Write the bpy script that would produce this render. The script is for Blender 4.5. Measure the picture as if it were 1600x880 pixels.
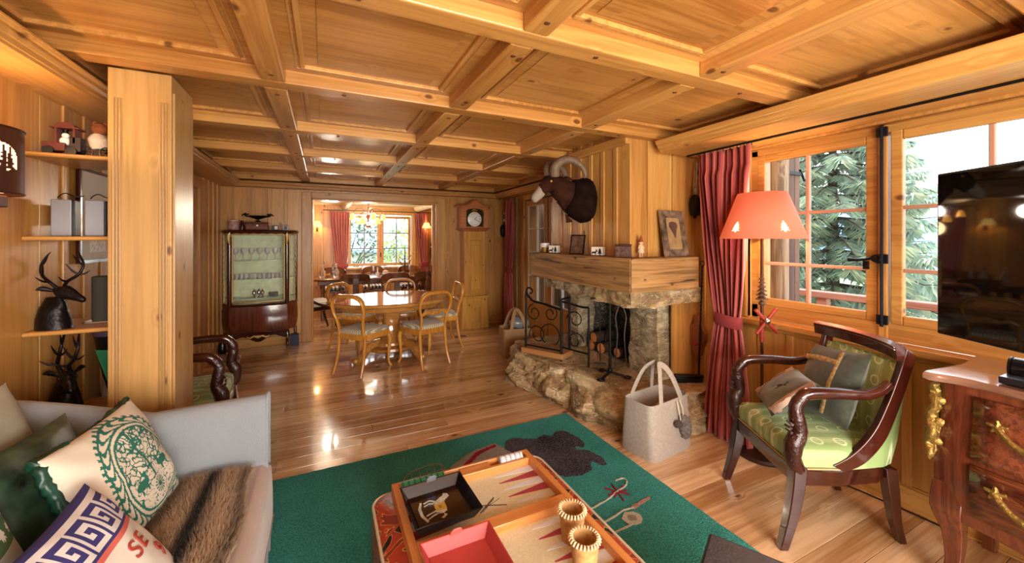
import bpy, math, random
from math import sin, cos, pi, radians, sqrt, atan2
from mathutils import Vector, Matrix, noise
random.seed(7)
S = bpy.context.scene
for o in list(bpy.data.objects): bpy.data.objects.remove(o)
COL = S.collection
# ---------------------------------------------------------------- camera
cam = bpy.data.cameras.new('camera'); cam.sensor_width = 36; cam.lens = 13.75; cam.shift_y = -67/1600
cam.clip_start = 0.02; cam.clip_end = 500
co = bpy.data.objects.new('camera', cam); COL.objects.link(co)
co.location = (0, 0, 1.5); co.rotation_euler = (pi/2, 0, -radians(25.7)); S.camera = co
S.view_settings.view_transform = 'Standard'; S.view_settings.look = 'None'; S.view_settings.gamma = 1
S.view_settings.use_curve_mapping = False
S.view_settings.exposure = 0.34
# ---------------------------------------------------------------- sky: bright thin overcast
W = bpy.data.worlds.new('sky'); S.world = W; W.use_nodes = True
wn = W.node_tree.nodes; wl = W.node_tree.links; wn.clear()
wo = wn.new('ShaderNodeOutputWorld'); wb = wn.new('ShaderNodeBackground')
wt = wn.new('ShaderNodeTexCoord'); wx = wn.new('ShaderNodeSeparateXYZ'); wr = wn.new('ShaderNodeValToRGB')
wr.color_ramp.elements[0].position = 0.0; wr.color_ramp.elements[0].color = (0.93, 0.96, 1, 1)
wr.color_ramp.elements[1].position = 0.9; wr.color_ramp.elements[1].color = (0.70, 0.84, 1, 1)
wl.new(wt.outputs['Generated'], wx.inputs[0]); wl.new(wx.outputs['Z'], wr.inputs[0])
wl.new(wr.outputs[0], wb.inputs[0]); wb.inputs[1].default_value = 4.5; wl.new(wb.outputs[0], wo.inputs[0])
# ---------------------------------------------------------------- light makers, added fills and sun
def point(name, loc, power, color=(1, .8, .55), r=.06):
    l = bpy.data.lights.new(name, 'POINT'); l.energy = power; l.color = color; l.shadow_soft_size = r
    o = bpy.data.objects.new(name, l); o.location = loc; COL.objects.link(o); return o
def area(name, loc, rot, sx, sy, power, color):
    l = bpy.data.lights.new(name, 'AREA'); l.energy = power; l.color = color; l.shape = 'RECTANGLE'; l.size = sx; l.size_y = sy
    o = bpy.data.objects.new(name, l); o.location = loc; o.rotation_euler = rot; COL.objects.link(o); return o
# added fill lights behind the camera, out of view, to brighten the room
area('room_fill', (0.9, -1.9, 1.35), (radians(84), 0, radians(-14)), 2.6, 1.2, 165, (1, .93, .84))
area('ceiling_fill', (1.0, -0.9, 0.5), (radians(158), 0, radians(-12)), 1.2, .8, 58, (1, .88, .72))
point('dining_fill', (0.80, 8.3, 1.98), 75, (1, .88, .72), .10)  # extra fill placed at the chandelier to brighten the dining room
point('dining_fill', (0.10, 7.2, 1.9), 22, (1, .88, .72), .10)  # added fill without a fitting, brightens the dining room
sun = bpy.data.lights.new('sun', 'SUN'); sun.energy = 2.2; sun.angle = radians(6); sun.color = (1, .95, .88)
so = bpy.data.objects.new('sun', sun); so.rotation_euler = (radians(48), 0, radians(-150)); COL.objects.link(so)
# ---------------------------------------------------------------- mesh builder
class B:
    def __init__(s): s.v = []; s.f = []; s.uv = []; s.c = []
    def add(s, vs, fs, uvs=None):
        n = len(s.v); s.v += [tuple(v) for v in vs]; s.f += [tuple(i+n for i in f) for f in fs]
        s.uv += list(uvs) if uvs else [(0, 0)]*len(vs)
        return s
    def box(s, c, d, rz=0, rx=0, ry=0, taper=1):
        m = Matrix.Rotation(rz, 3, 'Z') @ Matrix.Rotation(ry, 3, 'Y') @ Matrix.Rotation(rx, 3, 'X'); c = Vector(c); vs = []
        for z in (-1, 1):
            t = taper if z > 0 else 1
            for x, y in ((-1, -1), (1, -1), (1, 1), (-1, 1)):
                vs.append(c + m @ Vector((x*d[0]/2*t, y*d[1]/2*t, z*d[2]/2)))
        return s.add(vs, [(3, 2, 1, 0), (4, 5, 6, 7), (0, 1, 5, 4), (1, 2, 6, 5), (2, 3, 7, 6), (3, 0, 4, 7)])
    def bb(s, x0, y0, z0, x1, y1, z1):
        return s.box(((x0+x1)/2, (y0+y1)/2, (z0+z1)/2), (abs(x1-x0), abs(y1-y0), abs(z1-z0)))
    def tube(s, pts, r, n=8, closed=False, sx=1, up=None):
        pts = [Vector(p) for p in pts]; m = len(pts); rs = r if isinstance(r, (list, tuple)) else [r]*m
        vs = []; prev = None
        for i, p in enumerate(pts):
            if closed: t = pts[(i+1) % m]-pts[i-1]
            else: t = pts[min(i+1, m-1)]-pts[max(i-1, 0)]
            t = t.normalized() if t.length > 1e-9 else Vector((0, 0, 1))
            if prev is None:
                a = Vector(up) if up else (Vector((0, 0, 1)) if abs(t.z) < .9 else Vector((1, 0, 0)))
            else: a = prev
            u = (a - t*a.dot(t))
            if u.length < 1e-6: u = t.orthogonal()
            u.normalize(); w = t.cross(u); prev = u
            for k in range(n):
                q = 2*pi*k/n; vs.append(p + (u*cos(q) + w*sin(q)*sx)*rs[i])
        fs = []
        for i in range(m if closed else m-1):
            for k in range(n):
                a = i*n+k; b = i*n+(k+1) % n; c = ((i+1) % m)*n+(k+1) % n; d = ((i+1) % m)*n+k
                fs.append((a, b, c, d))
        if not closed: fs += [tuple(range(n-1, -1, -1)), tuple((m-1)*n+k for k in range(n))]
        return s.add(vs, fs)
    def lathe(s, prof, n=20, c=(0, 0, 0), a0=0, a1=2*pi, cap=True):
        full = abs(a1-a0-2*pi) < 1e-6; k = n if full else n+1; vs = []
        for r, z in prof:
            for i in range(k):
                q = a0+(a1-a0)*i/n; vs.append((c[0]+r*cos(q), c[1]+r*sin(q), c[2]+z))
        fs = []
        for j in range(len(prof)-1):
            for i in range(n):
                i2 = (i+1) % k
                fs.append((j*k+i, j*k+i2, (j+1)*k+i2, (j+1)*k+i))
        if cap and full:
            if prof[0][0] > 1e-4: fs.append(tuple(range(k-1, -1, -1)))
            if prof[-1][0] > 1e-4: fs.append(tuple((len(prof)-1)*k+i for i in range(k)))
        return s.add(vs, fs)
    def loft(s, rings, cap=True, closed=True):
        n = len(rings[0]); vs = [p for r in rings for p in r]; fs = []
        for j in range(len(rings)-1):
            for i in range(n if closed else n-1):
                i2 = (i+1) % n; fs.append((j*n+i, j*n+i2, (j+1)*n+i2, (j+1)*n+i))
        if cap and closed: fs += [tuple(range(n-1, -1, -1)), tuple((len(rings)-1)*n+i for i in range(n))]
        return s.add(vs, fs)
    def prism(s, poly, h, axis='Z', o=(0, 0, 0)):
        # poly: 2D outline; extruded by h along axis
        def m(p, t):
            if axis == 'Z': return (o[0]+p[0], o[1]+p[1], o[2]+t)
            if axis == 'Y': return (o[0]+p[0], o[1]+t, o[2]+p[1])
            return (o[0]+t, o[1]+p[0], o[2]+p[1])
        n = len(poly); vs = [m(p, 0) for p in poly]+[m(p, h) for p in poly]
        fs = [tuple(range(n-1, -1, -1)), tuple(range(n, 2*n))]+[(i, (i+1) % n, n+(i+1) % n, n+i) for i in range(n)]
        return s.add(vs, fs)
    def grid(s, fn, nu, nv, cu=False):
        vs = []; uv = []
        for j in range(nv+1):
            for i in range(nu+1):
                u = i/nu; v = j/nv; vs.append(fn(u, v)); uv.append((u, v))
        fs = [(j*(nu+1)+i, j*(nu+1)+i+1, (j+1)*(nu+1)+i+1, (j+1)*(nu+1)+i) for j in range(nv) for i in range(nu)]
        return s.add(vs, fs, uv)
    def sphere(s, c, r, n=12, m=8, sc=(1, 1, 1)):
        prof = [(max(r*sin(pi*j/m), 1e-4), -r*cos(pi*j/m)) for j in range(m+1)]
        k = len(s.v); s.lathe(prof, n, (0, 0, 0), cap=False)
        for i in range(k, len(s.v)):
            v = s.v[i]; s.v[i] = (c[0]+v[0]*sc[0], c[1]+v[1]*sc[1], c[2]+v[2]*sc[2])
        return s
    def xf(s, m, k=0):
        for i in range(k, len(s.v)): s.v[i] = tuple(m @ Vector(s.v[i]))
        return s
    def noise(s, amp, sc=1.0, k=0, seed=0):
        for i in range(k, len(s.v)):
            p = Vector(s.v[i]); q = noise.noise_vector(p*sc+Vector((seed, seed*.7, 0)))
            s.v[i] = tuple(p+q*amp)
        return s
    def mesh(s, name, mat, smooth=None, paint=None):
        me = bpy.data.meshes.new(name); me.from_pydata(s.v, [], s.f); me.validate(clean_customdata=False)
        if mat: me.materials.append(mat)
        if any(u != (0, 0) for u in s.uv[:50000]) and len(me.vertices) == len(s.uv):
            l = me.uv_layers.new(name='uv')
            for lp in me.loops: l.data[lp.index].uv = s.uv[lp.vertex_index]
            if paint:
                ca = me.color_attributes.new('Col', 'FLOAT_COLOR', 'CORNER')
                for p in me.polygons:
                    us = [s.uv[i] for i in p.vertices]; u = sum(a for a, b in us)/len(us); v = sum(b for a, b in us)/len(us)
                    c = paint(u, v)
                    for li in p.loop_indices: ca.data[li].color = (c[0], c[1], c[2], 1)
        if smooth is not None:
            me.polygons.foreach_set('use_smooth', [True]*len(me.polygons))
            if smooth < 179: me.set_sharp_from_angle(angle=radians(smooth))
        me.update(); return me
def obj(name, b, mat, parent=None, loc=(0, 0, 0), rz=0, smooth=None, bev=0, kind=None, paint=None, fixn=False):
    me = b.mesh(name, mat, smooth, paint) if isinstance(b, B) else b
    if fixn:
        import bmesh
        q = bmesh.new(); q.from_mesh(me); bmesh.ops.recalc_face_normals(q, faces=q.faces); q.to_mesh(me); q.free()
    o = bpy.data.objects.new(name, me); COL.objects.link(o); o.location = loc
    if rz: o.rotation_euler = (0, 0, rz)
    if parent: o.parent = parent
    if kind: o['kind'] = kind
    if bev:
        m = o.modifiers.new('bevel', 'BEVEL'); m.width = bev; m.segments = 2; m.limit_method = 'ANGLE'; m.angle_limit = radians(40)
    return o
def tag(o, label, cat, group=None):
    o['label'] = label; o['category'] = cat
    if group: o['group'] = group
    return o
def thing(name, label, cat, loc=(0, 0, 0), rz=0, group=None):
    o = bpy.data.objects.new(name, None); COL.objects.link(o); o.location = loc; o.rotation_euler = (0, 0, rz); o.empty_display_size = .05
    return tag(o, label, cat, group)
def copy_tree(o, parent=None):
    c = o.copy(); COL.objects.link(c); c.parent = parent
    for ch in list(o.children): copy_tree(ch, c)
    return c
def place(o, loc, rz, label=None, group=None):
    c = copy_tree(o); c.location = loc; c.rotation_euler = (0, 0, rz)
    if label: c['label'] = label
    if group: c['group'] = group
    return c
# ---------------------------------------------------------------- materials
def srgb(h):
    h = h.lstrip('#'); v = [int(h[i:i+2], 16)/255 for i in (0, 2, 4)]
    return tuple(x/12.92 if x <= .04045 else ((x+.055)/1.055)**2.4 for x in v)+(1,)
def newmat(name):
    m = bpy.data.materials.new(name); m.use_nodes = True; nt = m.node_tree; b = nt.nodes['Principled BSDF']; return m, nt, b
def plain(name, col, rough=.5, metal=0, spec=.5, emit=None, es=0, trans=0, ior=1.45, coat=0, var=0, vs=20, bump=0, bs=60, sheen=0, alpha=1):
    m, nt, b = newmat(name); c = srgb(col) if isinstance(col, str) else col
    b.inputs['Base Color'].default_value = c; b.inputs['Roughness'].default_value = rough; b.inputs['Metallic'].default_value = metal
    b.inputs['Specular IOR Level'].default_value = spec; b.inputs['Transmission Weight'].default_value = trans; b.inputs['IOR'].default_value = ior
    b.inputs['Coat Weight'].default_value = coat; b.inputs['Coat Roughness'].default_value = .1; b.inputs['Sheen Weight'].default_value = sheen
    if alpha < 1: b.inputs['Alpha'].default_value = alpha
    if emit: b.inputs['Emission Color'].default_value = srgb(emit); b.inputs['Emission Strength'].default_value = es
    tc = nt.nodes.new('ShaderNodeTexCoord')
    if var:
        n = nt.nodes.new('ShaderNodeTexNoise'); n.inputs['Scale'].default_value = vs; n.inputs['Detail'].default_value = 5
        nt.links.new(tc.outputs['Object'], n.inputs['Vector'])
        r = nt.nodes.new('ShaderNodeValToRGB'); r.color_ramp.elements[0].position = .3; r.color_ramp.elements[1].position = .7
        r.color_ramp.elements[0].color = tuple(x*(1-var) for x in c[:3])+(1,); r.color_ramp.elements[1].color = tuple(min(1, x*(1+var)) for x in c[:3])+(1,)
        nt.links.new(n.outputs['Fac'], r.inputs[0]); nt.links.new(r.outputs[0], b.inputs['Base Color'])
    if bump:
        n = nt.nodes.new('ShaderNodeTexNoise'); n.inputs['Scale'].default_value = bs; n.inputs['Detail'].default_value = 4
        nt.links.new(tc.outputs['Object'], n.inputs['Vector'])
        p = nt.nodes.new('ShaderNodeBump'); p.inputs['Strength'].default_value = bump; p.inputs['Distance'].default_value = .01
        nt.links.new(n.outputs['Fac'], p.inputs['Height']); nt.links.new(p.outputs[0], b.inputs['Normal'])
    return m
def wood(name, dark, light, axis='Z', rough=.35, knots=1.0, kscale=5.2, knotcol='#5a2c12', gscale=1.0, coat=0, vary=.16, bump=.15, contrast=1.0, halo_k=.38, cracks=0):
    m, nt, b = newmat(name); N = nt.nodes; L = nt.links
    tc = N.new('ShaderNodeTexCoord'); oi = N.new('ShaderNodeObjectInfo')
    mul = N.new('ShaderNodeVectorMath'); mul.operation = 'SCALE'; mul.inputs[0].default_value = (7.3, 11.7, 5.1); L.new(oi.outputs['Random'], mul.inputs['Scale'])
    add = N.new('ShaderNodeVectorMath'); add.operation = 'ADD'; L.new(tc.outputs['Object'], add.inputs[0]); L.new(mul.outputs[0], add.inputs[1])
    def mp(sa, sc):
        q = N.new('ShaderNodeMapping'); v = [sc, sc, sc]; v['XYZ'.index(axis)] = sa; q.inputs['Scale'].default_value = v; L.new(add.outputs[0], q.inputs['Vector']); return q
    # knots: cells stretched a little along the grain
    kv = N.new('ShaderNodeTexVoronoi'); kv.inputs['Scale'].default_value = kscale; kv.inputs['Randomness'].default_value = .9
    L.new(mp(.62, 1.0).outputs[0], kv.inputs['Vector'])
    kr = N.new('ShaderNodeValToRGB'); kr.color_ramp.elements[0].position = .065; kr.color_ramp.elements[0].color = (1, 1, 1, 1)
    kr.color_ramp.elements[1].position = .115; kr.color_ramp.elements[1].color = (0, 0, 0, 1); L.new(kv.outputs['Distance'], kr.inputs[0])
    # grain bends round the knots
    kd = N.new('ShaderNodeMath'); kd.operation = 'POWER'; kd.inputs[1].default_value = 1.0
    halo = N.new('ShaderNodeMapRange'); halo.inputs['From Min'].default_value = 0; halo.inputs['From Max'].default_value = .24; halo.inputs['To Min'].default_value = halo_k; halo.inputs['To Max'].default_value = 0
    L.new(kv.outputs['Distance'], halo.inputs[0])
    g1 = N.new('ShaderNodeTexNoise'); g1.inputs['Scale'].default_value = 1; g1.inputs['Detail'].default_value = 4; L.new(mp(.7*gscale, 16*gscale).outputs[0], g1.inputs['Vector'])
    sm = N.new('ShaderNodeMath'); sm.operation = 'ADD'; L.new(g1.outputs['Fac'], sm.inputs[0]); L.new(halo.outputs[0], sm.inputs[1])
    wv = N.new('ShaderNodeMath'); wv.operation = 'MULTIPLY'; L.new(sm.outputs[0], wv.inputs[0]); wv.inputs[1].default_value = 26
    sn = N.new('ShaderNodeMath'); sn.operation = 'SINE'; L.new(wv.outputs[0], sn.inputs[0])
    g2 = N.new('ShaderNodeTexNoise'); g2.inputs['Scale'].default_value = 1; g2.inputs['Detail'].default_value = 6; g2.inputs['Roughness'].default_value = .65; L.new(mp(3*gscale, 110*gscale).outputs[0], g2.inputs['Vector'])
    g3 = N.new('ShaderNodeTexNoise'); g3.inputs['Scale'].default_value = 1; g3.inputs['Detail'].default_value = 2; L.new(mp(.5, 3.5).outputs[0], g3.inputs['Vector'])
    def ma(op, a, bb_):
        q = N.new('ShaderNodeMath'); q.operation = op
        for i, x in enumerate((a, bb_)):
            if isinstance(x, (int, float)): q.inputs[i].default_value = x
            else: L.new(x, q.inputs[i])
        return q.outputs[0]
    f = ma('ADD', ma('MULTIPLY', sn.outputs[0], .11*contrast), ma('MULTIPLY', g2.outputs['Fac'], .55*contrast))
    f = ma('ADD', f, ma('MULTIPLY', g3.outputs['Fac'], .75)); f = ma('ADD', f, ma('MULTIPLY', ma('SUBTRACT', oi.outputs['Random'], .5), vary*2)); f = ma('SUBTRACT', f, .15+.275*(contrast-1))
    rp = N.new('ShaderNodeValToRGB'); rp.color_ramp.elements[0].position = .12; rp.color_ramp.elements[0].color = srgb(dark)
    rp.color_ramp.elements[1].position = .88; rp.color_ramp.elements[1].color = srgb(light); L.new(f, rp.inputs[0])
    mx = N.new('ShaderNodeMix'); mx.data_type = 'RGBA'; L.new(ma('MULTIPLY', kr.outputs[0], .85*knots), mx.inputs['Factor']); L.new(rp.outputs[0], mx.inputs['A']); mx.inputs['B'].default_value = srgb(knotcol)
    outc = mx.outputs['Result']
    if cracks:
        cn = N.new('ShaderNodeTexNoise'); cn.inputs['Scale'].default_value = 1; cn.inputs['Detail'].default_value = 5; cn.inputs['Distortion'].default_value = .3; L.new(mp(1.6, 34).outputs[0], cn.inputs['Vector'])
        cr = N.new('ShaderNodeValToRGB'); cr.color_ramp.elements[0].position = .60; cr.color_ramp.elements[0].color = (0, 0, 0, 1); cr.color_ramp.elements[1].position = .66; cr.color_ramp.elements[1].color = (cracks, cracks, cracks, 1); L.new(cn.outputs['Fac'], cr.inputs[0])
        m2 = N.new('ShaderNodeMix'); m2.data_type = 'RGBA'; L.new(cr.outputs[0], m2.inputs['Factor']); L.new(outc, m2.inputs['A']); m2.inputs['B'].default_value = srgb('#2a160a'); outc = m2.outputs['Result']
    L.new(outc, b.inputs['Base Color'])
    b.inputs['Roughness'].default_value = rough; b.inputs['Coat Weight'].default_value = coat; b.inputs['Coat Roughness'].default_value = .06
    bp = N.new('ShaderNodeBump'); bp.inputs['Strength'].default_value = bump; bp.inputs['Distance'].default_value = .004; L.new(f, bp.inputs['Height']); L.new(bp.outputs[0], b.inputs['Normal'])
    return m
PW = ('#9a642c', '#d39e56')
PZ = wood('pine_upright', *PW, axis='Z'); PY_ = wood('pine_along_y', *PW, axis='Y'); PX_ = wood('pine_along_x', *PW, axis='X')
CX_ = wood('ceiling_pine_x', '#9a622a', '#d69e58', axis='X', kscale=5.5, rough=.3); CY_ = wood('ceiling_pine_y', '#9a622a', '#d69e58', axis='Y', kscale=5.5, rough=.3)
COLP = wood('column_pine', '#97703a', '#c4985c', axis='Z', kscale=6, knots=1, rough=.35)
FL = wood('larch_floor', '#a97a4c', '#eac296', axis='X', rough=.2, kscale=5.0, coat=.9, vary=.25, contrast=1.3, gscale=.8, bump=.08)
OLD = wood('old_timber', '#6a4a26', '#be9258', axis='Y', rough=.65, kscale=8, knots=.9, knotcol='#2c1608', contrast=1.6, bump=.8, vary=.05, halo_k=.1, cracks=.85)
OLDX = wood('old_timber_x', '#6a4a26', '#be9258', axis='X', rough=.65, kscale=8, knots=.9, knotcol='#2c1608', contrast=1.6, bump=.8, vary=.05, halo_k=.1, cracks=.85)
MAH = wood('mahogany', '#1e0a06', '#471a10', axis='Z', rough=.18, knots=0, coat=.6, bump=.05)
HON = wood('honey_wood', '#a86820', '#e0a145', axis='Z', rough=.22, knots=0, coat=.4, gscale=2, bump=.05)
ROSE = wood('rosewood', '#3a1810', '#85452a', axis='X', rough=.18, knots=.3, coat=.5, gscale=1.5, bump=.03, contrast=1.4)
ROSEZ = wood('rosewood_upright', '#3a1810', '#7e4028', axis='Z', rough=.18, knots=0, coat=.5, gscale=1.5, bump=.03)
TBLW = wood('table_top_wood', '#94591f', '#d19a52', axis='X', rough=.1, knots=.3, coat=.8, gscale=1.5, bump=.02)
WAL = wood('walnut', '#3e2212', '#7a4a2a', axis='X', rough=.2, knots=0, coat=.5, bump=.03)
IRON = plain('wrought_iron', '#1d1a1a', .45, .6, bump=.3); BLK = plain('black_plastic', '#0c0c0e', .25)
GOLD = plain('gilt_bronze', '#96783e', .42, .75, bump=.5, bs=90); BRZ = plain('dark_bronze', '#1a1315', .35, .5, bump=.4, bs=50)
GLS = plain('window_glass', '#ffffff', 0.0, trans=1, ior=1.02, spec=.3)
CRY = plain('crystal', '#ffffff', .06, trans=.45, ior=1.4)
GILT = plain('bright_gilt', '#cfb070', .4, .45, bump=.5, bs=90)
COPP = plain('dark_copper', '#4a2518', .4, .5, var=.2, vs=8)
WHT = plain('white_plastic', '#e8e2d6', .4)
# ================================================================ THE SETTING
XL, XR, YB, YF, DY = -1.27, 2.95, 6.45, -2.2, 9.6
ZB, ZC = 2.30, 2.37   # undersides of beams, of ceiling frames
BOARDS = {}
def slab(name, parent, mat, c, d, bev=.002):
    """a box piece placed by its centre; equal sizes share a mesh"""
    key = (name, mat.name, tuple(round(x, 4) for x in d), bev)
    if key not in BOARDS:
        b = B(); b.box((0, 0, 0), d); BOARDS[key] = b.mesh(name, mat)
    return obj(name, BOARDS[key], None, parent, c, bev=bev)
def cladding(parent, axis, plane, a0, a1, z0, z1, face, mat=None, bw=.2, tw=.045):
    """upright boards with narrow reeded battens over the joints; axis = direction the wall runs, face = side it looks to"""
    mat = mat or PZ; n = max(1, round((a1-a0)/(bw+.0))); w = (a1-a0)/n; zc = (z0+z1)/2; h = z1-z0
    for i in range(n):
        a = a0+w*(i+.5); t = .02
        if axis == 'Y':
            slab('board', parent, mat, (plane+face*t/2, a, zc), (t, w-.004, h))
            if i and tw: slab('batten', parent, mat, (plane+face*(t+.005), a0+w*i, zc), (.012, tw, h), bev=.004)
        else:
            slab('board', parent, mat, (a, plane+face*t/2, zc), (w-.004, t, h))
            if i and tw: slab('batten', parent, mat, (a0+w*i, plane+face*(t+.005), zc), (tw, .012, h), bev=.004)
# floor ---------------------------------------------------------
b = B(); b.bb(XL-.3, YF-.2, -.06, XR+.3, DY+.3, -.022); floor = obj('floor', b, PX_, kind='structure')
rowh = .142; y = YF
widths = {}
r = 0
while y < DY:
    xs = [XL]; x = XL + random.uniform(.8, 3.2)
    while x < XR-.6: xs.append(x); x += random.choice((2.2, 2.9, 3.4))
    xs.append(XR)
    if y > 4.2 : xs = [XL, XR]
    for k in range(len(xs)-1):
        slab('plank', floor, FL, ((xs[k]+xs[k+1])/2, y+rowh/2, -.011), (xs[k+1]-xs[k]-.002, rowh-.0025, .022), bev=.0012)
    y += rowh; r += 1
# ceiling -------------------------------------------------------
b = B(); b.bb(XL-.3, YF-.2, ZC+.035, XR+.3, YB+.2, ZC+.12); ceiling = obj('ceiling', b, CX_, kind='structure')
CYS = [-1.60, -.62, .36, 1.34, 2.32, 3.295, 4.27, 5.25]
DXS = [-1.27, -.287, .692, 1.672, 2.652]
bw = .11
def beam(name, x0, y0, x1, y1, mat):
    return slab(name, ceiling, mat, ((x0+x1)/2, (y0+y1)/2, (ZB+ZC+.03)/2), (x1-x0, y1-y0, ZC+.03-ZB), bev=.007)
for yy in CYS: beam('cross_beam', XL, yy, XR, yy+bw, CX_)
beam('cross_beam', XL, 6.23, XR, 6.45, CX_)
rows = [(CYS[i]+bw, CYS[i+1]) for i in range(7)]+[(5.36, 6.23)]
cells = []
for (ya, yb_) in rows:
    for i, xx in enumerate(DXS):
        beam('lengthwise_beam', xx, ya, (xx+bw) if i < 4 else XR, yb_, CY_)
    for i in range(4): cells.append((DXS[i]+bw, DXS[i+1], ya, yb_))
CM = {}
for (x0, x1, y0, y1) in cells:
    w, h = x1-x0, y1-y0; key = (round(w, 3), round(h, 3))
    if key not in CM:
        def ring(b, iw, z0, z1, ww, hh):
            b.bb(-ww/2, -hh/2, z0, ww/2, -hh/2+iw, z1).bb(-ww/2, hh/2-iw, z0, ww/2, hh/2, z1)
            b.bb(-ww/2, -hh/2+iw, z0, -ww/2+iw, hh/2-iw, z1).bb(ww/2-iw, -hh/2+iw, z0, ww/2, hh/2-iw, z1)
        f = B(); ring(f, .085, ZC, ZC+.02, w, h)
        m1 = B(); ring(m1, .022, ZC-.012, ZC+.012, w-.14, h-.14); ring(m1, .010, ZC-.004, ZC+.012, w-.096, h-.096)
        gr = B(); gr.bb(-w/2+.08, -h/2+.08, ZC+.006, w/2-.08, h/2-.08, ZC+.02)
        pn = B(); pn.bb(-w/2+.15, -h/2+.12, ZC+.001, w/2-.15, h/2-.12, ZC+.0059)
        CM[key] = (f.mesh('coffer_frame', CX_), m1.mesh('moulding', CY_), gr.mesh('coffer_panel', CX_), pn.mesh('raised_field', CX_))
    c = ((x0+x1)/2, (y0+y1)/2, 0); M = CM[key]
    obj('coffer_frame', M[0], None, ceiling, c); pp = obj('coffer_panel', M[2], None, ceiling, c)
    obj('moulding', M[1], None, pp, bev=.004); obj('raised_field', M[3], None, pp, bev=.003)
PEG = B().lathe([(.013, 0), (.011, .004), (.0, .006)], 10).xf(Matrix.Rotation(pi, 4, 'X')).mesh('peg', plain('peg_wood', '#5a3416', .5))
for yy in CYS[1:]:
    for xx in DXS[1:4]:
        for dx, dy in ((bw/2, -.09), (bw/2, bw+.09), (bw+.28, bw/2)):
            obj('peg', PEG, None, ceiling, (xx+dx, yy+dy, ZB+.001))
# right wall ----------------------------------------------------
WY0, WY1, WZ0, WZ1 = .28, 1.93, .90, 2.17       # window opening
DY0, DY1, DZ1 = 4.20, 5.62, 2.12                # glazed door opening
T = .28
b = B()
b.bb(XR, YF, -.05, XR+T, WY0, 2.45).bb(XR, WY0, -.05, XR+T, WY1, WZ0-.02).bb(XR, WY0, WZ1, XR+T, WY1, 2.45)
b.bb(XR, WY1, -.05, XR+T, DY0, 2.45).bb(XR, DY0, DZ1, XR+T, DY1, 2.45).bb(XR, DY1, -.05, XR+T, YB+.2, 2.45).bb(XR, DY0, -.05, XR+T, DY1, .02)
wr_ = obj('wall_right', b, PZ, kind='structure')
cladding(wr_, 'Y', XR, YF, WY0-.08, .13, 2.3, -1); cladding(wr_, 'Y', XR, WY0-.08, WY1+.09, .13, WZ0-.05, -1)
cladding(wr_, 'Y', XR, WY1+.09, 2.45, .0, 2.3, -1, bw=.15); cladding(wr_, 'Y', XR, 3.60, DY0-.1, .0, 2.3, -1, bw=.17); cladding(wr_, 'Y', XR, DY1+.1, YB, .13, 2.3, -1)
# left wall
b = B(); b.bb(XL-T, YF, -.05, XL, YB+.2, 2.45); wl_ = obj('wall_left', b, PZ, kind='structure')
cladding(wl_, 'Y', XL, YF, 2.72, .12, 2.3, 1, bw=.32, tw=.07); cladding(wl_, 'Y', XL, 2.72, 4.5, .12, 2.3, 1, bw=.2, tw=.05)
cladding(wl_, 'Y', XL, 5.62, YB, .12, 2.3, 1, bw=.2)
# a panelled door in the left wall, by the vitrine
b = B(); b.bb(XL, 4.52, 0, XL+.022, 5.36, 2.05); b.bb(XL+.02, 4.62, .15, XL+.034, 5.26, .9); b.bb(XL+.02, 4.62, 1.02, XL+.034, 5.26, 1.95)
d1 = obj('door_1', b, PZ, bev=.004, kind='structure')
b = B(); b.bb(XL, 5.36, 0, XL+.045, 5.48, 2.17).bb(XL, 4.40, 0, XL+.045, 4.52, 2.17).bb(XL, 4.52, 2.05, XL+.045, 5.36, 2.17); obj('door_casing', b, PZ, d1, bev=.006)
b = B(); b.bb(XL, 5.48, 0, XL+.03, 5.62, 2.17); obj('casing_board', b, PZ, d1, bev=.01)
obj('door_handle', B().tube([(XL+.03, 4.62, 1.0), (XL+.07, 4.62, 1.0), (XL+.07, 4.73, 1.0)], .008), IRON, d1, smooth=40)
# back wall with the opening into the dining room
OX0, OX1, OZ = -.16, 1.71, 2.09
b = B(); b.bb(XL-T, YB, -.05, OX0, YB+.25, 2.45).bb(OX1, YB, -.05, XR+T, YB+.25, 2.45).bb(OX0, YB, OZ, OX1, YB+.25, 2.45)
wb_ = obj('wall_back', b, PZ, kind='structure')
cladding(wb_, 'X', YB, XL, OX0-.13, .13, 2.2, -1); cladding(wb_, 'X', YB, OX1+.36, XR, .13, 2.3, -1, bw=.22)
for n_, x0, x1, z0, z1 in (('opening_casing', OX0-.13, OX0, 0, OZ+.09), ('opening_casing', OX1, OX1+.13, 0, OZ+.09), ('opening_casing', OX0, OX1, OZ, OZ+.09)):
    b = B(); b.bb(x0, YB-.035, z0, x1, YB, z1); obj(n_, b, PZ if z0 == 0 else PX_, wb_, bev=.006)
for x0 in (OX0, OX1-.02):
    b = B(); b.bb(x0, YB-.02, 0, x0+.02, YB+.27, OZ); obj('jamb_lining', b, PZ, wb_, bev=.003)
b = B(); b.bb(OX0, YB-.02, OZ-.02, OX1, YB+.27, OZ); obj('head_lining', b, PX_, wb_, bev=.003)
b = B(); b.bb(OX1+.13, YB-.03, 0, OX1+.36, YB, 2.18); sd = obj('sliding_door_edge', b, PZ, wb_, bev=.005)
b = B(); b.bb(OX1-.06, YB+.09, 0, OX1-.02, YB+.14, OZ-.02); sd = obj('sliding_door_edge', b, PZ, wb_, bev=.003)
obj('recessed_pull', B().box((OX1-.065, YB+.115, .98), (.012, .02, .14)), IRON, sd)
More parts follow.
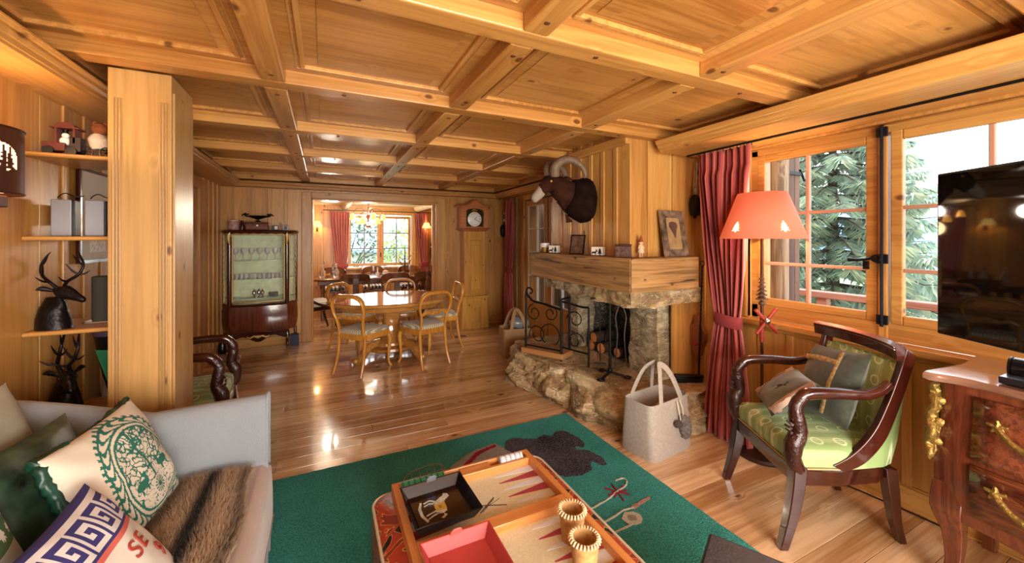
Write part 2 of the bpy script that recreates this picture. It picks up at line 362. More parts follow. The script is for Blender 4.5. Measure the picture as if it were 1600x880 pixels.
# skirting boards
def skirt(name, x0, y0, x1, y1, face):
    b = B()
    if x0 == x1:
        b.bb(x0, y0, 0, x0+face*.03, y1, .115).bb(x0, y0, .115, x0+face*.022, y1, .128); b.bb(x0, y0, 0, x0+face*.04, y1, .012)
    else:
        b.bb(x0, y0, 0, x1, y0+face*.03, .115).bb(x0, y0, .115, x1, y0+face*.022, .128); b.bb(x0, y0, 0, x1, y0+face*.04, .012)
    return obj(name, b, PY_ if x0 == x1 else PX_, bev=.003, kind='structure')
skirt('baseboard_right', XR, YF, XR, 2.4, -1); skirt('baseboard_right', XR, 5.72, XR, YB, -1); skirt('baseboard_left', XL, YF, XL, 4.4, 1); skirt('baseboard_left', XL, 5.62, XL, YB, 1)
skirt('baseboard_back', XL, YB, OX0-.13, YB, -1); skirt('baseboard_back', OX1+.36, YB, XR, YB, -1)
# cornices: profile boxes projecting from the walls
def cornice(prof, axis, a0, a1, name, mat, wall):
    b = B()
    # prof: (out, z) outline polygon; wall = function (out, along) -> x, y
    n = len(prof); vs = [(*wall(o_, a0), z) for o_, z in prof]+[(*wall(o_, a1), z) for o_, z in prof]
    fs = [tuple(range(n)), tuple(range(2*n-1, n-1, -1))]+[(i, n+i, n+(i+1) % n, (i+1) % n) for i in range(n)]
    b.add(vs, fs); o = obj(name, b, mat, kind='structure', fixn=True); return o
ct = 2.272
def cprof(d, zb):
    """outline of a crown moulding whose top edge stands d out of the wall, soffit at zb"""
    return [(0, zb), (d-.055, zb), (d-.055, zb+.008), (d-.045, zb+.012), (d-.045, zb+.024), (d-.032, zb+.03), (d-.024, zb+.042), (d-.024, zb+.05), (d-.012, zb+.054), (d-.006, zb+.062), (d, ct-.008), (d, ct), (0, ct)]
cornice(cprof(XR-2.365, 2.187), 'Y', YF, 2.30, 'trim_1', PY_, lambda o_, a: (XR-o_, a))
cornice(cprof(.285, 2.203), 'Y', YF, 6.22, 'trim_2', PY_, lambda o_, a: (XL+o_, a))
cornice(cprof(.24, 2.21), 'X', XL, XR, 'trim_3', PX_, lambda o_, a: (a, YB-o_))
cornice(cprof(.30, 2.20), 'Y', 3.57, 6.22, 'trim_4', PY_, lambda o_, a: (XR-o_, a))
# chimney breast (panelled), x 2.2.., y 2.4..4.1
CXW, CYN, CYF = 2.2, 2.40, 3.58
b = B(); b.bb(CXW+.02, CYN+.02, 1.34, XR, CYF, ZC+.03); wc = obj('wall_chimney', b, PZ, kind='structure')
def up(y0, y1): slab('board', wc, PZ, (CXW+.01, (y0+y1)/2, 1.86), (.02, y1-y0-.004, 1.04))
for i in range(7):
    y0 = CYN+(CYF-CYN)*i/7; up(y0, y0+(CYF-CYN)/7)
    if i: slab('batten', wc, PZ, (CXW-.005, y0, 1.86), (.012, .05, 1.04), bev=.004)
for x0, x1 in ((2.2, 2.38), (2.385, 2.66), (2.665, 2.95)):
    slab('board', wc, PZ, ((x0+x1)/2, CYN+.01, 1.15), (x1-x0-.004, .02, 2.3)) if x0 > 2.6 else slab('board', wc, PZ, ((x0+x1)/2, CYN+.01, 1.86), (x1-x0-.004, .02, 1.04))
b = B(); b.bb(CXW-.045, CYN, ZB-.045, CXW, CYF, ZB+.03); obj('trim_5', b, CY_, kind='structure', bev=.01)
b = B(); b.bb(CXW+.02, CYF-.002, 1.0, XR, CYF+.018, ZC+.03); obj('end_board', b, PZ, wc)
# pine column
b = B(); b.bb(-.905, 2.45, 0, -.672, 2.79, ZB); col = obj('column', b, COLP, kind='structure', bev=.004)
for x in (-.885, -.873, -.861, -.716, -.704, -.692):
    obj('reed', B().bb(x-.0042, 2.444, 0, x+.0042, 2.452, 2.16), COLP, col, bev=.003)
b = B(); b.bb(-.676, 2.47, 0, -.664, 2.77, 2.22); obj('side_panel', b, COLP, col, bev=.004)
# front wall behind the camera with a wide window
b = B(); b.bb(XL-T, YF-.2, -.05, XR+T, YF, .85).bb(XL-T, YF-.2, 2.1, XR+T, YF, 2.45).bb(XL-T, YF-.2, .85, -.9, YF, 2.1).bb(2.6, YF-.2, .85, XR+T, YF, 2.1)
obj('wall_front', b, PX_, kind='structure')
b = B()
for x in (-.86, .28, 1.4, 2.56): b.bb(x-.04, YF-.12, .85, x+.04, YF-.06, 2.1)
b.bb(-.9, YF-.12, .85, 2.6, YF-.06, .92).bb(-.9, YF-.12, 2.04, 2.6, YF-.06, 2.1); obj('window_3', b, PX_, kind='structure')
# ---------------------------------------------------------------- windows
GW = XR+.085   # plane of the living-room sashes
def sash(parent, axis, plane, a0, a1, z0, z1, fw, bars_a, bars_z, mat, name='sash', th=.045, barm=None, bt=.022):
    def bx(b, aa, za, ab, zb, t=th):
        if axis == 'Y': b.bb(plane-t/2, aa, za, plane+t/2, ab, zb)
        else: b.bb(aa, plane-t/2, za, ab, plane+t/2, zb)
    b = B(); bx(b, a0, z0, a0+fw, z1); bx(b, a1-fw, z0, a1, z1); bx(b, a0+fw, z0, a1-fw, z0+fw); bx(b, a0+fw, z1-fw, a1-fw, z1)
    s = obj(name, b, mat, parent, bev=.006)
    for q in bars_a:
        b = B(); bx(b, q-bt/2, z0+fw, q+bt/2, z1-fw, .03); obj('glazing_bar', b, barm or mat, s, bev=.004)
    for q in bars_z:
        b = B(); bx(b, a0+fw, q-bt/2, a1-fw, q+bt/2, .028); obj('glazing_bar', b, barm or mat, s, bev=.004)
    b = B(); bx(b, a0+fw-.005, z0+fw-.005, a1-fw+.005, z1-fw+.005, .004); obj('pane', b, GLS, s)
    return s
w1 = bpy.data.objects.new('window_1', None); COL.objects.link(w1); w1['kind'] = 'structure'; w1.location = (0, 0, 0)
b = B(); b.bb(GW-.04, WY0, WZ0, GW+.05, WY0+.05, WZ1).bb(GW-.04, WY1-.05, WZ0, GW+.05, WY1, WZ1).bb(GW-.04, WY0, WZ1-.045, GW+.05, WY1, WZ1).bb(GW-.04, WY0, WZ0, GW+.05, WY1, WZ0+.1)
obj('window_frame', b, PY_, w1, bev=.004)
b = B(); b.bb(GW-.05, 1.115, WZ0, GW+.0, 1.16, WZ1); obj('mullion', b, PZ, w1, bev=.006)
PINKW = plain('weathered_bar', '#b98a72', .5)
sash(w1, 'Y', GW-.02, 1.165, 1.885, 1.0, 2.13, .055, [1.545], [1.315, 1.68], PY_, barm=PINKW)
sash(w1, 'Y', GW-.02, .33, 1.105, 1.0, 2.13, .055, [.72], [1.315, 1.68], PY_, barm=PINKW)
b = B(); b.bb(XR-.055, WY0-.1, WZ0-.045, GW-.03, WY1+.12, WZ0-.003).bb(XR-.035, WY0-.1, WZ0-.075, XR-.02, WY1+.12, WZ0-.045); obj('window_sill', b, PY_, w1, bev=.006)
b = B(); b.bb(XR-.03, WY1, WZ0, XR+.03, WY1+.09, WZ1+.04).bb(XR-.03, WY0-.09, WZ1, XR+.02, WY1+.09, WZ1+.018).bb(XR-.02, WY0-.09, WZ0, XR+.03, WY0, WZ1); obj('window_casing', b, PZ, w1, bev=.004)
b = B(); xx = GW-.065; b.tube([(xx, 1.135, .98), (xx, 1.135, 2.19)], .0085)
for z in (1.02, 1.38, 2.13): b.box((xx+.006, 1.135, z), (.018, .05, .055))
b.tube([(xx, 1.135, 2.18), (xx, 1.115, 2.20), (xx+.01, 1.08, 2.205)], .012)
obj('bolt_rod', b, plain('blue_black_iron', '#202530', .35, .6), w1, smooth=40)
b = B(); b.tube([(xx-.015, 1.135, 1.375), (xx-.03, 1.17, 1.385), (xx-.03, 1.20, 1.375), (xx-.03, 1.24, 1.37), (xx-.03, 1.285, 1.37)], [.012, .009, .008, .009, .013], 8)
b.tube([(xx-.03, 1.15+.022*cos(t), 1.383+.018*sin(t)) for t in [2*pi*k/12 for k in range(12)]], .006, 6, closed=True); b.box((xx-.01, 1.205, 1.34), (.02, .025, .05))
obj('espagnolette_handle', b, IRON, w1, smooth=40)
# glazed door at the far end of the right wall
d2 = bpy.data.objects.new('door_2', None); COL.objects.link(d2); d2['kind'] = 'structure'
b = B(); b.bb(XR-.03, DY0-.1, 0, XR+.06, DY0, DZ1+.08).bb(XR-.03, DY1, 0, XR+.06, DY1+.1, DZ1+.08).bb(XR-.03, DY0, DZ1, XR+.06, DY1, DZ1+.08); obj('door_casing', b, PZ, d2, bev=.006)
WB = plain('white_glazing_bead', '#e6e2da', .4)
for ya, yb_ in ((4.92, 5.60), (4.22, 4.90)):
    lf = sash(d2, 'Y', XR+.02, ya, yb_, .02, 2.10, .085, [], [], PZ, name='door_leaf', th=.05)
    b = B(); b.bb(XR-.005, ya+.08, .1, XR+.045, yb_-.08, .50); obj('lower_panel', b, PZ, lf, bev=.01)
    b = B(); b.bb(XR-.012, ya+.085, .50, XR+.05, yb_-.085, .54); obj('lock_rail', b, PY_, lf, bev=.004)
    b = B(); a, c = ya+.085, yb_-.085; m_ = XR+.02
    b.bb(m_-.03, a, .54, m_-.02, a+.012, 2.02).bb(m_-.03, c-.012, .54, m_-.02, c, 2.02).bb(m_-.03, a, .54, m_-.02, c, .552).bb(m_-.03, a, 2.008, m_-.02, c, 2.02)
    for z in (.92, 1.29, 1.655): b.bb(m_-.02, a, z-.007, m_+.02, c, z+.007)
    b.bb(m_-.02, (a+c)/2-.006, .54, m_+.02, (a+c)/2+.006, 2.02); obj('glazing_bar', b, WB, lf)
# ---------------------------------------------------------------- dining room shell
DX0, DX1, DZ = -1.4, 2.52, 2.25
b = B(); b.bb(DX1, YB+.25, -.05, DX1+.2, DY+.2, 2.4); wdr = obj('wall_dining_right', b, PZ, kind='structure'); cladding(wdr, 'Y', DX1, YB+.25, DY, 0, DZ, -1, tw=.04)
b = B(); b.bb(DX0-.2, YB+.25, -.05, DX0, DY+.2, 2.4); obj('wall_dining_left', b, PZ, kind='structure')
NX0, NX1, NZ0, NZ1 = .47, 1.93, .84, 2.06
b = B(); b.bb(DX0-.2, DY, -.05, NX0, DY+.2, 2.4).bb(NX1, DY, -.05, DX1+.2, DY+.2, 2.4).bb(NX0, DY, -.05, NX1, DY+.2, NZ0).bb(NX0, DY, NZ1, NX1, DY+.2, 2.4)
wdb = obj('wall_dining_back', b, PZ, kind='structure')
cladding(wdb, 'X', DY, DX0, NX0-.08, 0, DZ, -1, bw=.19, tw=0); cladding(wdb, 'X', DY, NX1+.08, DX1, 0, DZ, -1, bw=.19, tw=0)
b = B(); b.bb(NX0-.08, DY-.02, NZ1+.06, NX1+.08, DY, DZ); obj('board', b, PX_, wdb, bev=.002)
b = B(); b.bb(DX0-.2, YB+.25, DZ, DX1+.2, DY+.2, DZ+.1); dc = obj('ceiling_dining', b, plain('cream_plaster', '#efe0c2', .8), kind='structure')
for x in (.42, 2.05):
    b = B(); b.tube([(x, 6.75, DZ-.02), (x+.02, 7.8, DZ-.03), (x, 9.55, DZ-.02)], [.085, .075, .085], 12).noise(.012, 4); obj('log_beam', b, plain('whitewashed_log', '#d9c3a0', .7, var=.15, vs=6), dc, smooth=60)
w2 = bpy.data.objects.new('window_2', None); COL.objects.link(w2); w2['kind'] = 'structure'
GREYB = plain('grey_glazing_bar', '#6d6f6c', .5)
sash(w2, 'X', DY+.04, NX0+.03, 1.185, NZ0+.03, NZ1-.03, .06, [.845], [1.27, 1.63], PX_, barm=GREYB)
sash(w2, 'X', DY+.04, 1.215, NX1-.03, NZ0+.03, NZ1-.03, .06, [1.565], [1.27, 1.63], PX_, barm=GREYB)
b = B(); b.bb(NX0-.08, DY-.03, NZ0-.03, NX0, DY+.06, NZ1+.07).bb(NX1, DY-.03, NZ0-.03, NX1+.08, DY+.06, NZ1+.07).bb(NX0, DY-.03, NZ1, NX1, DY+.06, NZ1+.07); obj('window_casing', b, PZ, w2, bev=.004)
b = B(); b.bb(1.18, DY-.0, NZ0, 1.22, DY+.05, NZ1); obj('mullion', b, PZ, w2, bev=.004)
b = B(); b.bb(NX0-.1, DY-.08, NZ0-.04, NX1+.1, DY+.04, NZ0); obj('window_sill', b, PX_, w2, bev=.004)
obj('window_handle', B().box((1.2, DY-.02, 1.12), (.02, .03, .1)), IRON, w2)
# ---------------------------------------------------------------- outside
SNOW = plain('pale_ground', '#8f9a72', .9, var=.3, vs=.6)
b = B(); b.grid(lambda u, v: (-40+120*u, -60+120*v, -3.2), 4, 4); obj('ground', b, SNOW, kind='structure')
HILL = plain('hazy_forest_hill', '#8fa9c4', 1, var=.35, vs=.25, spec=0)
b = B()
def hill(u, v):
    a = radians(-35+110*u); rr = 60+70*v; x = 20+rr*cos(a); y = rr*sin(a)
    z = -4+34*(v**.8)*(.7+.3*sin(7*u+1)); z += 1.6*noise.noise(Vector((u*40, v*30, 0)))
    return (x, y, z)
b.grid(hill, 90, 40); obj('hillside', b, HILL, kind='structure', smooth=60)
# ================================================================ THINGS: shared helpers
def text_mesh(s, size, mat, depth=.0008):
    c = bpy.data.curves.new('t', 'FONT'); c.body = s; c.size = size; c.extrude = depth; c.space_character = 1.2; c.align_x = 'CENTER'; c.align_y = 'CENTER'
    o = bpy.data.objects.new('t', c); COL.objects.link(o); dg = bpy.context.evaluated_depsgraph_get()
    me = bpy.data.meshes.new_from_object(o.evaluated_get(dg)); bpy.data.objects.remove(o); me.materials.clear(); me.materials.append(mat); return me
def arc(cx, cy, r, a0, a1, n=12, ry=None):
    return [(cx+r*cos(radians(a0+(a1-a0)*i/n)), cy+(ry or r)*sin(radians(a0+(a1-a0)*i/n))) for i in range(n+1)]
def smoothpath(pts, sub=6):
    P = [Vector(p) for p in pts]; out = []
    for i in range(len(P)-1):
        p0 = P[max(i-1, 0)]; p1 = P[i]; p2 = P[i+1]; p3 = P[min(i+2, len(P)-1)]
        for k in range(sub):
            t = k/sub; out.append(.5*((2*p1)+(p2-p0)*t+(2*p0-5*p1+4*p2-p3)*t*t+(3*p1-p0-3*p2+p3)*t**3))
    out.append(P[-1]); return out
def lerp_list(vals, n):
    out = []
    for i in range(n):
        t = i/(n-1)*(len(vals)-1); k = min(int(t), len(vals)-2); out.append(vals[k]+(vals[k+1]-vals[k])*(t-k))
    return out
def limb(b, pts, radii, sub=6, n=10, sx=1, up=None):
    pp = smoothpath(pts, sub); b.tube(pp, lerp_list(radii, len(pp)), n, sx=sx, up=up); return b
def spiral(cx, cz, r0, r1, a0, a1, n=20):
    return [(cx+(r0+(r1-r0)*i/n)*cos(radians(a0+(a1-a0)*i/n)), cz+(r0+(r1-r0)*i/n)*sin(radians(a0+(a1-a0)*i/n))) for i in range(n+1)]
def striped(name, base, stripe, scale, axis='X', width=.5, rough=.7, c3=None, rings=False, ringcol='#d8e0b0', rs=9, bump=.15, uv=False, ringrot=0):
    m, nt, b = newmat(name); N = nt.nodes; L = nt.links
    tc = N.new('ShaderNodeTexCoord'); sp = N.new('ShaderNodeSeparateXYZ'); src = tc.outputs['UV'] if uv else tc.outputs['Object']; L.new(src, sp.inputs[0])
    w = N.new('ShaderNodeMath'); w.operation = 'MULTIPLY'; w.inputs[1].default_value = scale; L.new(sp.outputs[axis], w.inputs[0])
    f = N.new('ShaderNodeMath'); f.operation = 'PINGPONG'; f.inputs[1].default_value = 1; L.new(w.outputs[0], f.inputs[0])
    r = N.new('ShaderNodeValToRGB'); e = r.color_ramp.elements; e[0].position = width-.03; e[0].color = srgb(base); e[1].position = width+.03; e[1].color = srgb(stripe)
    if c3: q = e.new(.93); q.color = srgb(stripe); q = e.new(.96); q.color = srgb(c3)
    L.new(f.outputs[0], r.inputs[0]); out = r.outputs[0]
    if rings:
        v = N.new('ShaderNodeTexVoronoi'); v.voronoi_dimensions = '2D'; v.inputs['Scale'].default_value = rs; v.inputs['Randomness'].default_value = .15; mpp = N.new('ShaderNodeMapping'); mpp.inputs['Rotation'].default_value = (radians(ringrot), 0, 0); L.new(src, mpp.inputs[0]); L.new(mpp.outputs[0], v.inputs['Vector'])
        q = N.new('ShaderNodeValToRGB'); e = q.color_ramp.elements; e[0].position = .16; e[0].color = (0, 0, 0, 1); e[1].position = .19; e[1].color = (1, 1, 1, 1)
        e2 = e.new(.235); e2.color = (1, 1, 1, 1); e3 = e.new(.265); e3.color = (0, 0, 0, 1); L.new(v.outputs['Distance'], q.inputs[0])
        mx = N.new('ShaderNodeMix'); mx.data_type = 'RGBA'; L.new(q.outputs[0], mx.inputs['Factor']); L.new(out, mx.inputs['A']); mx.inputs['B'].default_value = srgb(ringcol); out = mx.outputs['Result']
    L.new(out, b.inputs['Base Color']); b.inputs['Roughness'].default_value = rough; b.inputs['Sheen Weight'].default_value = .3
    n = N.new('ShaderNodeTexNoise'); n.inputs['Scale'].default_value = 400; L.new(tc.outputs['Object'], n.inputs['Vector'])
    p = N.new('ShaderNodeBump'); p.inputs['Strength'].default_value = bump; p.inputs['Distance'].default_value = .003; L.new(n.outputs['Fac'], p.inputs['Height']); L.new(p.outputs[0], b.inputs['Normal'])
    return m
def painted(name, rough=.8, bump=.2):
    m, nt, b = newmat(name); a = nt.nodes.new('ShaderNodeVertexColor'); a.layer_name = 'Col'; nt.links.new(a.outputs[0], b.inputs['Base Color']); b.inputs['Roughness'].default_value = rough
    tc = nt.nodes.new('ShaderNodeTexCoord'); n = nt.nodes.new('ShaderNodeTexNoise'); n.inputs['Scale'].default_value = 350; nt.links.new(tc.outputs['Object'], n.inputs['Vector'])
    p = nt.nodes.new('ShaderNodeBump'); p.inputs['Strength'].default_value = bump; p.inputs['Distance'].default_value = .003; nt.links.new(n.outputs['Fac'], p.inputs['Height']); nt.links.new(p.outputs[0], b.inputs['Normal'])
    return m
def pillow_fn(w, h, t, pinch=.07, sag=0, ph=0, wr=.006):
    def f(side):
        def g(u, v):
            x = u*2-1; y = v*2-1
            X = x*w/2*(1-pinch*(1-y*y)*0.9-pinch*.0); Y = y*h/2*(1-pinch*(1-x*x)*.9)
            k = max(0, (1-abs(x)**2.4))*max(0, (1-abs(y)**2.4)); z = t/2*k**.55
            z += wr*noise.noise(Vector((x*2.3+ph, y*2.3, ph)))*min(1, k*4)
            return (X, Y, side*z)
        return g
    return f
def pillow(b, w, h, t, n=20, **k):
    g = pillow_fn(w, h, t, **k); b.grid(g(1), n, n); m = len(b.f); b.grid(g(-1), n, n); b.f[m:] = [tuple(reversed(f)) for f in b.f[m:]]; return b
# ---------------------------------------------------------------- balloon-back chair (faces +Y)
PADF = striped('pad_fabric', '#d8ccae', '#9d9478', 70, 'X', .5, .85)
def make_balloon():
    t = thing('balloon_back_chair', '', 'chair')
    b = B()
    out = [(.0, .215), (.15, .213), (.225, .18), (.235, .08), (.215, -.06), (.18, -.19), (.08, -.205)]
    out = out+[(-x, y) for x, y in reversed(out[1:])]
    sc = lambda k, z: [(x*k, y*k, z) for x, y in out]
    b.loft([sc(1, .385), sc(1.01, .40), sc(1.01, .435), sc(.98, .445)]); obj('seat_frame', b, HON, t, smooth=35)
    b = B(); b.loft([sc(.95, .445), sc(.97, .462), sc(.93, .482), sc(.75, .492), sc(.3, .495)]); obj('seat', b, PADF, t, smooth=60)
    for s in (-1, 1):
        b = B(); limb(b, [(s*.195, .17, .41), (s*.215, .20, .33), (s*.205, .195, .18), (s*.20, .20, .06), (s*.215, .225, .0)], [.026, .027, .018, .013, .016]); obj('leg', b, HON, t, smooth=60)
        b = B(); limb(b, [(s*.175, -.18, .44), (s*.175, -.19, .3), (s*.18, -.215, .14), (s*.19, -.265, 0)], [.021, .021, .018, .014]); obj('leg', b, HON, t, smooth=60)
    h = [(.165, -.185, .43), (.168, -.20, .52), (.178, -.215, .60), (.205, -.235, .68), (.212, -.25, .76), (.185, -.262, .83), (.12, -.27, .868), (.05, -.275, .872), (0, -.276, .875)]
    pp = smoothpath(h+[(-x, y, z) for x, y, z in reversed(h[:-1])], 4)
    rr = [.021+.014*max(0, (p.z-.70)/.17) for p in pp]
    b = B(); b.tube(pp, rr, 10, sx=.62, up=(0, 1, 0)); k = len(b.v)
    for i, v in enumerate(b.v):
        pass
    obj('back_frame', b, HON, t, smooth=60)
    b = B()
    for i in range(9):
        a = -1+i/4; b.sphere((a*.10, -.262+.0*a, .882-.012*a*a), .016, 8, 6, (1.1, .6, .8))
    obj('crest_carving', b, HON, t, smooth=60)
    b = B(); limb(b, [(-.178, -.215, .61), (-.1, -.222, .645), (-.04, -.225, .625), (0, -.226, .635), (.04, -.225, .625), (.1, -.222, .645), (.178, -.215, .61)], [.016, .022, .018, .024, .018, .022, .016], sx=.5, up=(0, 0, 1)); obj('back_rail', b, HON, t, smooth=60)
    return t
ch = make_balloon()
BG = 'honey coloured balloon-back chairs round the oval table'
spots = [((.41, 4.80, 0), -45, 'honey balloon-back chair nearest the camera on the left, its back to us'),
         ((1.10, 4.75, 0), 20, 'honey balloon-back chair nearest the camera on the right, its back to us'),
         ((1.47, 5.35, 0), 90, 'honey balloon-back chair at the right end of the table, nearest the clock'),
         ((.37, 5.72, 0), -131, 'honey balloon-back chair behind the left front chair, half hidden by the table'),
         ((1.02, 5.88, 0), 172, 'honey balloon-back chair behind the middle of the table, only its crest above the top')]
for i, (l, a, lab) in enumerate(spots):
    o = ch if i == 0 else copy_tree(ch)
    o.location = l; o.rotation_euler = (0, 0, radians(a)); o['label'] = lab; o['group'] = BG
# ---------------------------------------------------------------- oval pedestal table
t = thing('pedestal_table', 'polished oval wooden pedestal table with scrolled feet, the balloon-back chairs around it', 'table', (.78, 5.2, 0))
def oval(rx, ry, z, n=48): return [(rx*cos(2*pi*i/n), ry*sin(2*pi*i/n), z) for i in range(n)]
b = B(); b.loft([oval(.70, .55, .695), oval(.74, .59, .70), oval(.755, .605, .715), oval(.755, .605, .735), oval(.74, .59, .748)]); obj('tabletop', b, TBLW, t, smooth=40)
b = B(); b.loft([oval(.62, .47, .63), oval(.63, .48, .64), oval(.63, .48, .696)]); obj('apron', b, TBLW, t, smooth=40)
b = B()
def sqr(w, z, n=24): return [(w*math.copysign(abs(cos(2*pi*i/n))**.6, cos(2*pi*i/n)), w*math.copysign(abs(sin(2*pi*i/n))**.6, sin(2*pi*i/n)), z) for i in range(n)]
b.loft([sqr(.20, .16), sqr(.20, .2), sqr(.15, .24), sqr(.11, .34), (sqr(.10, .46)), sqr(.115, .56), sqr(.16, .635)]); obj('pedestal', b, TBLW, t, smooth=40)
b = B(); b.loft([oval(.30, .26, .10), oval(.33, .29, .12), oval(.33, .29, .15), oval(.22, .20, .17)]); obj('base_plinth', b, TBLW, t, smooth=40)
for a in (205, 312, 70):
    b = B(); limb(b, [(.1, 0, .17), (.22, 0, .19), (.33, 0, .15), (.40, 0, .07), (.46, 0, .04), (.50, 0, .07)], [.07, .06, .055, .05, .05, .03], sx=.75, up=(0, 0, 1)); b.sphere((.485, 0, .045), .045, 12, 8); b.xf(Matrix.Rotation(radians(a), 4, 'Z'))
    obj('foot', b, TBLW, t, smooth=60)
# ---------------------------------------------------------------- vitrine
V = thing('display_cabinet', 'tall bow-fronted mahogany display cabinet with curved glass and gilt trim', 'cabinet', (-.78, 6.42, 0))
def vplan(off=0):
    L_ = [(-.435, 0), (-.425, -.08), (-.375, -.17), (-.325, -.24)]
    fr = [(-.325+.65*i/12, -.24-.0-.045*sin(pi*i/12)) for i in range(1, 12)]
    p = L_+fr+[(-x, y) for x, y in reversed(L_)]
    return [(x*(1+off), y*(1+off*1.6)) for x, y in p]
def vr(off, z): return [(x, y, z) for x, y in vplan(off)]
b = B(); b.loft([vr(.0, 1.565), vr(.04, 1.58), vr(.05, 1.60), vr(.02, 1.615)]); obj('cornice', b, MAH, V, smooth=30)
b = B(); b.loft([vr(.02, .60), vr(.03, .615), vr(.0, .63)]); obj('waist_rail', b, MAH, V, smooth=30)
b = B(); rings = []
for z, o_ in ((.245, -.03), (.30, .0), (.40, .025), (.50, .02), (.60, .0)): rings.append(vr(o_, z))
b.loft(rings); obj('bombe_base', b, ROSEZ, V, smooth=40)
b = B()
ap = [(-.33, .26)]+[(-.33+.66*i/20, .20-.035*cos(4*pi*i/20)-.035*sin(pi*i/20)) for i in range(21)]+[(.33, .26)]
b.prism(ap, .02, 'Y', (0, -.30, 0)); obj('shaped_apron', b, MAH, V)
b = B()
for s in (-1, 1): limb(b, [(0, -.315, .20), (s*.05, -.318, .215), (s*.09, -.315, .195), (s*.13, -.31, .215)], [.018, .012, .012, .004], n=6)
b.sphere((0, -.318, .205), .022, 8, 6, (1.3, .5, 1)); obj('gilt_mount', b, GILT, V, smooth=60)
b = B(); b.bb(-.425, -.012, .62, .425, 0, 1.57); obj('green_lining', b, plain('green_silk', '#dbe6c0', .6, var=.12, vs=14), V)
for s in (-1, 1):
    b = B(); limb(b, [(s*.325, -.245, .25), (s*.335, -.26, .18), (s*.33, -.25, .08), (s*.345, -.275, .0)], [.026, .026, .016, .018]); lg = obj('leg', b, MAH, V, smooth=60)
    obj('gilt_foot', B().sphere((s*.342, -.272, .018), .022, 8, 6), GOLD, lg, smooth=60); obj('gilt_knee', B().sphere((s*.335, -.262, .17), .024, 8, 6, (1, 1, 2)), GOLD, lg, smooth=60)
    b = B(); limb(b, [(s*.41, -.02, .25), (s*.42, -.025, .0)], [.022, .016]); obj('leg', b, MAH, V, smooth=60)
    b = B(); b.tube([(s*.325, -.24, .62), (s*.325, -.24, 1.58)], .026, 10); po = obj('corner_post', b, MAH, V, smooth=60)
    b = B(); limb(b, [(s*.325, -.272, 1.56), (s*.33, -.28, 1.50), (s*.32, -.272, 1.42)], [.03, .02, .005]); obj('gilt_mount', b, GILT, po, smooth=60)
    b = B(); b.tube([(s*.425, -.01, .62), (s*.425, -.01, 1.58)], .014, 8); obj('rear_post', b, MAH, V, smooth=60)
    pl = [(x, y) for x, y in vplan()[:4]]
    b = B(); b.loft([[(-s*x if s > 0 else x, y, .64) for x, y in pl], [(-s*x if s > 0 else x, y, 1.56) for x, y in pl]], closed=False, cap=False); obj('side_pane', b, GLS, V, smooth=60)
    b = B()
    q = [(s*.405, -.115), (s*.35, -.21)]
    for i in range(2):
        b.tube([(q[i][0]*1.01, q[i][1], .64+k*.92/24) for k in range(25)], [.006+.004*(k % 2) for k in range(25)], 6)
    b.tube([(q[0][0], q[0][1], .645), (q[1][0], q[1][1], .645)], .008, 6); b.tube([(q[0][0], q[0][1], 1.55), (q[1][0], q[1][1], 1.55)], .008, 6); obj('gilt_side_frame', b, GILT, V, smooth=60)
fr = [(x*.90, y-.012) for x, y in vplan()[3:16]]
b = B(); b.loft([[(x, y+.004, .66) for x, y in fr], [(x, y+.004, 1.555) for x, y in fr]], closed=False, cap=False); dr = obj('bowed_door_pane', b, GLS, V, smooth=60)
b = B()
for x, y in (fr[0], fr[-1]): b.tube([(x, y, .66+k*.895/34) for k in range(35)], [.008+.006*(k % 2) for k in range(35)], 6)
for z in (.66, 1.555): b.tube([(fr[i][0], fr[i][1], z+.006*(i % 2)) for i in range(len(fr))], [.009+.004*(i % 2) for i in range(len(fr))], 6)
obj('gilt_door_frame', b, GILT, V, smooth=60)
SHG = plain('green_glass_shelf', '#c9d8b4', .1)
for z in (.70, .955, 1.20):
    b = B(); b.loft([[(x*.93, y*.9-.008, z) for x, y in vplan()], [(x*.93, y*.9-.008, z+.008) for x, y in vplan()]]); obj('glass_shelf', b, SHG, V)
# glasses in the cabinet
gl = B(); gl.lathe([(.026, 0), (.026, .002), (.004, .006), (.0035, .075), (.012, .085), (.03, .11), (.034, .135), (.029, .165), (.028, .165), (.032, .135), (.028, .112), (.008, .09)], 14, cap=False)
GLM = gl.mesh('wine_glass', CRY, 60)
for i in range(7):
    o = obj('wine_glass', GLM, None, None, (-.78-.27+.09*i, 6.24-.02*sin(pi*i/6), 1.2081)); tag(o, 'stemmed wine glass in the row on the top glass shelf of the display cabinet', 'glass', 'wine glasses on the top shelf of the display cabinet')
tm = B(); tm.lathe([(.019, 0), (.024, .07), (.0225, .07), (.018, .006)], 12, cap=False)
TM = tm.mesh('tumbler', CRY, 60)
for i in range(11):
    o = obj('tumbler', TM, None, None, (-.78-.26+.052*i, 6.21+.045*(i % 2), .9631)); tag(o, 'small cut glass tumbler in the close row on the middle shelf of the display cabinet', 'glass', 'tumblers on the middle shelf of the display cabinet')
SIL = plain('silver', '#c9ccd2', .15, 1.0)
sv = B(); sv.lathe([(.022, 0), (.012, .01), (.008, .03), (.022, .05), (.024, .075), (.010, .10), (.004, .115)], 12)
SVM = sv.mesh('silver_pot', SIL, 60)
for i, (x, y) in enumerate(((-.84, 6.22), (-.79, 6.25), (-.745, 6.21))):
    o = obj('silver_pot', SVM, None, None, (x, y, .7081)); tag(o, 'little lidded silver pot on the bottom shelf of the display cabinet', 'pot', 'silver pots on the bottom shelf of the display cabinet')
o = obj('silver_box', B().box((0, 0, .035), (.11, .05, .07)), SIL, None, (-.62, 6.23, .7081), bev=.006); tag(o, 'plain silver box at the right of the bottom shelf of the display cabinet', 'box')
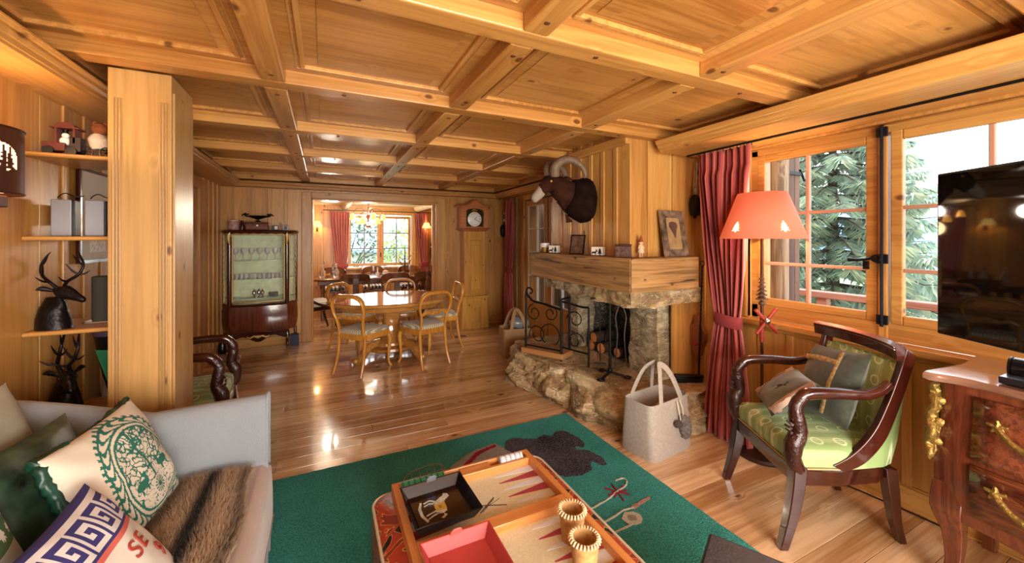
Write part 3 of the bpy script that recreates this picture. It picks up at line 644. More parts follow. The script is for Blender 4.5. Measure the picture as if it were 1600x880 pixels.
o = obj('silver_tray', B().lathe([(.0, 0), (.06, 0), (.075, .012), (.07, .012)], 24), SIL, None, (-.93, 6.24, .7081), smooth=40); tag(o, 'low silver dish at the left of the bottom shelf of the display cabinet', 'dish')
# things on top of the cabinet
ZV = 1.6155
t = thing('lidded_jar', 'pink and grey speckled ceramic jar on the left of the display cabinet top', 'jar', (-1.07, 6.24, ZV))
obj('body', B().lathe([(.052, 0), (.06, .01), (.06, .10), (.05, .115)], 20), plain('speckled_ceramic', '#a88076', .5, var=.5, vs=40), t, smooth=40); obj('lid', B().lathe([(.055, .115), (.055, .127), (.02, .132)], 20), plain('pale_ceramic', '#c8b0a0', .4), t, smooth=40)
t = thing('carved_figure', 'small dark carved wooden figure beside the jar on the display cabinet', 'figurine', (-.985, 6.25, ZV))
b = B(); limb(b, [(0, 0, 0), (.01, 0, .05), (0, 0, .09)], [.035, .03, .02]); obj('body', b, MAH, t, smooth=60); b = B(); b.sphere((.005, 0, .108), .02); limb(b, [(.01, 0, .07), (.05, 0, .10), (.06, 0, .06)], [.012, .012, .008]); obj('head', b, COPP, t, smooth=60)
t = thing('jewel_casket', 'reddish brown wooden casket in the middle of the display cabinet top', 'box', (-.80, 6.25, ZV))
obj('body', B().box((0, 0, .045), (.25, .15, .09)), ROSE, t, bev=.008); obj('clasp', B().lathe([(.012, 0), (.012, .006)], 12).xf(Matrix.Rotation(pi/2, 4, 'X')), SIL, t, (0, -.074, .06))
obj('lid', B().box((0, 0, .0995), (.255, .155, .018)), ROSE, t, bev=.006)
t = thing('bird_compote', 'dark footed bowl with a bird at each end, standing on the brown casket', 'bowl', (-.80, 6.25, ZV+.109))
b = B(); k = 0; b.lathe([(.035, 0), (.03, .01), (.01, .02), (.01, .035), (.04, .045), (.085, .065), (.10, .085), (.092, .085), (.06, .06)], 20)
for i, v in enumerate(b.v): b.v[i] = (v[0]*1.15, v[1]*.6, v[2])
obj('bowl', b, BRZ, t, smooth=60)
for s in (-1, 1):
    b = B(); limb(b, [(s*.10, 0, .075), (s*.13, 0, .085), (s*.145, 0, .105), (s*.185, 0, .082)], [.008, .018, .014, .003]); limb(b, [(s*.13, 0, .095), (s*.10, 0, .112)], [.012, .004]); obj('bird', b, BRZ, t, smooth=60)
for x, lab, c1, c2 in ((-.60, 'small black box with a white motif, right of the casket on the display cabinet', '#181818', '#d8d4cc'), (-.475, 'small grey framed blue tile at the right end of the display cabinet top', '#9a948c', '#22304e')):
    t = thing('small_box', lab, 'box', (x, 6.24, ZV)); obj('case', B().box((0, 0, .032), (.075, .04, .064)), plain('case_'+c1[1:], c1, .4), t, bev=.003)
    obj('inset', B().box((.012 if c2 == '#d8d4cc' else 0, -.0215, .033), (.035, .004, .045)), plain('inset_'+c2[1:], c2, .4), t)
o = obj('blue_box', B().box((0, 0, .075), (.10, .09, .15)), plain('dark_blue_card', '#1d2c48', .5), None, (-.37, 6.33, 0), bev=.004); tag(o, 'dark blue box on the floor under the right side of the display cabinet', 'box')
o = obj('dark_vase', B().lathe([(.04, 0), (.05, .02), (.045, .12), (.03, .16)], 16), plain('black_glaze', '#15151c', .2), None, (-1.19, 6.22, 0), smooth=40); tag(o, 'small black vase on the floor under the left side of the display cabinet', 'vase')
# ---------------------------------------------------------------- longcase clock
CK = wood('clock_pine', '#a8702e', '#e0a854', axis='Z', rough=.25, kscale=8, knots=1, knotcol='#4a2010'); CKR = wood('clock_pine_red', '#8e4a24', '#c07a48', axis='X', rough=.3, knots=0)
t = thing('longcase_clock', 'tall pine longcase clock with white dial and arched hood, in the far corner', 'clock', (2.28, 6.29, 0))
b = B(); b.loft([[(x*k, y*k2, z) for x, y in ((-.245, -.15), (.245, -.15), (.245, .15), (-.245, .15))] for z, k, k2 in ((0, 1.0, 1), (.03, 1.0, 1), (.04, .98, .98), (.5, .88, .94), (.51, .98, 1), (.54, .98, 1))]); base = obj('plinth', b, CK, t, bev=.004)
b = B(); pn = [(-.10, .10), (.10, .10), (.085, .36)]+arc(0, .36, .06, 10, 170, 8, .09)+[(-.085, .36)]; b.prism(pn, .012, 'Y', (0, -.157, 0)); obj('raised_panel', b, CK, base, bev=.006)
b = B(); b.bb(-.18, -.125, .54, .18, .13, 1.63); tr = obj('trunk', b, CK, t, bev=.006)
b = B(); b.bb(-.10, -.14, .58, .12, -.122, 1.47); dr = obj('door', b, CK, t, bev=.005)
b = B(); b.bb(-.062, -.149, .66, .082, -.139, 1.39); obj('door_field', b, CK, dr, bev=.008)
b = B()
for z, w in ((1.63, .40), (1.65, .46), (1.67, .52)): b.box((0, -.01, z), (w, .29 if w < .5 else .31, .022))
obj('hood_moulding', b, CKR, t, bev=.006)
b = B(); b.bb(-.235, -.13, 1.68, -.155, .14, 2.03).bb(.155, -.13, 1.68, .235, .14, 2.03).bb(-.155, -.13, 1.68, .155, .14, 1.70).bb(-.155, 0, 1.70, .155, .14, 2.03)
ar = [(-.155, 2.03), (-.155, 1.95)]+[(.155*-cos(pi*i/12), 1.95+.055*sin(pi*i/12)) for i in range(1, 12)]+[(.155, 1.95), (.155, 2.03)]
b.prism(ar, .13, 'Y', (0, -.13, 0)); hd = obj('hood', b, CKR, t)
tp = [(-.29, 2.03)]+[(-.29+.58*i/24, 2.05+.10*math.exp(-((i-12)/4.2)**2)) for i in range(25)]+[(.29, 2.03)]
b = B(); b.prism(tp, .30, 'Y', (0, -.16, 0)); obj('arched_pediment', b, CKR, t, bev=.006)
b = B(); b.tube([(x, -.165, z-.004) for x, z in tp[1:-1]], .011, 8); obj('pediment_bead', b, CKR, t, smooth=50)
b = B(); b.bb(-.15, -.10, 1.70, .15, -.09, 2.0); obj('dial_plate', b, plain('dark_brass', '#3a3626', .35, .7, var=.5, vs=30), t)
b = B(); b.lathe([(.118, 0), (.122, .008), (.115, .012), (0, .012)], 36); b.xf(Matrix.Rotation(pi/2, 4, 'X')); dl = obj('dial', b, plain('white_enamel', '#ece8e0', .25), t, (0, -.10, 1.825), smooth=30)
b = B(); limb(b, [(-.05, -.105, 1.96), (0, -.105, 1.99), (.05, -.105, 1.96)], [.012, .022, .012]); b.sphere((0, -.108, 1.965), .016); obj('dial_crest', b, GOLD, t, smooth=60)
b = B()
for a, l in ((40, .055), (118, .095)):
    b.tube([(0, -.016, 0), (l*sin(radians(a)), -.016, l*cos(radians(a)))], .0028, 6)
b.sphere((0, -.016, 0), .007); obj('hands', b, BLK, dl)
nm = B(); NUM = plain('numeral_black', '#181410', .6)
for i, s_ in enumerate(('XII', 'I', 'II', 'III', 'IIII', 'V', 'VI', 'VII', 'VIII', 'IX', 'X', 'XI')):
    a = 2*pi*i/12; me = text_mesh(s_, .026, NUM); me.transform(Matrix.Translation((.094*sin(a), -.0135, .094*cos(a))) @ Matrix.Rotation(-a, 4, 'Y').inverted() @ Matrix.Rotation(pi/2, 4, 'X'))
    obj('numeral', me, None, dl)
o = obj('floor_vent', B().box((0, 0, 0), (.22, .075, .006)), plain('vent_grey', '#4a463c', .5, .5), None, (1.86, 5.74, .0035)); tag(o, 'small dark metal vent grille let into the floor in front of the clock', 'vent')
# ================================================================ CURTAINS AND DINING ROOM
def curtain_mat(name, col, dark, pin):
    m, nt, b = newmat(name); N = nt.nodes; L = nt.links; tc = N.new('ShaderNodeTexCoord'); sp = N.new('ShaderNodeSeparateXYZ'); L.new(tc.outputs['UV'], sp.inputs[0])
    w = N.new('ShaderNodeMath'); w.operation = 'MULTIPLY'; w.inputs[1].default_value = 44; L.new(sp.outputs[0], w.inputs[0]); f = N.new('ShaderNodeMath'); f.operation = 'PINGPONG'; f.inputs[1].default_value = 1; L.new(w.outputs[0], f.inputs[0])
    r = N.new('ShaderNodeValToRGB'); e = r.color_ramp.elements; e[0].position = .1; e[0].color = srgb(pin); e[1].position = .16; e[1].color = srgb(col); q = e.new(.7); q.color = srgb(col); q = e.new(.8); q.color = srgb(dark)
    L.new(f.outputs[0], r.inputs[0]); L.new(r.outputs[0], b.inputs['Base Color']); b.inputs['Roughness'].default_value = .85; b.inputs['Sheen Weight'].default_value = .3
    return m
CUR = curtain_mat('red_curtain', '#a04038', '#742630', '#b8665e'); CUR2 = curtain_mat('rose_curtain', '#b0584c', '#93403c', '#c98878')
TIE = plain('tieback_cloth', '#8a3438', .85)
def curtain(label, loc, axis, H, wt, wtie, wb_, ztie, s_tie, mat, nf=9, amp=.035, cat='curtain', group=None, rod=None, hang=0):
    """hangs along `axis` from z=H at loc; wt/wtie/wb_ widths; s_tie shift of the tied waist"""
    t = thing('curtain', label, 'curtain', (loc[0], loc[1], hang), group=group)
    h = H-hang
    def wid(z):
        if z > ztie:
            k = (z-ztie)/(H-ztie); return wtie+(wt-wtie)*min(1, k*1.15)**.8, s_tie*(1-min(1, k*1.1))**1.4
        k = (ztie-z)/(ztie-hang+1e-6); return wtie+(wb_-wtie)*k**.75, s_tie*(1-.5*k)
    def f(u, v):
        z = hang+.004+(h-.004)*v; w, s = wid(z); k = 1-abs(z-ztie)/.9; am = amp*(.55+.45*min(1, abs(z-ztie)/.5))*(1 if v < .93 else .55)
        ph = 2*pi*nf*u; a = (u-.5)*w+s+.006*sin(3*z+ph); d = am*(sin(ph)+.3*sin(ph*.5+z*3))+.01*sin(4*z+u*9)
        return (a, d, z-hang) if axis == 'X' else (d, -a, z-hang)
    b = B(); b.grid(f, nf*12, 46)
    o = obj('drape', b, mat, t, smooth=180); m = o.modifiers.new('cloth', 'SOLIDIFY'); m.thickness = .004
    w, s = wid(ztie)
    b = B(); pp = []
    for i in range(20):
        a = 2*pi*i/20; x = s+(w/2+.012)*cos(a); y = (amp+.012)*sin(a); pp.append((x, y, 0) if axis == 'X' else (y, -x, 0))
    rings = [[(p[0]*k, p[1]*k, ztie-hang+dz+.02*(p[0] if axis == 'X' else p[1])/max(w, .01)) for p in pp] for dz, k in ((-.045, .98), (-.04, 1.05), (.04, 1.05), (.045, .98))]
    b.loft(rings, cap=False); obj('tieback', b, TIE, t, smooth=60)
    if wt > .3:
        b = B()
        for i in range(nf+1):
            a = (i/nf-.5)*wt; p = (a, 0, h+.01) if axis == 'X' else (0, -a, h+.01)
            b.tube([(p[0], p[1], h-.01), (p[0], p[1], h+.012)], .003, 6)
        obj('curtain_hooks', b, IRON, t, kind='stuff')
    return t
curtain('long red checked curtain tied back beside the right-hand window, by the fireplace', (2.70, 1.955), 'Y', 2.165, .43, .19, .42, .90, .03, CUR, nf=8)
curtain('narrow dark red curtain to the floor beside the longcase clock', (2.78, 5.88), 'Y', 2.15, .34, .18, .42, .98, -.02, CUR, nf=6, amp=.03)
o = obj('curtain_rod', B().tube([(2.70, 2.28, 2.18), (2.70, .3, 2.18)], .008), IRON, None, smooth=60); tag(o, 'thin black curtain rod under the pelmet over the big right-hand window', 'curtain rod')
curtain('rose red curtain left of the dining room window, tied above the table', (.33, 9.5), 'X', 2.10, .40, .20, .34, .87, .03, CUR2, nf=7, hang=0)
curtain('rose red curtain right of the dining room window, beside the wall lamp', (2.13, 9.5), 'X', 2.12, .30, .20, .3, .87, .06, CUR2, nf=6, hang=0)
o = obj('curtain_rod', B().tube([(-.02, 9.5, 2.13), (2.42, 9.5, 2.13)], .008), IRON, None, smooth=60); tag(o, 'thin dark curtain rod across the dining room wall above its window', 'curtain rod')
# dining table
t = thing('dining_table', 'long dark polished dining table in the far room under the chandelier', 'table', (.9, 8.25, 0))
b = B()
def rr(a, c, r, z, n=6):
    out = []
    for sx, sy, a0 in ((1, 1, 0), (-1, 1, 90), (-1, -1, 180), (1, -1, 270)):
        for i in range(n+1): q = radians(a0+90*i/n); out.append((sx*(a-r)+r*cos(q), sy*(c-r)+r*sin(q), z))
    return out
b.loft([rr(1.08, .46, .25, .72), rr(1.1, .48, .27, .73), rr(1.1, .48, .27, .752), rr(1.09, .47, .26, .76)]); obj('tabletop', b, WAL, t, smooth=40)
b = B(); b.bb(-1.0, -.36, .64, 1.0, .36, .72); obj('apron', b, WAL, t, bev=.01)
for sx in (-1, 1):
    for sy in (-1, 1): obj('leg', B().lathe([(.035, 0), (.03, .1), (.045, .3), (.03, .5), (.05, .64)], 12, (sx*.92, sy*.3, 0)), WAL, t, smooth=50)
STRP = striped('seat_stripe', '#e2dccb', '#2c3350', 28, 'X', .5, .8)
def make_tub():
    t = thing('barrel_back_chair', '', 'chair')
    b = B(); q = [(.24*sin(radians(a)), -.02-.24*cos(radians(a))+.24-.22, 0) for a in range(-75, 76, 10)]
    def pt(a, z, off): return ((.245+off)*sin(radians(a)), .02-(.235+off)*cos(radians(a)), z)
    rings = []
    for a in range(-80, 81, 8):
        k = abs(a)/80; z1 = .885-.09*k**3; z0 = .77-.10*k**2; rings.append([pt(a, z0, -.008), pt(a, z0, .01), pt(a, z1, .016), pt(a, z1, -.004)])
    b.loft(rings); obj('top_rail', b, WAL, t, smooth=40)
    b = B(); b.bb(-.05, -.245, .44, .05, -.215, .80); obj('splat', b, WAL, t, bev=.006)
    for s in (-1, 1):
        b = B(); limb(b, [(s*.245, -.02, .72), (s*.23, -.04, .62), (s*.21, -.10, .5), (s*.2, -.16, .3), (s*.21, -.24, 0)], [.018, .018, .02, .018, .014]); obj('leg', b, WAL, t, smooth=60)
        b = B(); limb(b, [(s*.20, .19, .43), (s*.2, .2, .2), (s*.2, .21, 0)], [.022, .017, .013]); obj('leg', b, WAL, t, smooth=60)
    obj('seat_frame', B().bb(-.225, -.20, .39, .225, .22, .44), WAL, t, bev=.02); obj('seat', B().bb(-.215, -.19, .44, .215, .21, .49), STRP, t, bev=.02)
    return t
tc_ = make_tub(); DG = 'dark barrel-backed chairs round the dining table'
for i, (x, y, a, lab) in enumerate(((.50, 7.50, 0, 'dark barrel-backed dining chair with its back to us, left of the near pair'), (1.20, 7.50, -2, 'dark barrel-backed dining chair with its back to us, right of the near pair'),
        (1.80, 7.52, -8, 'dark barrel-backed dining chair half hidden by the opening jamb, right end of the table'), (.18, 9.0, 180, 'dark barrel-backed dining chair on the window side, below the left curtain'),
        (.98, 9.0, 178, 'dark barrel-backed dining chair on the window side, below the middle of the window'), (1.75, 9.0, 182, 'dark barrel-backed dining chair on the window side, below the right curtain'))):
    o = tc_ if i == 0 else copy_tree(tc_); o.location = (x, y, 0); o.rotation_euler = (0, 0, radians(a)); o['label'] = lab; o['group'] = DG
# gondola chair at the left of the opening
t = thing('scroll_armchair', 'dark mahogany chair with a striped seat, cut off by the left jamb of the opening', 'chair', (-.16, 7.10, 0), radians(-70))
obj('seat', B().bb(-.23, -.2, .42, .23, .25, .50), STRP, t, bev=.02); obj('seat_frame', B().bb(-.24, -.22, .36, .24, .26, .42), MAH, t, bev=.01)
for s in (-1, 1):
    b = B(); limb(b, [(s*.23, -.34, .92), (s*.235, -.28, .75), (s*.24, -.12, .55), (s*.24, .05, .45), (s*.24, .22, .42)], [.02, .022, .024, .024, .02]); obj('side_rail', b, MAH, t, smooth=60)
    b = B(); limb(b, [(s*.22, .22, .38), (s*.22, .26, .2), (s*.22, .32, 0)], [.022, .02, .016]); obj('leg', b, MAH, t, smooth=60); b = B(); limb(b, [(s*.22, -.2, .38), (s*.22, -.24, .2), (s*.22, -.32, 0)], [.022, .02, .016]); obj('leg', b, MAH, t, smooth=60)
b = B(); b.grid(lambda u, v: ((u-.5)*.44, -.10-.22*v**.7, .5+.42*v), 6, 8); o = obj('back_panel', b, STRP, t, smooth=60); o.modifiers.new('s', 'SOLIDIFY').thickness = .02
# dark cabinet end at right of opening
t = thing('low_cabinet', 'red-brown mahogany cabinet end at the right edge of the dining room opening', 'cabinet', (2.26, 7.2, 0)); obj('body', B().bb(-.2, -.35, .06, .2, .35, .86), ROSEZ, t, bev=.01); obj('top', B().bb(-.22, -.37, .86, .22, .37, .89), MAH, t, bev=.006); obj('plinth', B().bb(-.18, -.33, 0, .18, .33, .06), MAH, t)
# table items
CRY2 = plain('clear_decanter', '#ffffff', .02, trans=.9, ior=1.2)
dec = B().lathe([(.04, 0), (.055, .02), (.055, .1), (.02, .15), (.014, .2), (.022, .22), (.02, .22), (.012, .2)], 16, cap=False).mesh('decanter', CRY2, 60)
for x, lab in ((-.02, 'tall clear glass decanter at the left end of the dining table, leftmost of two'), (.22, 'tall clear glass decanter nearer the middle of the dining table, right of two')):
    t = thing('decanter', lab, 'decanter', (x, 8.35, .7605)); obj('bottle', dec, None, t); obj('stopper', B().sphere((0, 0, .245), .018), CRY2, t, smooth=60)
    t['group'] = 'glass decanters on the dining table'
CAN = plain('candle_wax', '#e8e0cc', .5)
t = thing('candle_tumbler', 'pale candle in a glass at the middle of the dining table', 'candle', (.98, 8.3, .7605)); obj('candle', B().lathe([(.012, 0), (.012, .16)], 10), CAN, t); obj('holder', B().lathe([(.035, 0), (.04, .05), (.036, .05), (.03, .006)], 16, cap=False), CRY, t, smooth=60)
t = thing('candelabra', 'bronze branching candelabra on the dining table in front of the window right pane', 'candelabra', (1.52, 8.3, .7605))
b = B(); b.lathe([(.07, 0), (.06, .02), (.015, .04), (.012, .25), (.02, .27), (.01, .3), (.01, .52), (0, .54)], 12); obj('stem', b, COPP, t, smooth=50)
for lv, (z, L_) in enumerate(((.28, .17), (.38, .12))):
    for a in range(0, 360, 90):
        b = B(); a_ = radians(a+30+lv*45); limb(b, [(0, 0, z-.05), (L_*.5*cos(a_), L_*.5*sin(a_), z-.07), (L_*cos(a_), L_*sin(a_), z+.02)], [.007, .006, .005], n=6)
        br = obj('branch', b, COPP, t, smooth=60); b = B(); b.lathe([(.004, 0), (.018, .01), (.01, .012), (.009, .06)], 8, (L_*cos(a_), L_*sin(a_), z+.02)); obj('candle_cup', b, CAN, br)
t = thing('flower_bowl', 'small bowl of pale pink flowers on the dining table below the window', 'flower bowl', (1.12, 8.2, .7605)); obj('bowl', B().lathe([(.03, 0), (.06, .03), (.065, .06)], 16), CRY, t, smooth=50)
for i in range(5):
    obj('flower', B().sphere((.03*cos(i*1.26), .03*sin(i*1.26), .075+.006*(i % 2)), .025, 8, 6).noise(.006, 60), plain('pale_rose', '#d8a898', .8) if i == 0 else bpy.data.materials['pale_rose'], t, smooth=60)
# chandelier
t = thing('chandelier', 'brass chandelier with amber tulip glass shades over the dining table', 'chandelier', (.80, 8.3, 2.25))
obj('ceiling_cup', B().lathe([(.012, -.09), (.03, -.06), (.05, -.01), (.05, 0)], 16), COPP, t, smooth=50); obj('stem', B().lathe([(.0, -.56), (.02, -.54), (.04, -.51), (.05, -.49), (.03, -.47), (.01, -.44), (.012, -.35), (.03, -.30), (.012, -.26), (.008, -.06)], 14), COPP, t, smooth=50)
AMB = plain('amber_glass', '#e8a040', .3, emit='#ffb84a', es=2.6)
for i in range(8):
    a = 2*pi*i/8+.2; low = i % 2; R = .30 if not low else .2; z0 = -.32 if not low else -.40
    b = B(); limb(b, [(0, 0, z0), (R*.35*cos(a), R*.35*sin(a), z0+.16), (R*.8*cos(a), R*.8*sin(a), z0+.15), (R*cos(a), R*sin(a), z0+.04)], [.008, .006, .006, .007], n=6); ar_ = obj('arm', b, COPP, t, smooth=60)
    b = B(); b.lathe([(.016, .03), (.03, .01), (.045, -.03), (.05, -.065), (.062, -.085)], 12, (R*cos(a), R*sin(a), z0+.03), cap=False); s_ = obj('tulip_shade', b, AMB, ar_, smooth=60); s_.modifiers.new('s', 'SOLIDIFY').thickness = .002
point('chandelier_light', (.80, 8.3, 1.68), 10, (1, .7, .35), .12)
# wall lamps of the dining room
SHD = plain('cream_shade', '#f0cf7a', .7, emit='#ffd070', es=1.8)
for x, lab in ((-.13, 'small brass wall lamp with cream shade at the left of the dining room'), (2.25, 'small brass wall lamp with cream shade right of the dining room window')):
    t = thing('wall_lamp', lab, 'lamp', (x, 9.58, 1.72)); obj('bracket', B().tube(smoothpath([(0, 0, 0), (0, -.06, -.05), (0, -.12, -.02), (0, -.12, .03)]), .008).box((0, -.004, 0), (.05, .014, .12)), COPP, t, smooth=40)
    obj('shade', B().lathe([(.11, .04), (.055, .16)], 20, (0, -.12, 0), cap=False), SHD, t, smooth=60); t['group'] = 'wall lamps of the dining room'
    point('wall_lamp_light', (x, 9.46, 1.80), 5, (1, .72, .38), .03)
t = thing('hanging_mask', 'dark carved wall ornament below the right wall lamp of the dining room', 'wall ornament', (2.40, 9.56, 1.0))
b = B(); limb(b, [(0, 0, 0), (.01, -.02, .12), (-.005, -.03, .28)], [.02, .05, .04]); obj('lower_body', b, MAH, t, smooth=60); b = B(); b.sphere((0, -.03, .36), .05); limb(b, [(0, 0, .38), (.03, 0, .5), (0, 0, .6)], [.03, .02, .01]); obj('upper_body', b, COPP, t, smooth=60)
# ================================================================ FIREPLACE
def stone_mat(name, c1, c2, c3, sc=3, seed=0):
    m, nt, b = newmat(name); N = nt.nodes; L = nt.links; tc = N.new('ShaderNodeTexCoord')
    mp = N.new('ShaderNodeMapping'); mp.inputs['Rotation'].default_value = (.5, .3, .6); mp.inputs['Scale'].default_value = (1, 1, 2.2); mp.inputs['Location'].default_value = (seed, 0, 0); L.new(tc.outputs['Object'], mp.inputs[0])
    n1 = N.new('ShaderNodeTexNoise'); n1.inputs['Scale'].default_value = sc; n1.inputs['Detail'].default_value = 10; n1.inputs['Roughness'].default_value = .7; n1.inputs['Distortion'].default_value = .8; L.new(mp.outputs[0], n1.inputs[0])
    r = N.new('ShaderNodeValToRGB'); e = r.color_ramp.elements; e[0].position = .33; e[0].color = srgb(c1); e[1].position = .52; e[1].color = srgb(c2); q = e.new(.68); q.color = srgb(c3); L.new(n1.outputs[0], r.inputs[0])
    n2 = N.new('ShaderNodeTexNoise'); n2.inputs['Scale'].default_value = sc*12; n2.inputs['Detail'].default_value = 8; L.new(mp.outputs[0], n2.inputs[0])
    mx = N.new('ShaderNodeMix'); mx.data_type = 'RGBA'; mx.blend_type = 'OVERLAY'; mx.inputs['Factor'].default_value = .6; L.new(r.outputs[0], mx.inputs['A']); L.new(n2.outputs['Color'], mx.inputs['B'])
    hs = N.new('ShaderNodeHueSaturation'); hs.inputs['Saturation'].default_value = .85; L.new(mx.outputs['Result'], hs.inputs['Color'])
    n3 = N.new('ShaderNodeTexNoise'); n3.inputs['Scale'].default_value = sc*1.6; n3.inputs['Detail'].default_value = 6; n3.inputs['Distortion'].default_value = 1.5; L.new(mp.outputs[0], n3.inputs[0])
    vr = N.new('ShaderNodeValToRGB'); e = vr.color_ramp.elements; e[0].position = .485; e[0].color = (0, 0, 0, 1); e[1].position = .515; e[1].color = (0, 0, 0, 1); q = e.new(.50); q.color = (.75, .75, .75, 1); L.new(n3.outputs[0], vr.inputs[0])
    mv = N.new('ShaderNodeMix'); mv.data_type = 'RGBA'; L.new(vr.outputs[0], mv.inputs['Factor']); L.new(hs.outputs[0], mv.inputs['A']); mv.inputs['B'].default_value = srgb('#e6d6b0')
    L.new(mv.outputs['Result'], b.inputs['Base Color']); b.inputs['Roughness'].default_value = .62
    ad = N.new('ShaderNodeMath'); ad.operation = 'ADD'; L.new(n1.outputs[0], ad.inputs[0]); ml = N.new('ShaderNodeMath'); ml.operation = 'MULTIPLY'; ml.inputs[1].default_value = .35; L.new(n2.outputs[0], ml.inputs[0]); L.new(ml.outputs[0], ad.inputs[1])
    p = N.new('ShaderNodeBump'); p.inputs['Strength'].default_value = .9; p.inputs['Distance'].default_value = .03; L.new(ad.outputs[0], p.inputs['Height']); L.new(p.outputs[0], b.inputs['Normal'])
    return m
ST1 = stone_mat('golden_gneiss', '#4e3c24', '#a8854c', '#dcc89c'); ST2 = stone_mat('grey_gold_gneiss', '#40382a', '#98825a', '#d0c09a', 4, 5); ST3 = stone_mat('dark_stone', '#1d1815', '#3c322a', '#5a4c3c', 4, 9)  # last one is the darker stone of hood and firebox
def resample(poly, n):
    P = [Vector((*p, 0)) for p in poly]; P.append(P[0]); L_ = [0]
    for i in range(len(P)-1): L_.append(L_[-1]+(P[i+1]-P[i]).length)
    out = []
    for k in range(n):
        d = L_[-1]*k/n; i = max(j for j in range(len(L_)) if L_[j] <= d+1e-9); i = min(i, len(P)-2); t = (d-L_[i])/(L_[i+1]-L_[i]); p = P[i].lerp(P[i+1], t); out.append((p.x, p.y))
    return out
FP = thing('fireplace', 'rough golden stone corner fireplace with a heavy boulder hearth and open firebox', 'fireplace', (2.4, 3.1, 0))
F0 = Vector((-2.4, -3.1, 0))
def fobj(name, b, mat, smooth=None, bev=0, parent=None):
    if parent is None: b.xf(Matrix.Translation(F0)); parent = FP
    return obj(name, b, mat, parent, smooth=smooth, bev=bev)
bot = [(1.70, 3.74), (1.86, 4.06), (2.92, 4.08), (2.92, 2.12), (2.72, 2.06), (2.40, 2.14), (2.06, 2.36), (1.90, 2.82), (1.82, 3.25)]
top = [(1.84, 3.72), (1.98, 4.02), (2.92, 4.04), (2.92, 2.22), (2.72, 2.16), (2.44, 2.24), (2.14, 2.50), (2.02, 2.9), (1.93, 3.3)]
NR = 260; Rb = resample(bot, NR); Rt = resample(top, NR); cxy = (2.45, 3.1); rings = []
def hz(x, y): return .29+.03*(y-2.3)
for t_ in (0, .05, .1, .16, .22, .29, .36, .43, .5, .57, .64, .71, .78, .85, .91, .96):
    bulge = .05*sin(pi*t_)
    rings.append([(Rb[i][0]*(1-t_)+Rt[i][0]*t_-bulge, Rb[i][1]*(1-t_)+Rt[i][1]*t_-bulge*.6, t_*hz(*Rt[i])) for i in range(NR)])
for k in (.99, .96, .92, .87, .81, .74, .66, .57, .47, .36, .24, .12):
    rings.append([(cxy[0]+(Rt[i][0]-cxy[0])*k, cxy[1]+(Rt[i][1]-cxy[1])*k, hz(*Rt[i])+.004*(1-k)) for i in range(NR)])
b = B(); b.loft(rings)
for i, v in enumerate(b.v):
    p = Vector(v); s = .075 if v[2] < hz(v[0], v[1])-.02 else .02
    q = noise.noise_vector(p*2.6)*s*.7
    n_ = Vector((v[0]-cxy[0], v[1]-cxy[1], 0)).normalized()
    if s > .05:
        c1 = noise.voronoi(Vector((p.x*3.2, p.y*3.2, p.z*5+p.x*1.5)))[0]; q += n_*(.16*(c1[1]-c1[0])-.05)*min(1, v[2]*12+.25)
        c2 = noise.voronoi(Vector((p.x*9, p.y*9, p.z*14+p.y*4)))[0]; q += n_*(.05*(c2[1]-c2[0])-.015)+noise.noise_vector(p*26)*.006
    else:
        c2 = noise.voronoi(Vector((p.x*3, p.y*3, 0)))[0]; q += Vector((0, 0, .03*min(.5, c2[1]-c2[0])-.012))+noise.noise_vector(p*22)*.005
    x = min(v[0]+q.x, 2.925); b.v[i] = (x, v[1]+q.y, max(0, v[2]+q.z*(.6 if v[2] > .01 else 0)))
fobj('hearth_boulder', b, ST1, smooth=24)
def rough_block(x0, y0, z0, x1, y1, z1, amp=.018, n=22, seed=0, taper=0):
    b = B(); import bmesh
    q = bmesh.new(); bmesh.ops.create_cube(q, size=1); bmesh.ops.subdivide_edges(q, edges=q.edges, cuts=n, use_grid_fill=True)
    for v in q.verts:
        k = 1-taper*(.5-v.co.z); x = (x0+x1)/2+v.co.x*(x1-x0)*k; y = (y0+y1)/2+v.co.y*(y1-y0)*k; z = (z0+z1)/2+v.co.z*(z1-z0)
        p = Vector((x, y, z)); c1 = noise.voronoi(Vector((p.x*6+seed, p.y*6, p.z*8)))[0]; nn = Vector((v.co.x, v.co.y, v.co.z*.6)); d = noise.noise_vector(p*4+Vector((seed, 0, 0)))*amp*1.1+noise.noise_vector(p*22+Vector((seed, 0, 0)))*amp*.35+nn*(c1[1]-c1[0]-.3)*amp*2.2
        v.co = p+d
    q.verts.ensure_lookup_table(); b.add([v.co[:] for v in q.verts], [[v.index for v in f.verts] for f in q.faces]); q.free(); return b
fobj('stone_pier', rough_block(2.56, 2.46, .27, 2.90, 2.80, .97, .016, 22, 3), ST2, smooth=35)
fobj('stone_jamb', rough_block(2.45, 3.46, .29, 2.66, 3.60, .97, .016, 18, 6), ST2, smooth=35)
b = rough_block(2.12, 2.31, .955, 2.90, 2.75, 1.085, .026, 26, 8); fobj('lintel_stone', b, ST1, smooth=35)
b = rough_block(2.14, 2.72, .985, 2.55, 3.68, 1.085, .03, 26, 11); fobj('lintel_stone', b, ST2, smooth=35)
b = B(); b.bb(2.53, 2.78, 1.0, 2.93, 3.56, 1.33); fobj('smoke_hood', b, ST3)
b = B(); b.bb(2.905, 2.75, .3, 2.925, 3.58, 1.0).bb(2.66, 3.55, .3, 2.925, 3.59, 1.0); fobj('firebox_lining', b, ST3)
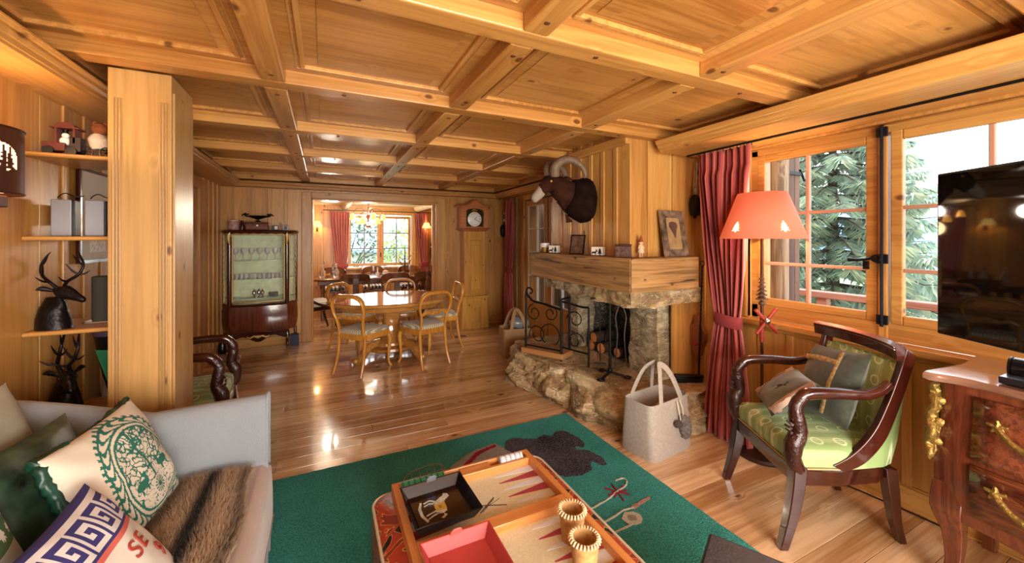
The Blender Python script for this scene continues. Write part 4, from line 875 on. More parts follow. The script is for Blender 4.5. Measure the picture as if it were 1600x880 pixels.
# mantel beam
M = thing('mantel_beam', 'weathered old timber mantel beam wrapping the corner of the chimney', 'mantel', (2.2, 2.5, 1.08)); mo = Vector((-2.2, -2.5, -1.08))
def mant(pl, name, mat):
    b = B(); b.loft([[(x, y, 1.088) for x, y in pl], [(x, y, 1.10) for x, y in pl], [(x, y, 1.34) for x, y in pl], [(x, y, 1.352) for x, y in pl]]); 
    b.xf(Matrix.Translation(mo)); return obj(name, b, mat, M, bev=.012)
mant([(2.05, 2.232), (2.36, 2.45), (2.36, 3.78), (2.055, 3.80)], 'side_beam', OLD); mant([(2.052, 2.23), (2.79, 2.235), (2.79, 2.45), (2.362, 2.449)], 'front_beam', OLDX)
# burning place: logs
BARK = plain('log_bark', '#3a281c', .9, var=.4, vs=20, bump=.6); CUTW = plain('cut_wood', '#c08048', .7, var=.2, vs=30)
k = 0
for (x, y, z, r_, L_, a, lab) in ((2.74, 3.36, .385, .055, .42, 85, 'split log at the bottom left of the pile in the firebox'), (2.74, 3.22, .385, .055, .40, 88, 'split log at the bottom right of the pile in the firebox'), (2.73, 3.29, .478, .052, .42, 82, 'split log on top of the pile in the firebox'), (2.80, 3.04, .37, .05, .36, 80, 'log lying apart from the pile, towards the stone pier')):
    t = thing('log', lab, 'log', (x, y, z), radians(a-80), 'logs in the firebox')
    b = B(); b.tube([(-L_/2, 0, 0), (0, 0, .004), (L_/2*.98, 0, 0)], r_, 9).noise(.006, 9, seed=k); obj('bark', b, BARK, t, smooth=40); obj('cut_end', B().lathe([(r_*.95, 0), (0, .004)], 9).xf(Matrix.Translation((-L_/2-.004, 0, 0)) @ Matrix.Rotation(-pi/2, 4, 'Y')), CUTW, t); k += 1
t = thing('fire_grate', 'round wrought iron fire grate standing in the firebox behind the tool stand', 'grate', (2.62, 3.02, .30))
b = B(); b.tube([(0, .20*cos(2*pi*i/28), .19+.17*sin(2*pi*i/28)) for i in range(28)], .007, 6, closed=True); obj('rim', b, IRON, t, smooth=60)
for i in range(-2, 3):
    b = B(); h = sqrt(.2**2-(i*.07)**2); b.tube([(0, i*.07, .19-h*.85), (.01, i*.07, .19), (0, i*.07, .19+h*.85)], .005, 6); obj('bar', b, IRON, t, smooth=60)
# log rack with scrolls
t = thing('log_rack', 'wrought iron scrollwork log rack on a wooden base, left on the hearth', 'log rack', (2.03, 3.42, .332), radians(-61))
# local x runs along the rack (towards camera/right), y away from it
obj('base_board', B().bb(-.24, -.10, 0, .24, .12, .055), wood('rack_board', '#8a5a30', '#c08a54', axis='X', knots=.3, rough=.5), t, bev=.006)
b = B(); b.tube([(-.20, -.07, .05), (-.20, -.07, .60)], .011); limb(b, [(-.20, -.07, .60), (-.185, -.07, .655), (-.15, -.07, .665), (-.12, -.07, .64), (-.135, -.07, .61), (-.155, -.07, .615)], [.010, .010, .009, .008, .007, .007]); obj('rear_post', b, IRON, t, smooth=60)
b = B(); b.tube([(.21, -.07, -.02), (.21, -.07, .585)], .013); b.tube([(.21, .10, -.02), (.21, .10, .585)], .013); b.tube([(.21, -.07, .58), (.21, .10, .58)], .01); obj('front_post', b, IRON, t, smooth=60)
b = B(); limb(b, [(-.20, -.07, .62), (-.12, -.07, .54), (0, -.07, .52), (.1, -.07, .50), (.21, -.07, .48)], [.012]*5, up=(0, 1, 0)); obj('sloping_rail', b, IRON, t, smooth=60); obj('bottom_rail', B().tube([(-.2, -.07, .08), (.21, -.07, .08)], .008), IRON, t, smooth=60)
for cx, cz, r0, r1, a0, a1 in ((-.10, .42, .085, .03, 100, 560), (.09, .43, .08, .025, 80, -380), (-.06, .20, .10, .045, 200, -200), (.08, .22, .11, .1, -60, 240)):
    b = B(); b.tube([(x, -.07, z) for x, z in spiral(cx, cz, r0, r1, a0, a1, 30)], .0055, 6); obj('scroll', b, IRON, t, smooth=60)
b = B(); limb(b, [(.21, -.07, .56), (.30, -.075, .55), (.42, -.08, .53), (.50, -.08, .53)], [.010]*4); b.tube([(.50, -.08, .53), (.5, -.08, -.02)], .010); b.tube([(.21, -.07, .12), (.5, -.08, .10)], .008); b.tube([(x+0, -.075, z) for x, z in spiral(.36, .40, .09, .03, 180, -200, 24)], .0055, 6); b.tube([(x+0, -.075, z) for x, z in spiral(.36, .2, .09, .03, 0, 380, 24)], .0055, 6); obj('wing_panel', b, IRON, t, smooth=60)
for i, (x, y, z) in enumerate(((-.02, .04, .115), (.06, .05, .11))):
    pass
# tool stand
t = thing('fire_tool_stand', 'black iron fire tool stand with ringed feet in front of the firebox', 'tool stand', (2.23, 2.68, .302))
b = B(); b.tube([(0, 0, .04), (0, 0, .70)], [.013, .010], 8); b.sphere((0, 0, .06), .024, 10, 6); obj('pole', b, IRON, t, smooth=60)
for a in (200, 318, 78):
    a_ = radians(a); b = B(); b.tube([(0, 0, .045), (.08*cos(a_), .08*sin(a_), .03), (.12*cos(a_), .12*sin(a_), .02)], .011); n_ = Vector((cos(a_), sin(a_), 0))
    b.tube([tuple(n_*(.145+.028*cos(q))+Vector((-sin(a_), cos(a_), 0))*.028*sin(q)+Vector((0, 0, .014))) for q in [2*pi*k/14 for k in range(14)]], .008, 6, closed=True); obj('ringed_foot', b, IRON, t, smooth=60)
D_ = Vector((cos(radians(-26)), sin(radians(-26)), 0))
b = B(); b.tube([tuple(D_*-.17+Vector((0, 0, .68))), tuple(D_*.14+Vector((0, 0, .695)))], .008)
for s in (-1, 1): b.tube([tuple(D_*(s*x)+Vector((0, 0, z))) for x, z in spiral(.04, .735, .035, .012, -90, 270, 16)], .005, 6)
obj('crossbar', b, IRON, t, smooth=60)
b = B(); p = D_*-.09; b.tube([tuple(p+Vector((0, 0, .66))), tuple(p+Vector((0, -.01, .14)))], .005); b.box(tuple(p+Vector((0, -.01, .12))), (.10, .02, .012), rz=radians(-26)); obj('hanging_rake', b, IRON, t, smooth=60)
b = B()
for s in (-1, 1): limb(b, [tuple(D_*(.08+s*.015)+Vector((0, -.02, .62))), tuple(D_*(.08+s*.045)+Vector((0, -.02, .52))), tuple(D_*(.08+s*.03)+Vector((0, -.02, .36))), tuple(D_*(.08+s*.05)+Vector((0, -.02, .10)))], [.005, .006, .006, .005])
b.tube([tuple(D_*(.08+.02*cos(q))+Vector((0, -.02, .65+.02*sin(q)))) for q in [2*pi*k/12 for k in range(12)]], .004, 6, closed=True); obj('hanging_tongs', b, plain('worn_iron', '#4a4644', .4, .7), t, smooth=60)
# right of the pier: twisted poker, bellows, brush
t = thing('twisted_poker', 'long twisted black iron poker leaning by the right end of the mantel', 'poker', (2.86, 2.28, .285))
b = B(); n_ = 60; b.tube([(.0+.01*i/n_, .02-.03*i/n_, .01+.98*i/n_) for i in range(n_+1)], [.006+.003*(i % 2) for i in range(n_+1)], 6); obj('shaft', b, IRON, t, smooth=60); obj('grip_ring', B().tube([(.01, -.01+.02*cos(q), 1.005+.02*sin(q)) for q in [2*pi*k/12 for k in range(12)]], .004, 6, closed=True), IRON, t, smooth=60)
t = thing('bellows', 'brown wooden fire bellows with red centre hanging beside the stone pier', 'bellows', (2.90, 2.34, .48))
bl = [(0, 0), (.03, .02), (.05, .08), (.085, .16), (.09, .22), (.06, .27), (.025, .29), (.02, .36), (0, .37)]; bl = bl+[(-x, z) for x, z in reversed(bl[1:-1])]
b = B(); b.prism(bl, .05, 'X', (-.025, 0, 0)); obj('body', b, wood('bellows_wood', '#5a2a14', '#96552c', axis='Z', knots=0), t, bev=.006); obj('red_badge', B().sphere((-.028, 0, .12), .02, 10, 6, (.4, 1, 1)), plain('red_lacquer', '#a02018', .4), t, smooth=60); obj('nozzle', B().tube([(0, 0, .0), (0, 0, -.07)], [.012, .008]), GOLD, t, smooth=60)
t = thing('hearth_brush', 'black bristled hearth brush lying on the boulder by the pier', 'brush', (2.78, 2.33, .285), radians(-28)); obj('back', B().box((0, 0, .055), (.24, .045, .022)), BRZ, t, bev=.008); obj('bristles', B().box((0, 0, .022), (.22, .035, .044)), BLK, t)
# ---------------------------------------------------------------- ram's head
RAMF = plain('ram_fur', '#2f160d', .85, var=.5, vs=9, bump=.8, bs=45, spec=.15); RAMD = plain('ram_dark_fur', '#1c0e0b', .9, var=.5, vs=14, bump=.9, bs=50, spec=.1); HORN = plain('horn', '#6e5844', .55, var=.25, vs=30, bump=.5, bs=40); MUZ = plain('pale_muzzle', '#94887a', .8, bump=.3)
t = thing('mounted_ram_head', 'stuffed brown ram head with curled horns mounted on the chimney wall', 'trophy head', (2.165, 2.93, 1.85))
def ell(c, dirv, ry, rz_, n=20, up=(0, 0, 1)):
    d = Vector(dirv).normalized(); s_ = d.cross(Vector(up)).normalized(); u_ = s_.cross(d)
    return [tuple(Vector(c)+s_*ry*cos(2*pi*i/n)+u_*rz_*sin(2*pi*i/n)) for i in range(n)]
b = B(); b.loft([ell((0, 0, 0), (-1, 0, 0), .17, .20), ell((-.06, .0, .0), (-1, 0, .05), .175, .205), ell((-.13, .01, .02), (-1, 0, .2), .15, .175), ell((-.19, .015, .045), (-1, 0, .3), .12, .14)]).noise(.02, 14).noise(.012, 40)
obj('shoulder_ruff', b, RAMD, t, smooth=70)
b = B(); b.loft([ell((-.14, .01, .03), (-1, 0, .3), .115, .14), ell((-.21, .02, .06), (-1, 0, .5), .095, .12), ell((-.27, .03, .10), (-1, 0, .6), .08, .105), ell((-.33, .04, .14), (-1, 0, .1), .072, .09), ell((-.37, .05, .135), (-1, 0, -.5), .062, .075), ell((-.41, .06, .10), (-1, .1, -.8), .05, .06), ell((-.44, .066, .065), (-1, .1, -.8), .042, .048)]).noise(.008, 30)
b.loft([ell((-.24, .02, -.04), (-.3, 0, -1), .05, .06), ell((-.22, .02, -.12), (0, 0, -1), .05, .06), ell((-.17, .02, -.2), (.2, 0, -1), .02, .03)]).noise(.006, 30); obj('neck_and_face', b, RAMF, t, smooth=70)
b = B(); b.loft([ell((-.43, .065, .075), (-1, .1, -.8), .043, .05), ell((-.465, .072, .035), (-1, .1, -.8), .038, .044), ell((-.50, .078, .0), (-1, .1, -.8), .034, .038), ell((-.515, .08, -.018), (-1, .1, -.8), .02, .022)]); obj('muzzle', b, MUZ, t, smooth=70)
for s in (-1, 1):
    b = B(); pts = [(-.335, .04+s*.035, .20), (-.345, .04+s*.06, .27), (-.30, .04+s*.09, .325), (-.22, .035+s*.12, .335), (-.14, .03+s*.14, .29), (-.10, .03+s*.15, .22), (-.11, .03+s*.155, .18)]
    pp = smoothpath(pts, 8); rr_ = lerp_list([.042, .042, .038, .033, .027, .02, .008], len(pp)); rr_ = [r_*(1+.07*(i % 2)) for i, r_ in enumerate(rr_)]; b.tube(pp, rr_, 12); obj('horn', b, HORN, t, smooth=50)
    b = B(); limb(b, [(-.31, .04+s*.07, .16), (-.27, .04+s*.12, .17), (-.23, .04+s*.15, .16)], [.012, .022, .004], sx=.4); obj('ear', b, RAMF, t, smooth=70)
    obj('eye', B().sphere((-.375, .055+s*.056, .15), .013, 10, 8), plain('glass_eye', '#c08a30', .05) if s < 0 else bpy.data.materials['glass_eye'], t, smooth=60)
# ---------------------------------------------------------------- things on the mantel
ZM = 1.3525
t = thing('candle_pot', 'bronze and glass candle pot, leftmost on the mantel', 'candle holder', (2.14, 3.63, ZM)); obj('bronze_base', B().lathe([(.05, 0), (.055, .012), (.052, .055)], 18), GOLD, t, smooth=40); obj('glass_rim', B().lathe([(.05, .055), (.052, .10), (.047, .10), (.045, .056)], 18, cap=False), CRY, t, smooth=40)
DEERB = plain('cutout_black', '#141210', .6)
def deer_shape(s=1):
    body = [(-.03, .022), (-.032, 0), (-.027, 0), (-.024, .016), (.006, .016), (.008, 0), (.013, 0), (.014, .02), (.022, .034), (.033, .036), (.034, .040), (.022, .046), (.026, .056), (.020, .052), (.014, .058), (.015, .046), (.010, .034), (-.024, .033)]
    return [(x*s, y*s) for x, y in body]
def tree_shape(s=1): return [(x*s, y*s) for x, y in ((-.003, 0), (.003, 0), (.003, .012), (.018, .012), (.008, .026), (.014, .026), (.006, .038), (.010, .038), (0, .056), (-.010, .038), (-.006, .038), (-.014, .026), (-.008, .026), (-.018, .012), (-.003, .012))]
def tealight(lab, y, x=2.135):
    t = thing('tealight_holder', lab, 'candle holder', (x, y, ZM), radians(-64)); obj('glass', B().box((0, 0, .04), (.105, .06, .075)), plain('white_holder_glass', '#e8e0d0', .4) if 'white_holder_glass' not in bpy.data.materials else bpy.data.materials['white_holder_glass'], t, bev=.004)  # holder glass is one even white
    obj('base', B().box((0, 0, .0025), (.115, .07, .005)), IRON, t); b = B(); b.prism(deer_shape(.85), .003, 'Y', (-.018, -.0335, .008)); obj('deer_cutout', b, DEERB, t); b = B(); b.prism(tree_shape(1.1), .003, 'Y', (.03, -.0335, .006)); obj('tree_cutout', b, DEERB, t)
tealight('white candle holder with a black reindeer and fir, second from the left on the mantel', 3.43); tealight('white candle holder with a black reindeer and fir, right of the photo on the mantel', 2.72)
def lean_frame(name, lab, cat, loc, rz, w, h, fw, fm, pm, tilt=12, th=.02):
    t = thing(name, lab, cat, loc, rz); R = Matrix.Rotation(-radians(tilt), 4, 'X')
    b = B(); b.bb(-w/2, 0, 0, -w/2+fw, th, h).bb(w/2-fw, 0, 0, w/2, th, h).bb(-w/2+fw, 0, 0, w/2-fw, th, fw).bb(-w/2+fw, 0, h-fw, w/2-fw, th, h).xf(R); obj('frame', b, fm, t, bev=.003)
    b = B(); b.bb(-w/2+fw, th*.4, fw, w/2-fw, th, h-fw).xf(R); obj('picture', b, pm, t); return t, R
lean_frame('photo_frame', 'small dark leaning photograph in the middle of the left mantel', 'picture', (2.12, 3.03, ZM), radians(-64), .15, .19, .012, IRON, plain('murky_photo', '#6a4c3c', .4, var=.6, vs=18), 14, .012)
t = thing('patterned_box', 'dark box with pale leaf pattern at the mantel corner', 'box', (2.13, 2.40, ZM), radians(-45)); obj('body', B().box((0, 0, .045), (.12, .09, .09)), plain('leaf_print', '#4a2a20', .5, var=.9, vs=45), t, bev=.004); obj('lid', B().box((0, 0, .096), (.124, .094, .012)), COPP, t, bev=.003)
t = thing('gnome_doll', 'small cream doll with a pointed hat beside the patterned box on the mantel', 'figurine', (2.25, 2.335, ZM))
b = B(); b.lathe([(.026, .035), (.028, .04), (.016, .09), (.008, .105)], 12); obj('dress', b, plain('doll_cream', '#cbb496', .8), t, smooth=60); obj('head', B().sphere((0, 0, .115), .018, 10, 8), plain('doll_skin', '#d8a880', .6), t, smooth=60); obj('pointed_hat', B().lathe([(.020, .122), (.012, .145), (.002, .175)], 12), plain('doll_hat', '#8a4632', .8), t, smooth=60)
for s in (-1, 1): obj('leg', B().tube([(s*.010, 0, 0), (s*.010, 0, .04)], .006), bpy.data.materials['doll_skin'], t, smooth=60); obj('arm', B().tube([(s*.014, 0, .095), (s*.03, -.005, .07)], [.006, .005]), bpy.data.materials['doll_cream'], t, smooth=60)
t, R = lean_frame('painted_panel', 'large distressed wooden picture leaning at the right of the mantel', 'picture', (2.62, 2.30, ZM), radians(6), .30, .385, .06, plain('flaked_paint', '#7a6450', .7, var=.75, vs=16, bump=.4), plain('parchment_print', '#a8875c', .7, var=.25, vs=12), 9, .022)
b = B(); hd = [(x*.055+.0, .235+y*.055) for x, y in ((-.9, .9), (-.2, 1.1), (.8, .9), (1, .3), (.6, -.2), (.35, -1.2), (.1, -1.5), (-.1, -.9), (-.6, -.2), (-1, .3))]; b.prism(hd, .002, 'Y', (0, .006, 0)); b.xf(R); obj('painted_head', b, plain('faded_brown_paint', '#5c4034', .7, var=.3, vs=30), t)
b = B(); b.bb(-.08, -.004, .075, .06, .0, .33).xf(R)
# bell on a strap beside the curtain
t = thing('cow_bell', 'dark iron cow bell on a strap hanging beside the right curtain', 'bell', (2.89, 2.36, 1.70))
def bell(t, s=1, mat=IRON):
    b = B(); b.loft([[(x*k*s, y*k*.7*s, z*s) for x, y in [(cos(2*pi*i/20), sin(2*pi*i/20)) for i in range(20)]] for k, z in ((.042, 0), (.046, .02), (.052, .09), (.048, .14), (.03, .17), (.008, .18))]); obj('bell_body', b, mat, t, smooth=60)
    obj('clapper', B().sphere((0, 0, -.012*s), .014*s, 8, 6), mat, t, smooth=60)
bell(t); obj('strap', B().tube([(0, 0, .18), (.01, 0, .26), (.02, 0, .40), (.02, 0, .46)], .006), plain('rope', '#8a8478', .9), t, smooth=60); obj('bow', B().sphere((0, 0, .215), .02, 8, 6, (1, 1, 1.6)).noise(.006, 60), bpy.data.materials['rope'], t, smooth=60)
t = thing('small_bell', 'small dark bell hanging in the far corner beside the clock curtain', 'bell', (2.885, 6.35, 1.55)); bell(t, 1.1)
obj('hook', B().tube([(0, 0, .19), (0, .0, .24), (.05, 0, .25)], .005), IRON, t)
t = thing('wall_telephone', 'little white box high in the far corner above the small bell', 'wall box', (2.905, 6.30, 1.88)); obj('case', B().box((0, 0, 0), (.05, .10, .16)), WHT, t, bev=.006); obj('dark_face', B().box((-.026, 0, .01), (.004, .07, .08)), BLK, t)
# ---------------------------------------------------------------- tote bags
FELT = plain('grey_felt', '#a89c90', .95, var=.12, vs=60, bump=.3, bs=300, sheen=.3); FELT2 = plain('tan_card', '#a8845c', .8); 
def tote(label, loc, rz, w, d, h, mat, flare=.82, name='tote_bag'):
    t = thing(name, label, 'bag', loc, rz)
    def ring(z, kx, ky): 
        out = []
        for i in range(32):
            a = 2*pi*i/32; cx_, sy_ = cos(a), sin(a); e = .28; out.append((w/2*kx*math.copysign(abs(cx_)**e, cx_), d/2*ky*math.copysign(abs(sy_)**e, sy_)*(1+.0), z))
        return out
    b = B(); b.loft([ring(0, .98, .98), ring(.01, 1, 1), ring(h*.5, 1.0, (1+flare)/2), ring(h, .97, flare), ring(h, .95, flare-.05), ring(h*.5, .97, (1+flare)/2-.06), ring(.02, .95, .94)], cap=True)
    o = obj('body', b, mat, t, smooth=35)
    for s in (-1, 1):
        y = s*d/2*flare; b = B()
        pts = smoothpath([(-w*.26, y, h*.72), (-w*.24, y*.98, h), (-w*.12, y*.5+s*.01, h+.17), (0, y*.25, h+.225), (w*.12, y*.5+s*.01, h+.17), (w*.24, y*.98, h), (w*.26, y, h*.72)], 6)
        b.tube(pts, .022, 8, sx=.25, up=(1, 0, 0)); obj('handle', b, mat, t, smooth=50)
    return t
t = tote('grey felt shopping bag with two handles standing in front of the hearth', (2.17, 2.10, 0), radians(8), .46, .30, .37, FELT)
CH = plain('grey_fur', '#6e6662', .95, var=.4, vs=60)
b = B(); limb(b, [(.06, -.15, .24), (.09, -.16, .22), (.10, -.165, .14), (.08, -.165, .10)], [.02, .045, .04, .01]); b.noise(.008, 50); c_ = obj('plush_charm', b, CH, t, smooth=70)
b = B(); limb(b, [(.05, -.13, .36), (.04, -.155, .30), (.05, -.16, .235)], [.004]*3); limb(b, [(.08, -.13, .36), (.085, -.155, .30), (.08, -.16, .25)], [.004]*3); obj('charm_cord', b, plain('cream_cord', '#d8ccb8', .8), c_); obj('pompom', B().sphere((.015, -.165, .215), .026, 12, 8).noise(.006, 80), plain('dark_pompom', '#4a403c', .95), c_, smooth=60)
t = tote('tan and clear carrier bag standing behind the left end of the hearth', (2.24, 4.55, 0), radians(-8), .40, .30, .36, FELT2, .95)
obj('clear_bag', B().sphere((.05, -.0, .40), .13, 14, 10, (1.1, .8, .6)).noise(.03, 12), plain('grey_film', '#8a929c', .15, spec=.8), t, smooth=60)
# ================================================================ RIGHT SIDE: LAMP, ARMCHAIRS, TV, COMMODE
t = thing('floor_lamp', 'black standing lamp with a coral red shade and a metal fir tree, before the window', 'lamp', (2.75, 1.70, 0))
obj('base', B().lathe([(.165, 0), (.17, .012), (.16, .026), (.04, .034), (.035, .045), (.03, .055), (.012, .06)], 36), plain('rust_black', '#3a2620', .4, .4), t, smooth=40)
obj('pole', B().tube([(0, 0, .05), (0, 0, 1.56)], .0095, 10), COPP, t, smooth=60)
RS = plain('coral_shade', '#cf7058', .8, emit='#ff7048', es=.42, trans=0)
sh = obj('lamp_shade', B().lathe([(.262, 1.50), (.15, 1.815)], 40, cap=False), RS, t, smooth=60); sh.modifiers.new('s', 'SOLIDIFY').thickness = .003
TREE = [(0, 0), (.006, 0), (.006, .012), (.028, .008), (.012, .026), (.024, .026), (.009, .044), (.017, .044), (0, .075), (-.017, .044), (-.009, .044), (-.024, .026), (-.012, .026), (-.028, .008), (-.006, .012), (-.006, 0)]
CUT = plain('lit_cutout', '#ffd890', .5, emit='#ffe0a0', es=3)
for az in (-186, -118, -40, 60):
    a = radians(az); b = B(); b.prism([(x, z) for x, z in TREE], .002, 'Y')
    sl = atan2(.112, .315); m = Matrix.Rotation(a+pi/2, 4, 'Z') @ Matrix.Translation((0, -.2515, 1.545)) @ Matrix.Rotation(-sl, 4, 'X'); b.xf(m); obj('fir_cutout', b, CUT, sh)
b = B(); b.tube([(0, 0, 1.05), (0, 0, 1.30)], .006)
for i in range(7):
    z = 1.08+.028*i; w = .062*(1-i/8.0); b.box((0, 0, z), (w*1.3, .012, .01), rz=radians(-25)); b.lathe([(w*.6, -.004), (w*.35, .014), (.006, .024)], 10, (0, 0, z))
b.sphere((0, 0, 1.05), .02, 10, 8); obj('fir_ornament', b, plain('rusty_fir', '#5a4634', .6, .4), t, smooth=40)
RED = plain('red_stick', '#a03828', .5)
for a_, z0 in ((52, .93), (-46, .93)):
    b = B(); a = radians(a_); d = Vector((cos(radians(-26))*cos(a), sin(radians(-26))*cos(a), sin(a))); c = Vector((0, -.03, z0)); b.tube([tuple(c-d*.11), tuple(c+d*.11)], .012, 8); obj('crossed_ski', b, RED, t, smooth=60)
obj('red_sleeve', B().tube([(0, 0, .78), (0, 0, .95)], .014, 10), RED, t, smooth=60)
b = B(); b.sphere((0, -.035, .93), .022, 10, 8).noise(.006, 60); b.tube([(0, -.04, .92), (-.04, -.045, .94)], [.01, .002]); b.tube([(0, -.04, .92), (.04, -.045, .9)], [.01, .002]); obj('silver_bow', b, SIL, t, smooth=60)
obj('shade_carrier', B().tube([(.06*cos(q), .06*sin(q), 1.56) for q in [2*pi*k/20 for k in range(20)]], .003, 6, closed=True).tube([(-.06, 0, 1.56), (.06, 0, 1.56)], .003), COPP, t)
point('floor_lamp_bulb', (2.75, 1.70, 1.64), 14, (1, .66, .36), .04)
o = obj('lamp_cord', B().tube(smoothpath([(2.66, 1.62, .006), (2.70, 1.40, .006), (2.84, 1.28, .006), (2.87, 1.1, .006), (2.885, .95, .006), (2.885, .80, .006)]), .0045, 6), BLK, None, smooth=60); tag(o, 'thin black cable running along the floor under the window wall', 'cable')
# ---------------------------------------------------------------- empire armchair (faces +Y)
GRN = striped('green_damask', '#8aa266', '#a0b47c', 24, 'X', .5, .6, c3='#c2cf9c', rings=True, ringcol='#cfdcaa', rs=9); GRN.node_tree.nodes['Principled BSDF'].inputs['Sheen Weight'].default_value = .1
GRNB = striped('green_damask_back', '#93a25c', '#a8b470', 24, 'X', .5, .6, c3='#c2cf9c', rings=True, ringcol='#d6e0b0', rs=9, ringrot=90)
GIMP = plain('gold_braid', '#b8a070', .8, bump=.5, bs=200)
def make_arm():
    t = thing('empire_armchair', '', 'armchair')
    W2, D1, D0 = .29, .26, -.26
    fr = [(-W2, D1), (W2, D1), (W2*.99, .05), (W2*.86, -.15), (W2*.6, -.25), (0, -.285), (-W2*.6, -.25), (-W2*.86, -.15), (-W2*.99, .05)]
    pl = []
    for i in range(len(fr)): pl.append(fr[i])
    b = B(); b.loft([[(x, y, .315) for x, y in pl], [(x*1.01, y*1.01, .325) for x, y in pl], [(x*1.01, y*1.01, .385) for x, y in pl], [(x*.98, y*.98, .39) for x, y in pl]]); obj('seat_frame', b, MAH, t, smooth=30)
    b = B(); R_ = resample(fr, 60)
    b.loft([[(x*k, y*k, z) for x, y in R_] for k, z in ((.95, .388), (.975, .41), (.985, .45), (.96, .475), (.85, .492), (.6, .502), (.3, .506))]); obj('seat', b, GRN, t, smooth=50)
    b = B(); b.tube([(x*.985, y*.985, .392) for x, y in R_], .005, 6, closed=True); obj('seat_braid', b, GIMP, t, smooth=60)
    for s in (-1, 1):
        b = B(); pts = smoothpath([(s*.265, .235, .40), (s*.268, .245, .30), (s*.272, .27, .16), (s*.278, .315, 0)], 5); n = len(pts)
        b.loft([[tuple(p+Vector((dx*w, dy*w, 0))) for dx, dy in ((-1, -1), (1, -1), (1, 1), (-1, 1))] for p, w in zip(pts, lerp_list([.030, .029, .025, .019], n))]); obj('leg', b, MAH, t, smooth=30, bev=.004)
        b = B(); pts = smoothpath([(s*.20, -.235, .37), (s*.20, -.25, .25), (s*.20, -.27, .1), (s*.205, -.295, 0)], 5); n = len(pts)
        b.loft([[tuple(p+Vector((dx*w, dy*w, 0))) for dx, dy in ((-1, -1), (1, -1), (1, 1), (-1, 1))] for p, w in zip(pts, lerp_list([.027, .026, .021, .017], n))]); obj('leg', b, MAH, t, smooth=30, bev=.004)
        # carved eagle/dolphin arm support
        b = B(); limb(b, [(s*.270, .232, .38), (s*.275, .262, .43), (s*.278, .262, .49), (s*.278, .235, .54), (s*.276, .245, .60), (s*.272, .245, .655), (s*.268, .20, .695)], [.030, .036, .042, .034, .034, .029, .026], 6, 12)
        for i in range(11): z = .42+.018*i; b.box((s*.278, .275+.01*sin(i), z), (.055-.002*i, .012, .009), rx=.5)
        b.noise(.004, 60); obj('carved_support', b, BRZM, t, smooth=45)
        b = B(); limb(b, [(s*.27, .235, .665), (s*.268, .19, .70), (s*.268, .05, .705), (s*.262, -.08, .70), (s*.255, -.155, .715), (s*.25, -.2, .745)], [.026, .027, .024, .022, .022, .02], 8, 12); obj('arm', b, MAH, t, smooth=60)
        # sweeping stile from the seat side up to the crest
        b = B(); pts = smoothpath([(s*.27, .06, .395), (s*.265, -.04, .44), (s*.255, -.14, .53), (s*.25, -.21, .66), (s*.25, -.26, .79), (s*.255, -.285, .885)], 6); n = len(pts)
        b.loft([[tuple(p+Vector((dx*.017, dy*w, dz*w))) for dx, dy, dz in ((-1, -.8, -.5), (1, -.8, -.5), (1, .8, .5), (-1, .8, .5))] for p, w in zip(pts, lerp_list([.03, .036, .034, .03, .028, .028], n))]); obj('stile', b, MAH, t, smooth=35, bev=.004)
    def bk(u, v, off):
        a = (u-.5)*2; z = .39+.43*v; y0 = -.265+.10*abs(a)**2.2*(1-v*.9)-.0*v; y = y0-.02*v; x = a*(.225+.02*v); return (x, y+off+.035*(1-abs(a)**2)*(0 if off < 0 else .6)*sin(pi*v), z)
    b = B(); b.grid(lambda u, v: bk(u, v, .012), 14, 12); m_ = len(b.f); b.grid(lambda u, v: bk(u, v, -.02), 14, 12); b.f[:m_] = [tuple(reversed(f)) for f in b.f[:m_]]; obj('back_cushion', b, GRNB, t, smooth=60)
    b = B()
    for s in (-1, 1):
        pl = [(s*.268, .04, .395), (s*.262, -.06, .395), (s*.24, -.17, .395), (s*.205, -.235, .395), (s*.215, -.255, .5), (s*.225, -.27, .65), (s*.235, -.285, .78), (s*.25, -.235, .70), (s*.255, -.16, .54), (s*.263, -.05, .44)]
        b.add(pl+[(x+s*.012, y-.004, z) for x, y, z in pl], [tuple(range(10)), tuple(range(19, 9, -1))]+[(i, 10+i, 10+(i+1) % 10, (i+1) % 10) for i in range(10)])
        obj('side_upholstery', b, GRN, t, fixn=True); b = B()
    rings = []
    for i in range(17):
        a = -1+i/8; x = a*.275; y = -.285+.055*a*a; w = .05; sc_ = 1-.15*abs(a)
        rings.append([(x, y-.014, .85), (x, y+.014, .85), (x, y+.018, .885), (x, y+.022, .905), (x, y+.005, .918), (x, y-.022, .912), (x, y-.024, .89)])
    b = B(); b.loft(rings); obj('crest_rail', b, MAH, t, smooth=35)
    b = B()
    for z in (.893, .903): b.tube([( (-1+i/8)*.27, -.285+.055*(-1+i/8)**2+.0215, z) for i in range(17)], .003, 6)
    obj('crest_reeding', b, MAH, t, smooth=60)
    return t
BRZM = plain('carved_mahogany', '#35150f', .3, .0, bump=.6, bs=60, coat=.3)
ac = make_arm()
for c_ in ac.children:
    if c_.name.split('.')[0] in ('carved_support', 'arm', 'stile', 'back_cushion', 'side_upholstery', 'crest_rail', 'crest_reeding'):
        for v in c_.data.vertices: v.co.z = .395+(v.co.z-.395)*1.15 if v.co.z > .395 else v.co.z
ac.location = (2.41, 1.23, 0); ac.rotation_euler = (0, 0, radians(61)); ac['label'] = 'green silk mahogany armchair with two cushions, in front of the right-hand window'; ac['group'] = 'green mahogany armchairs'
ac2 = copy_tree(ac); ac2.location = (-.86, 3.33, 0); ac2.rotation_euler = (0, 0, radians(-88)); ac2['label'] = 'green silk mahogany armchair half hidden behind the pine column'
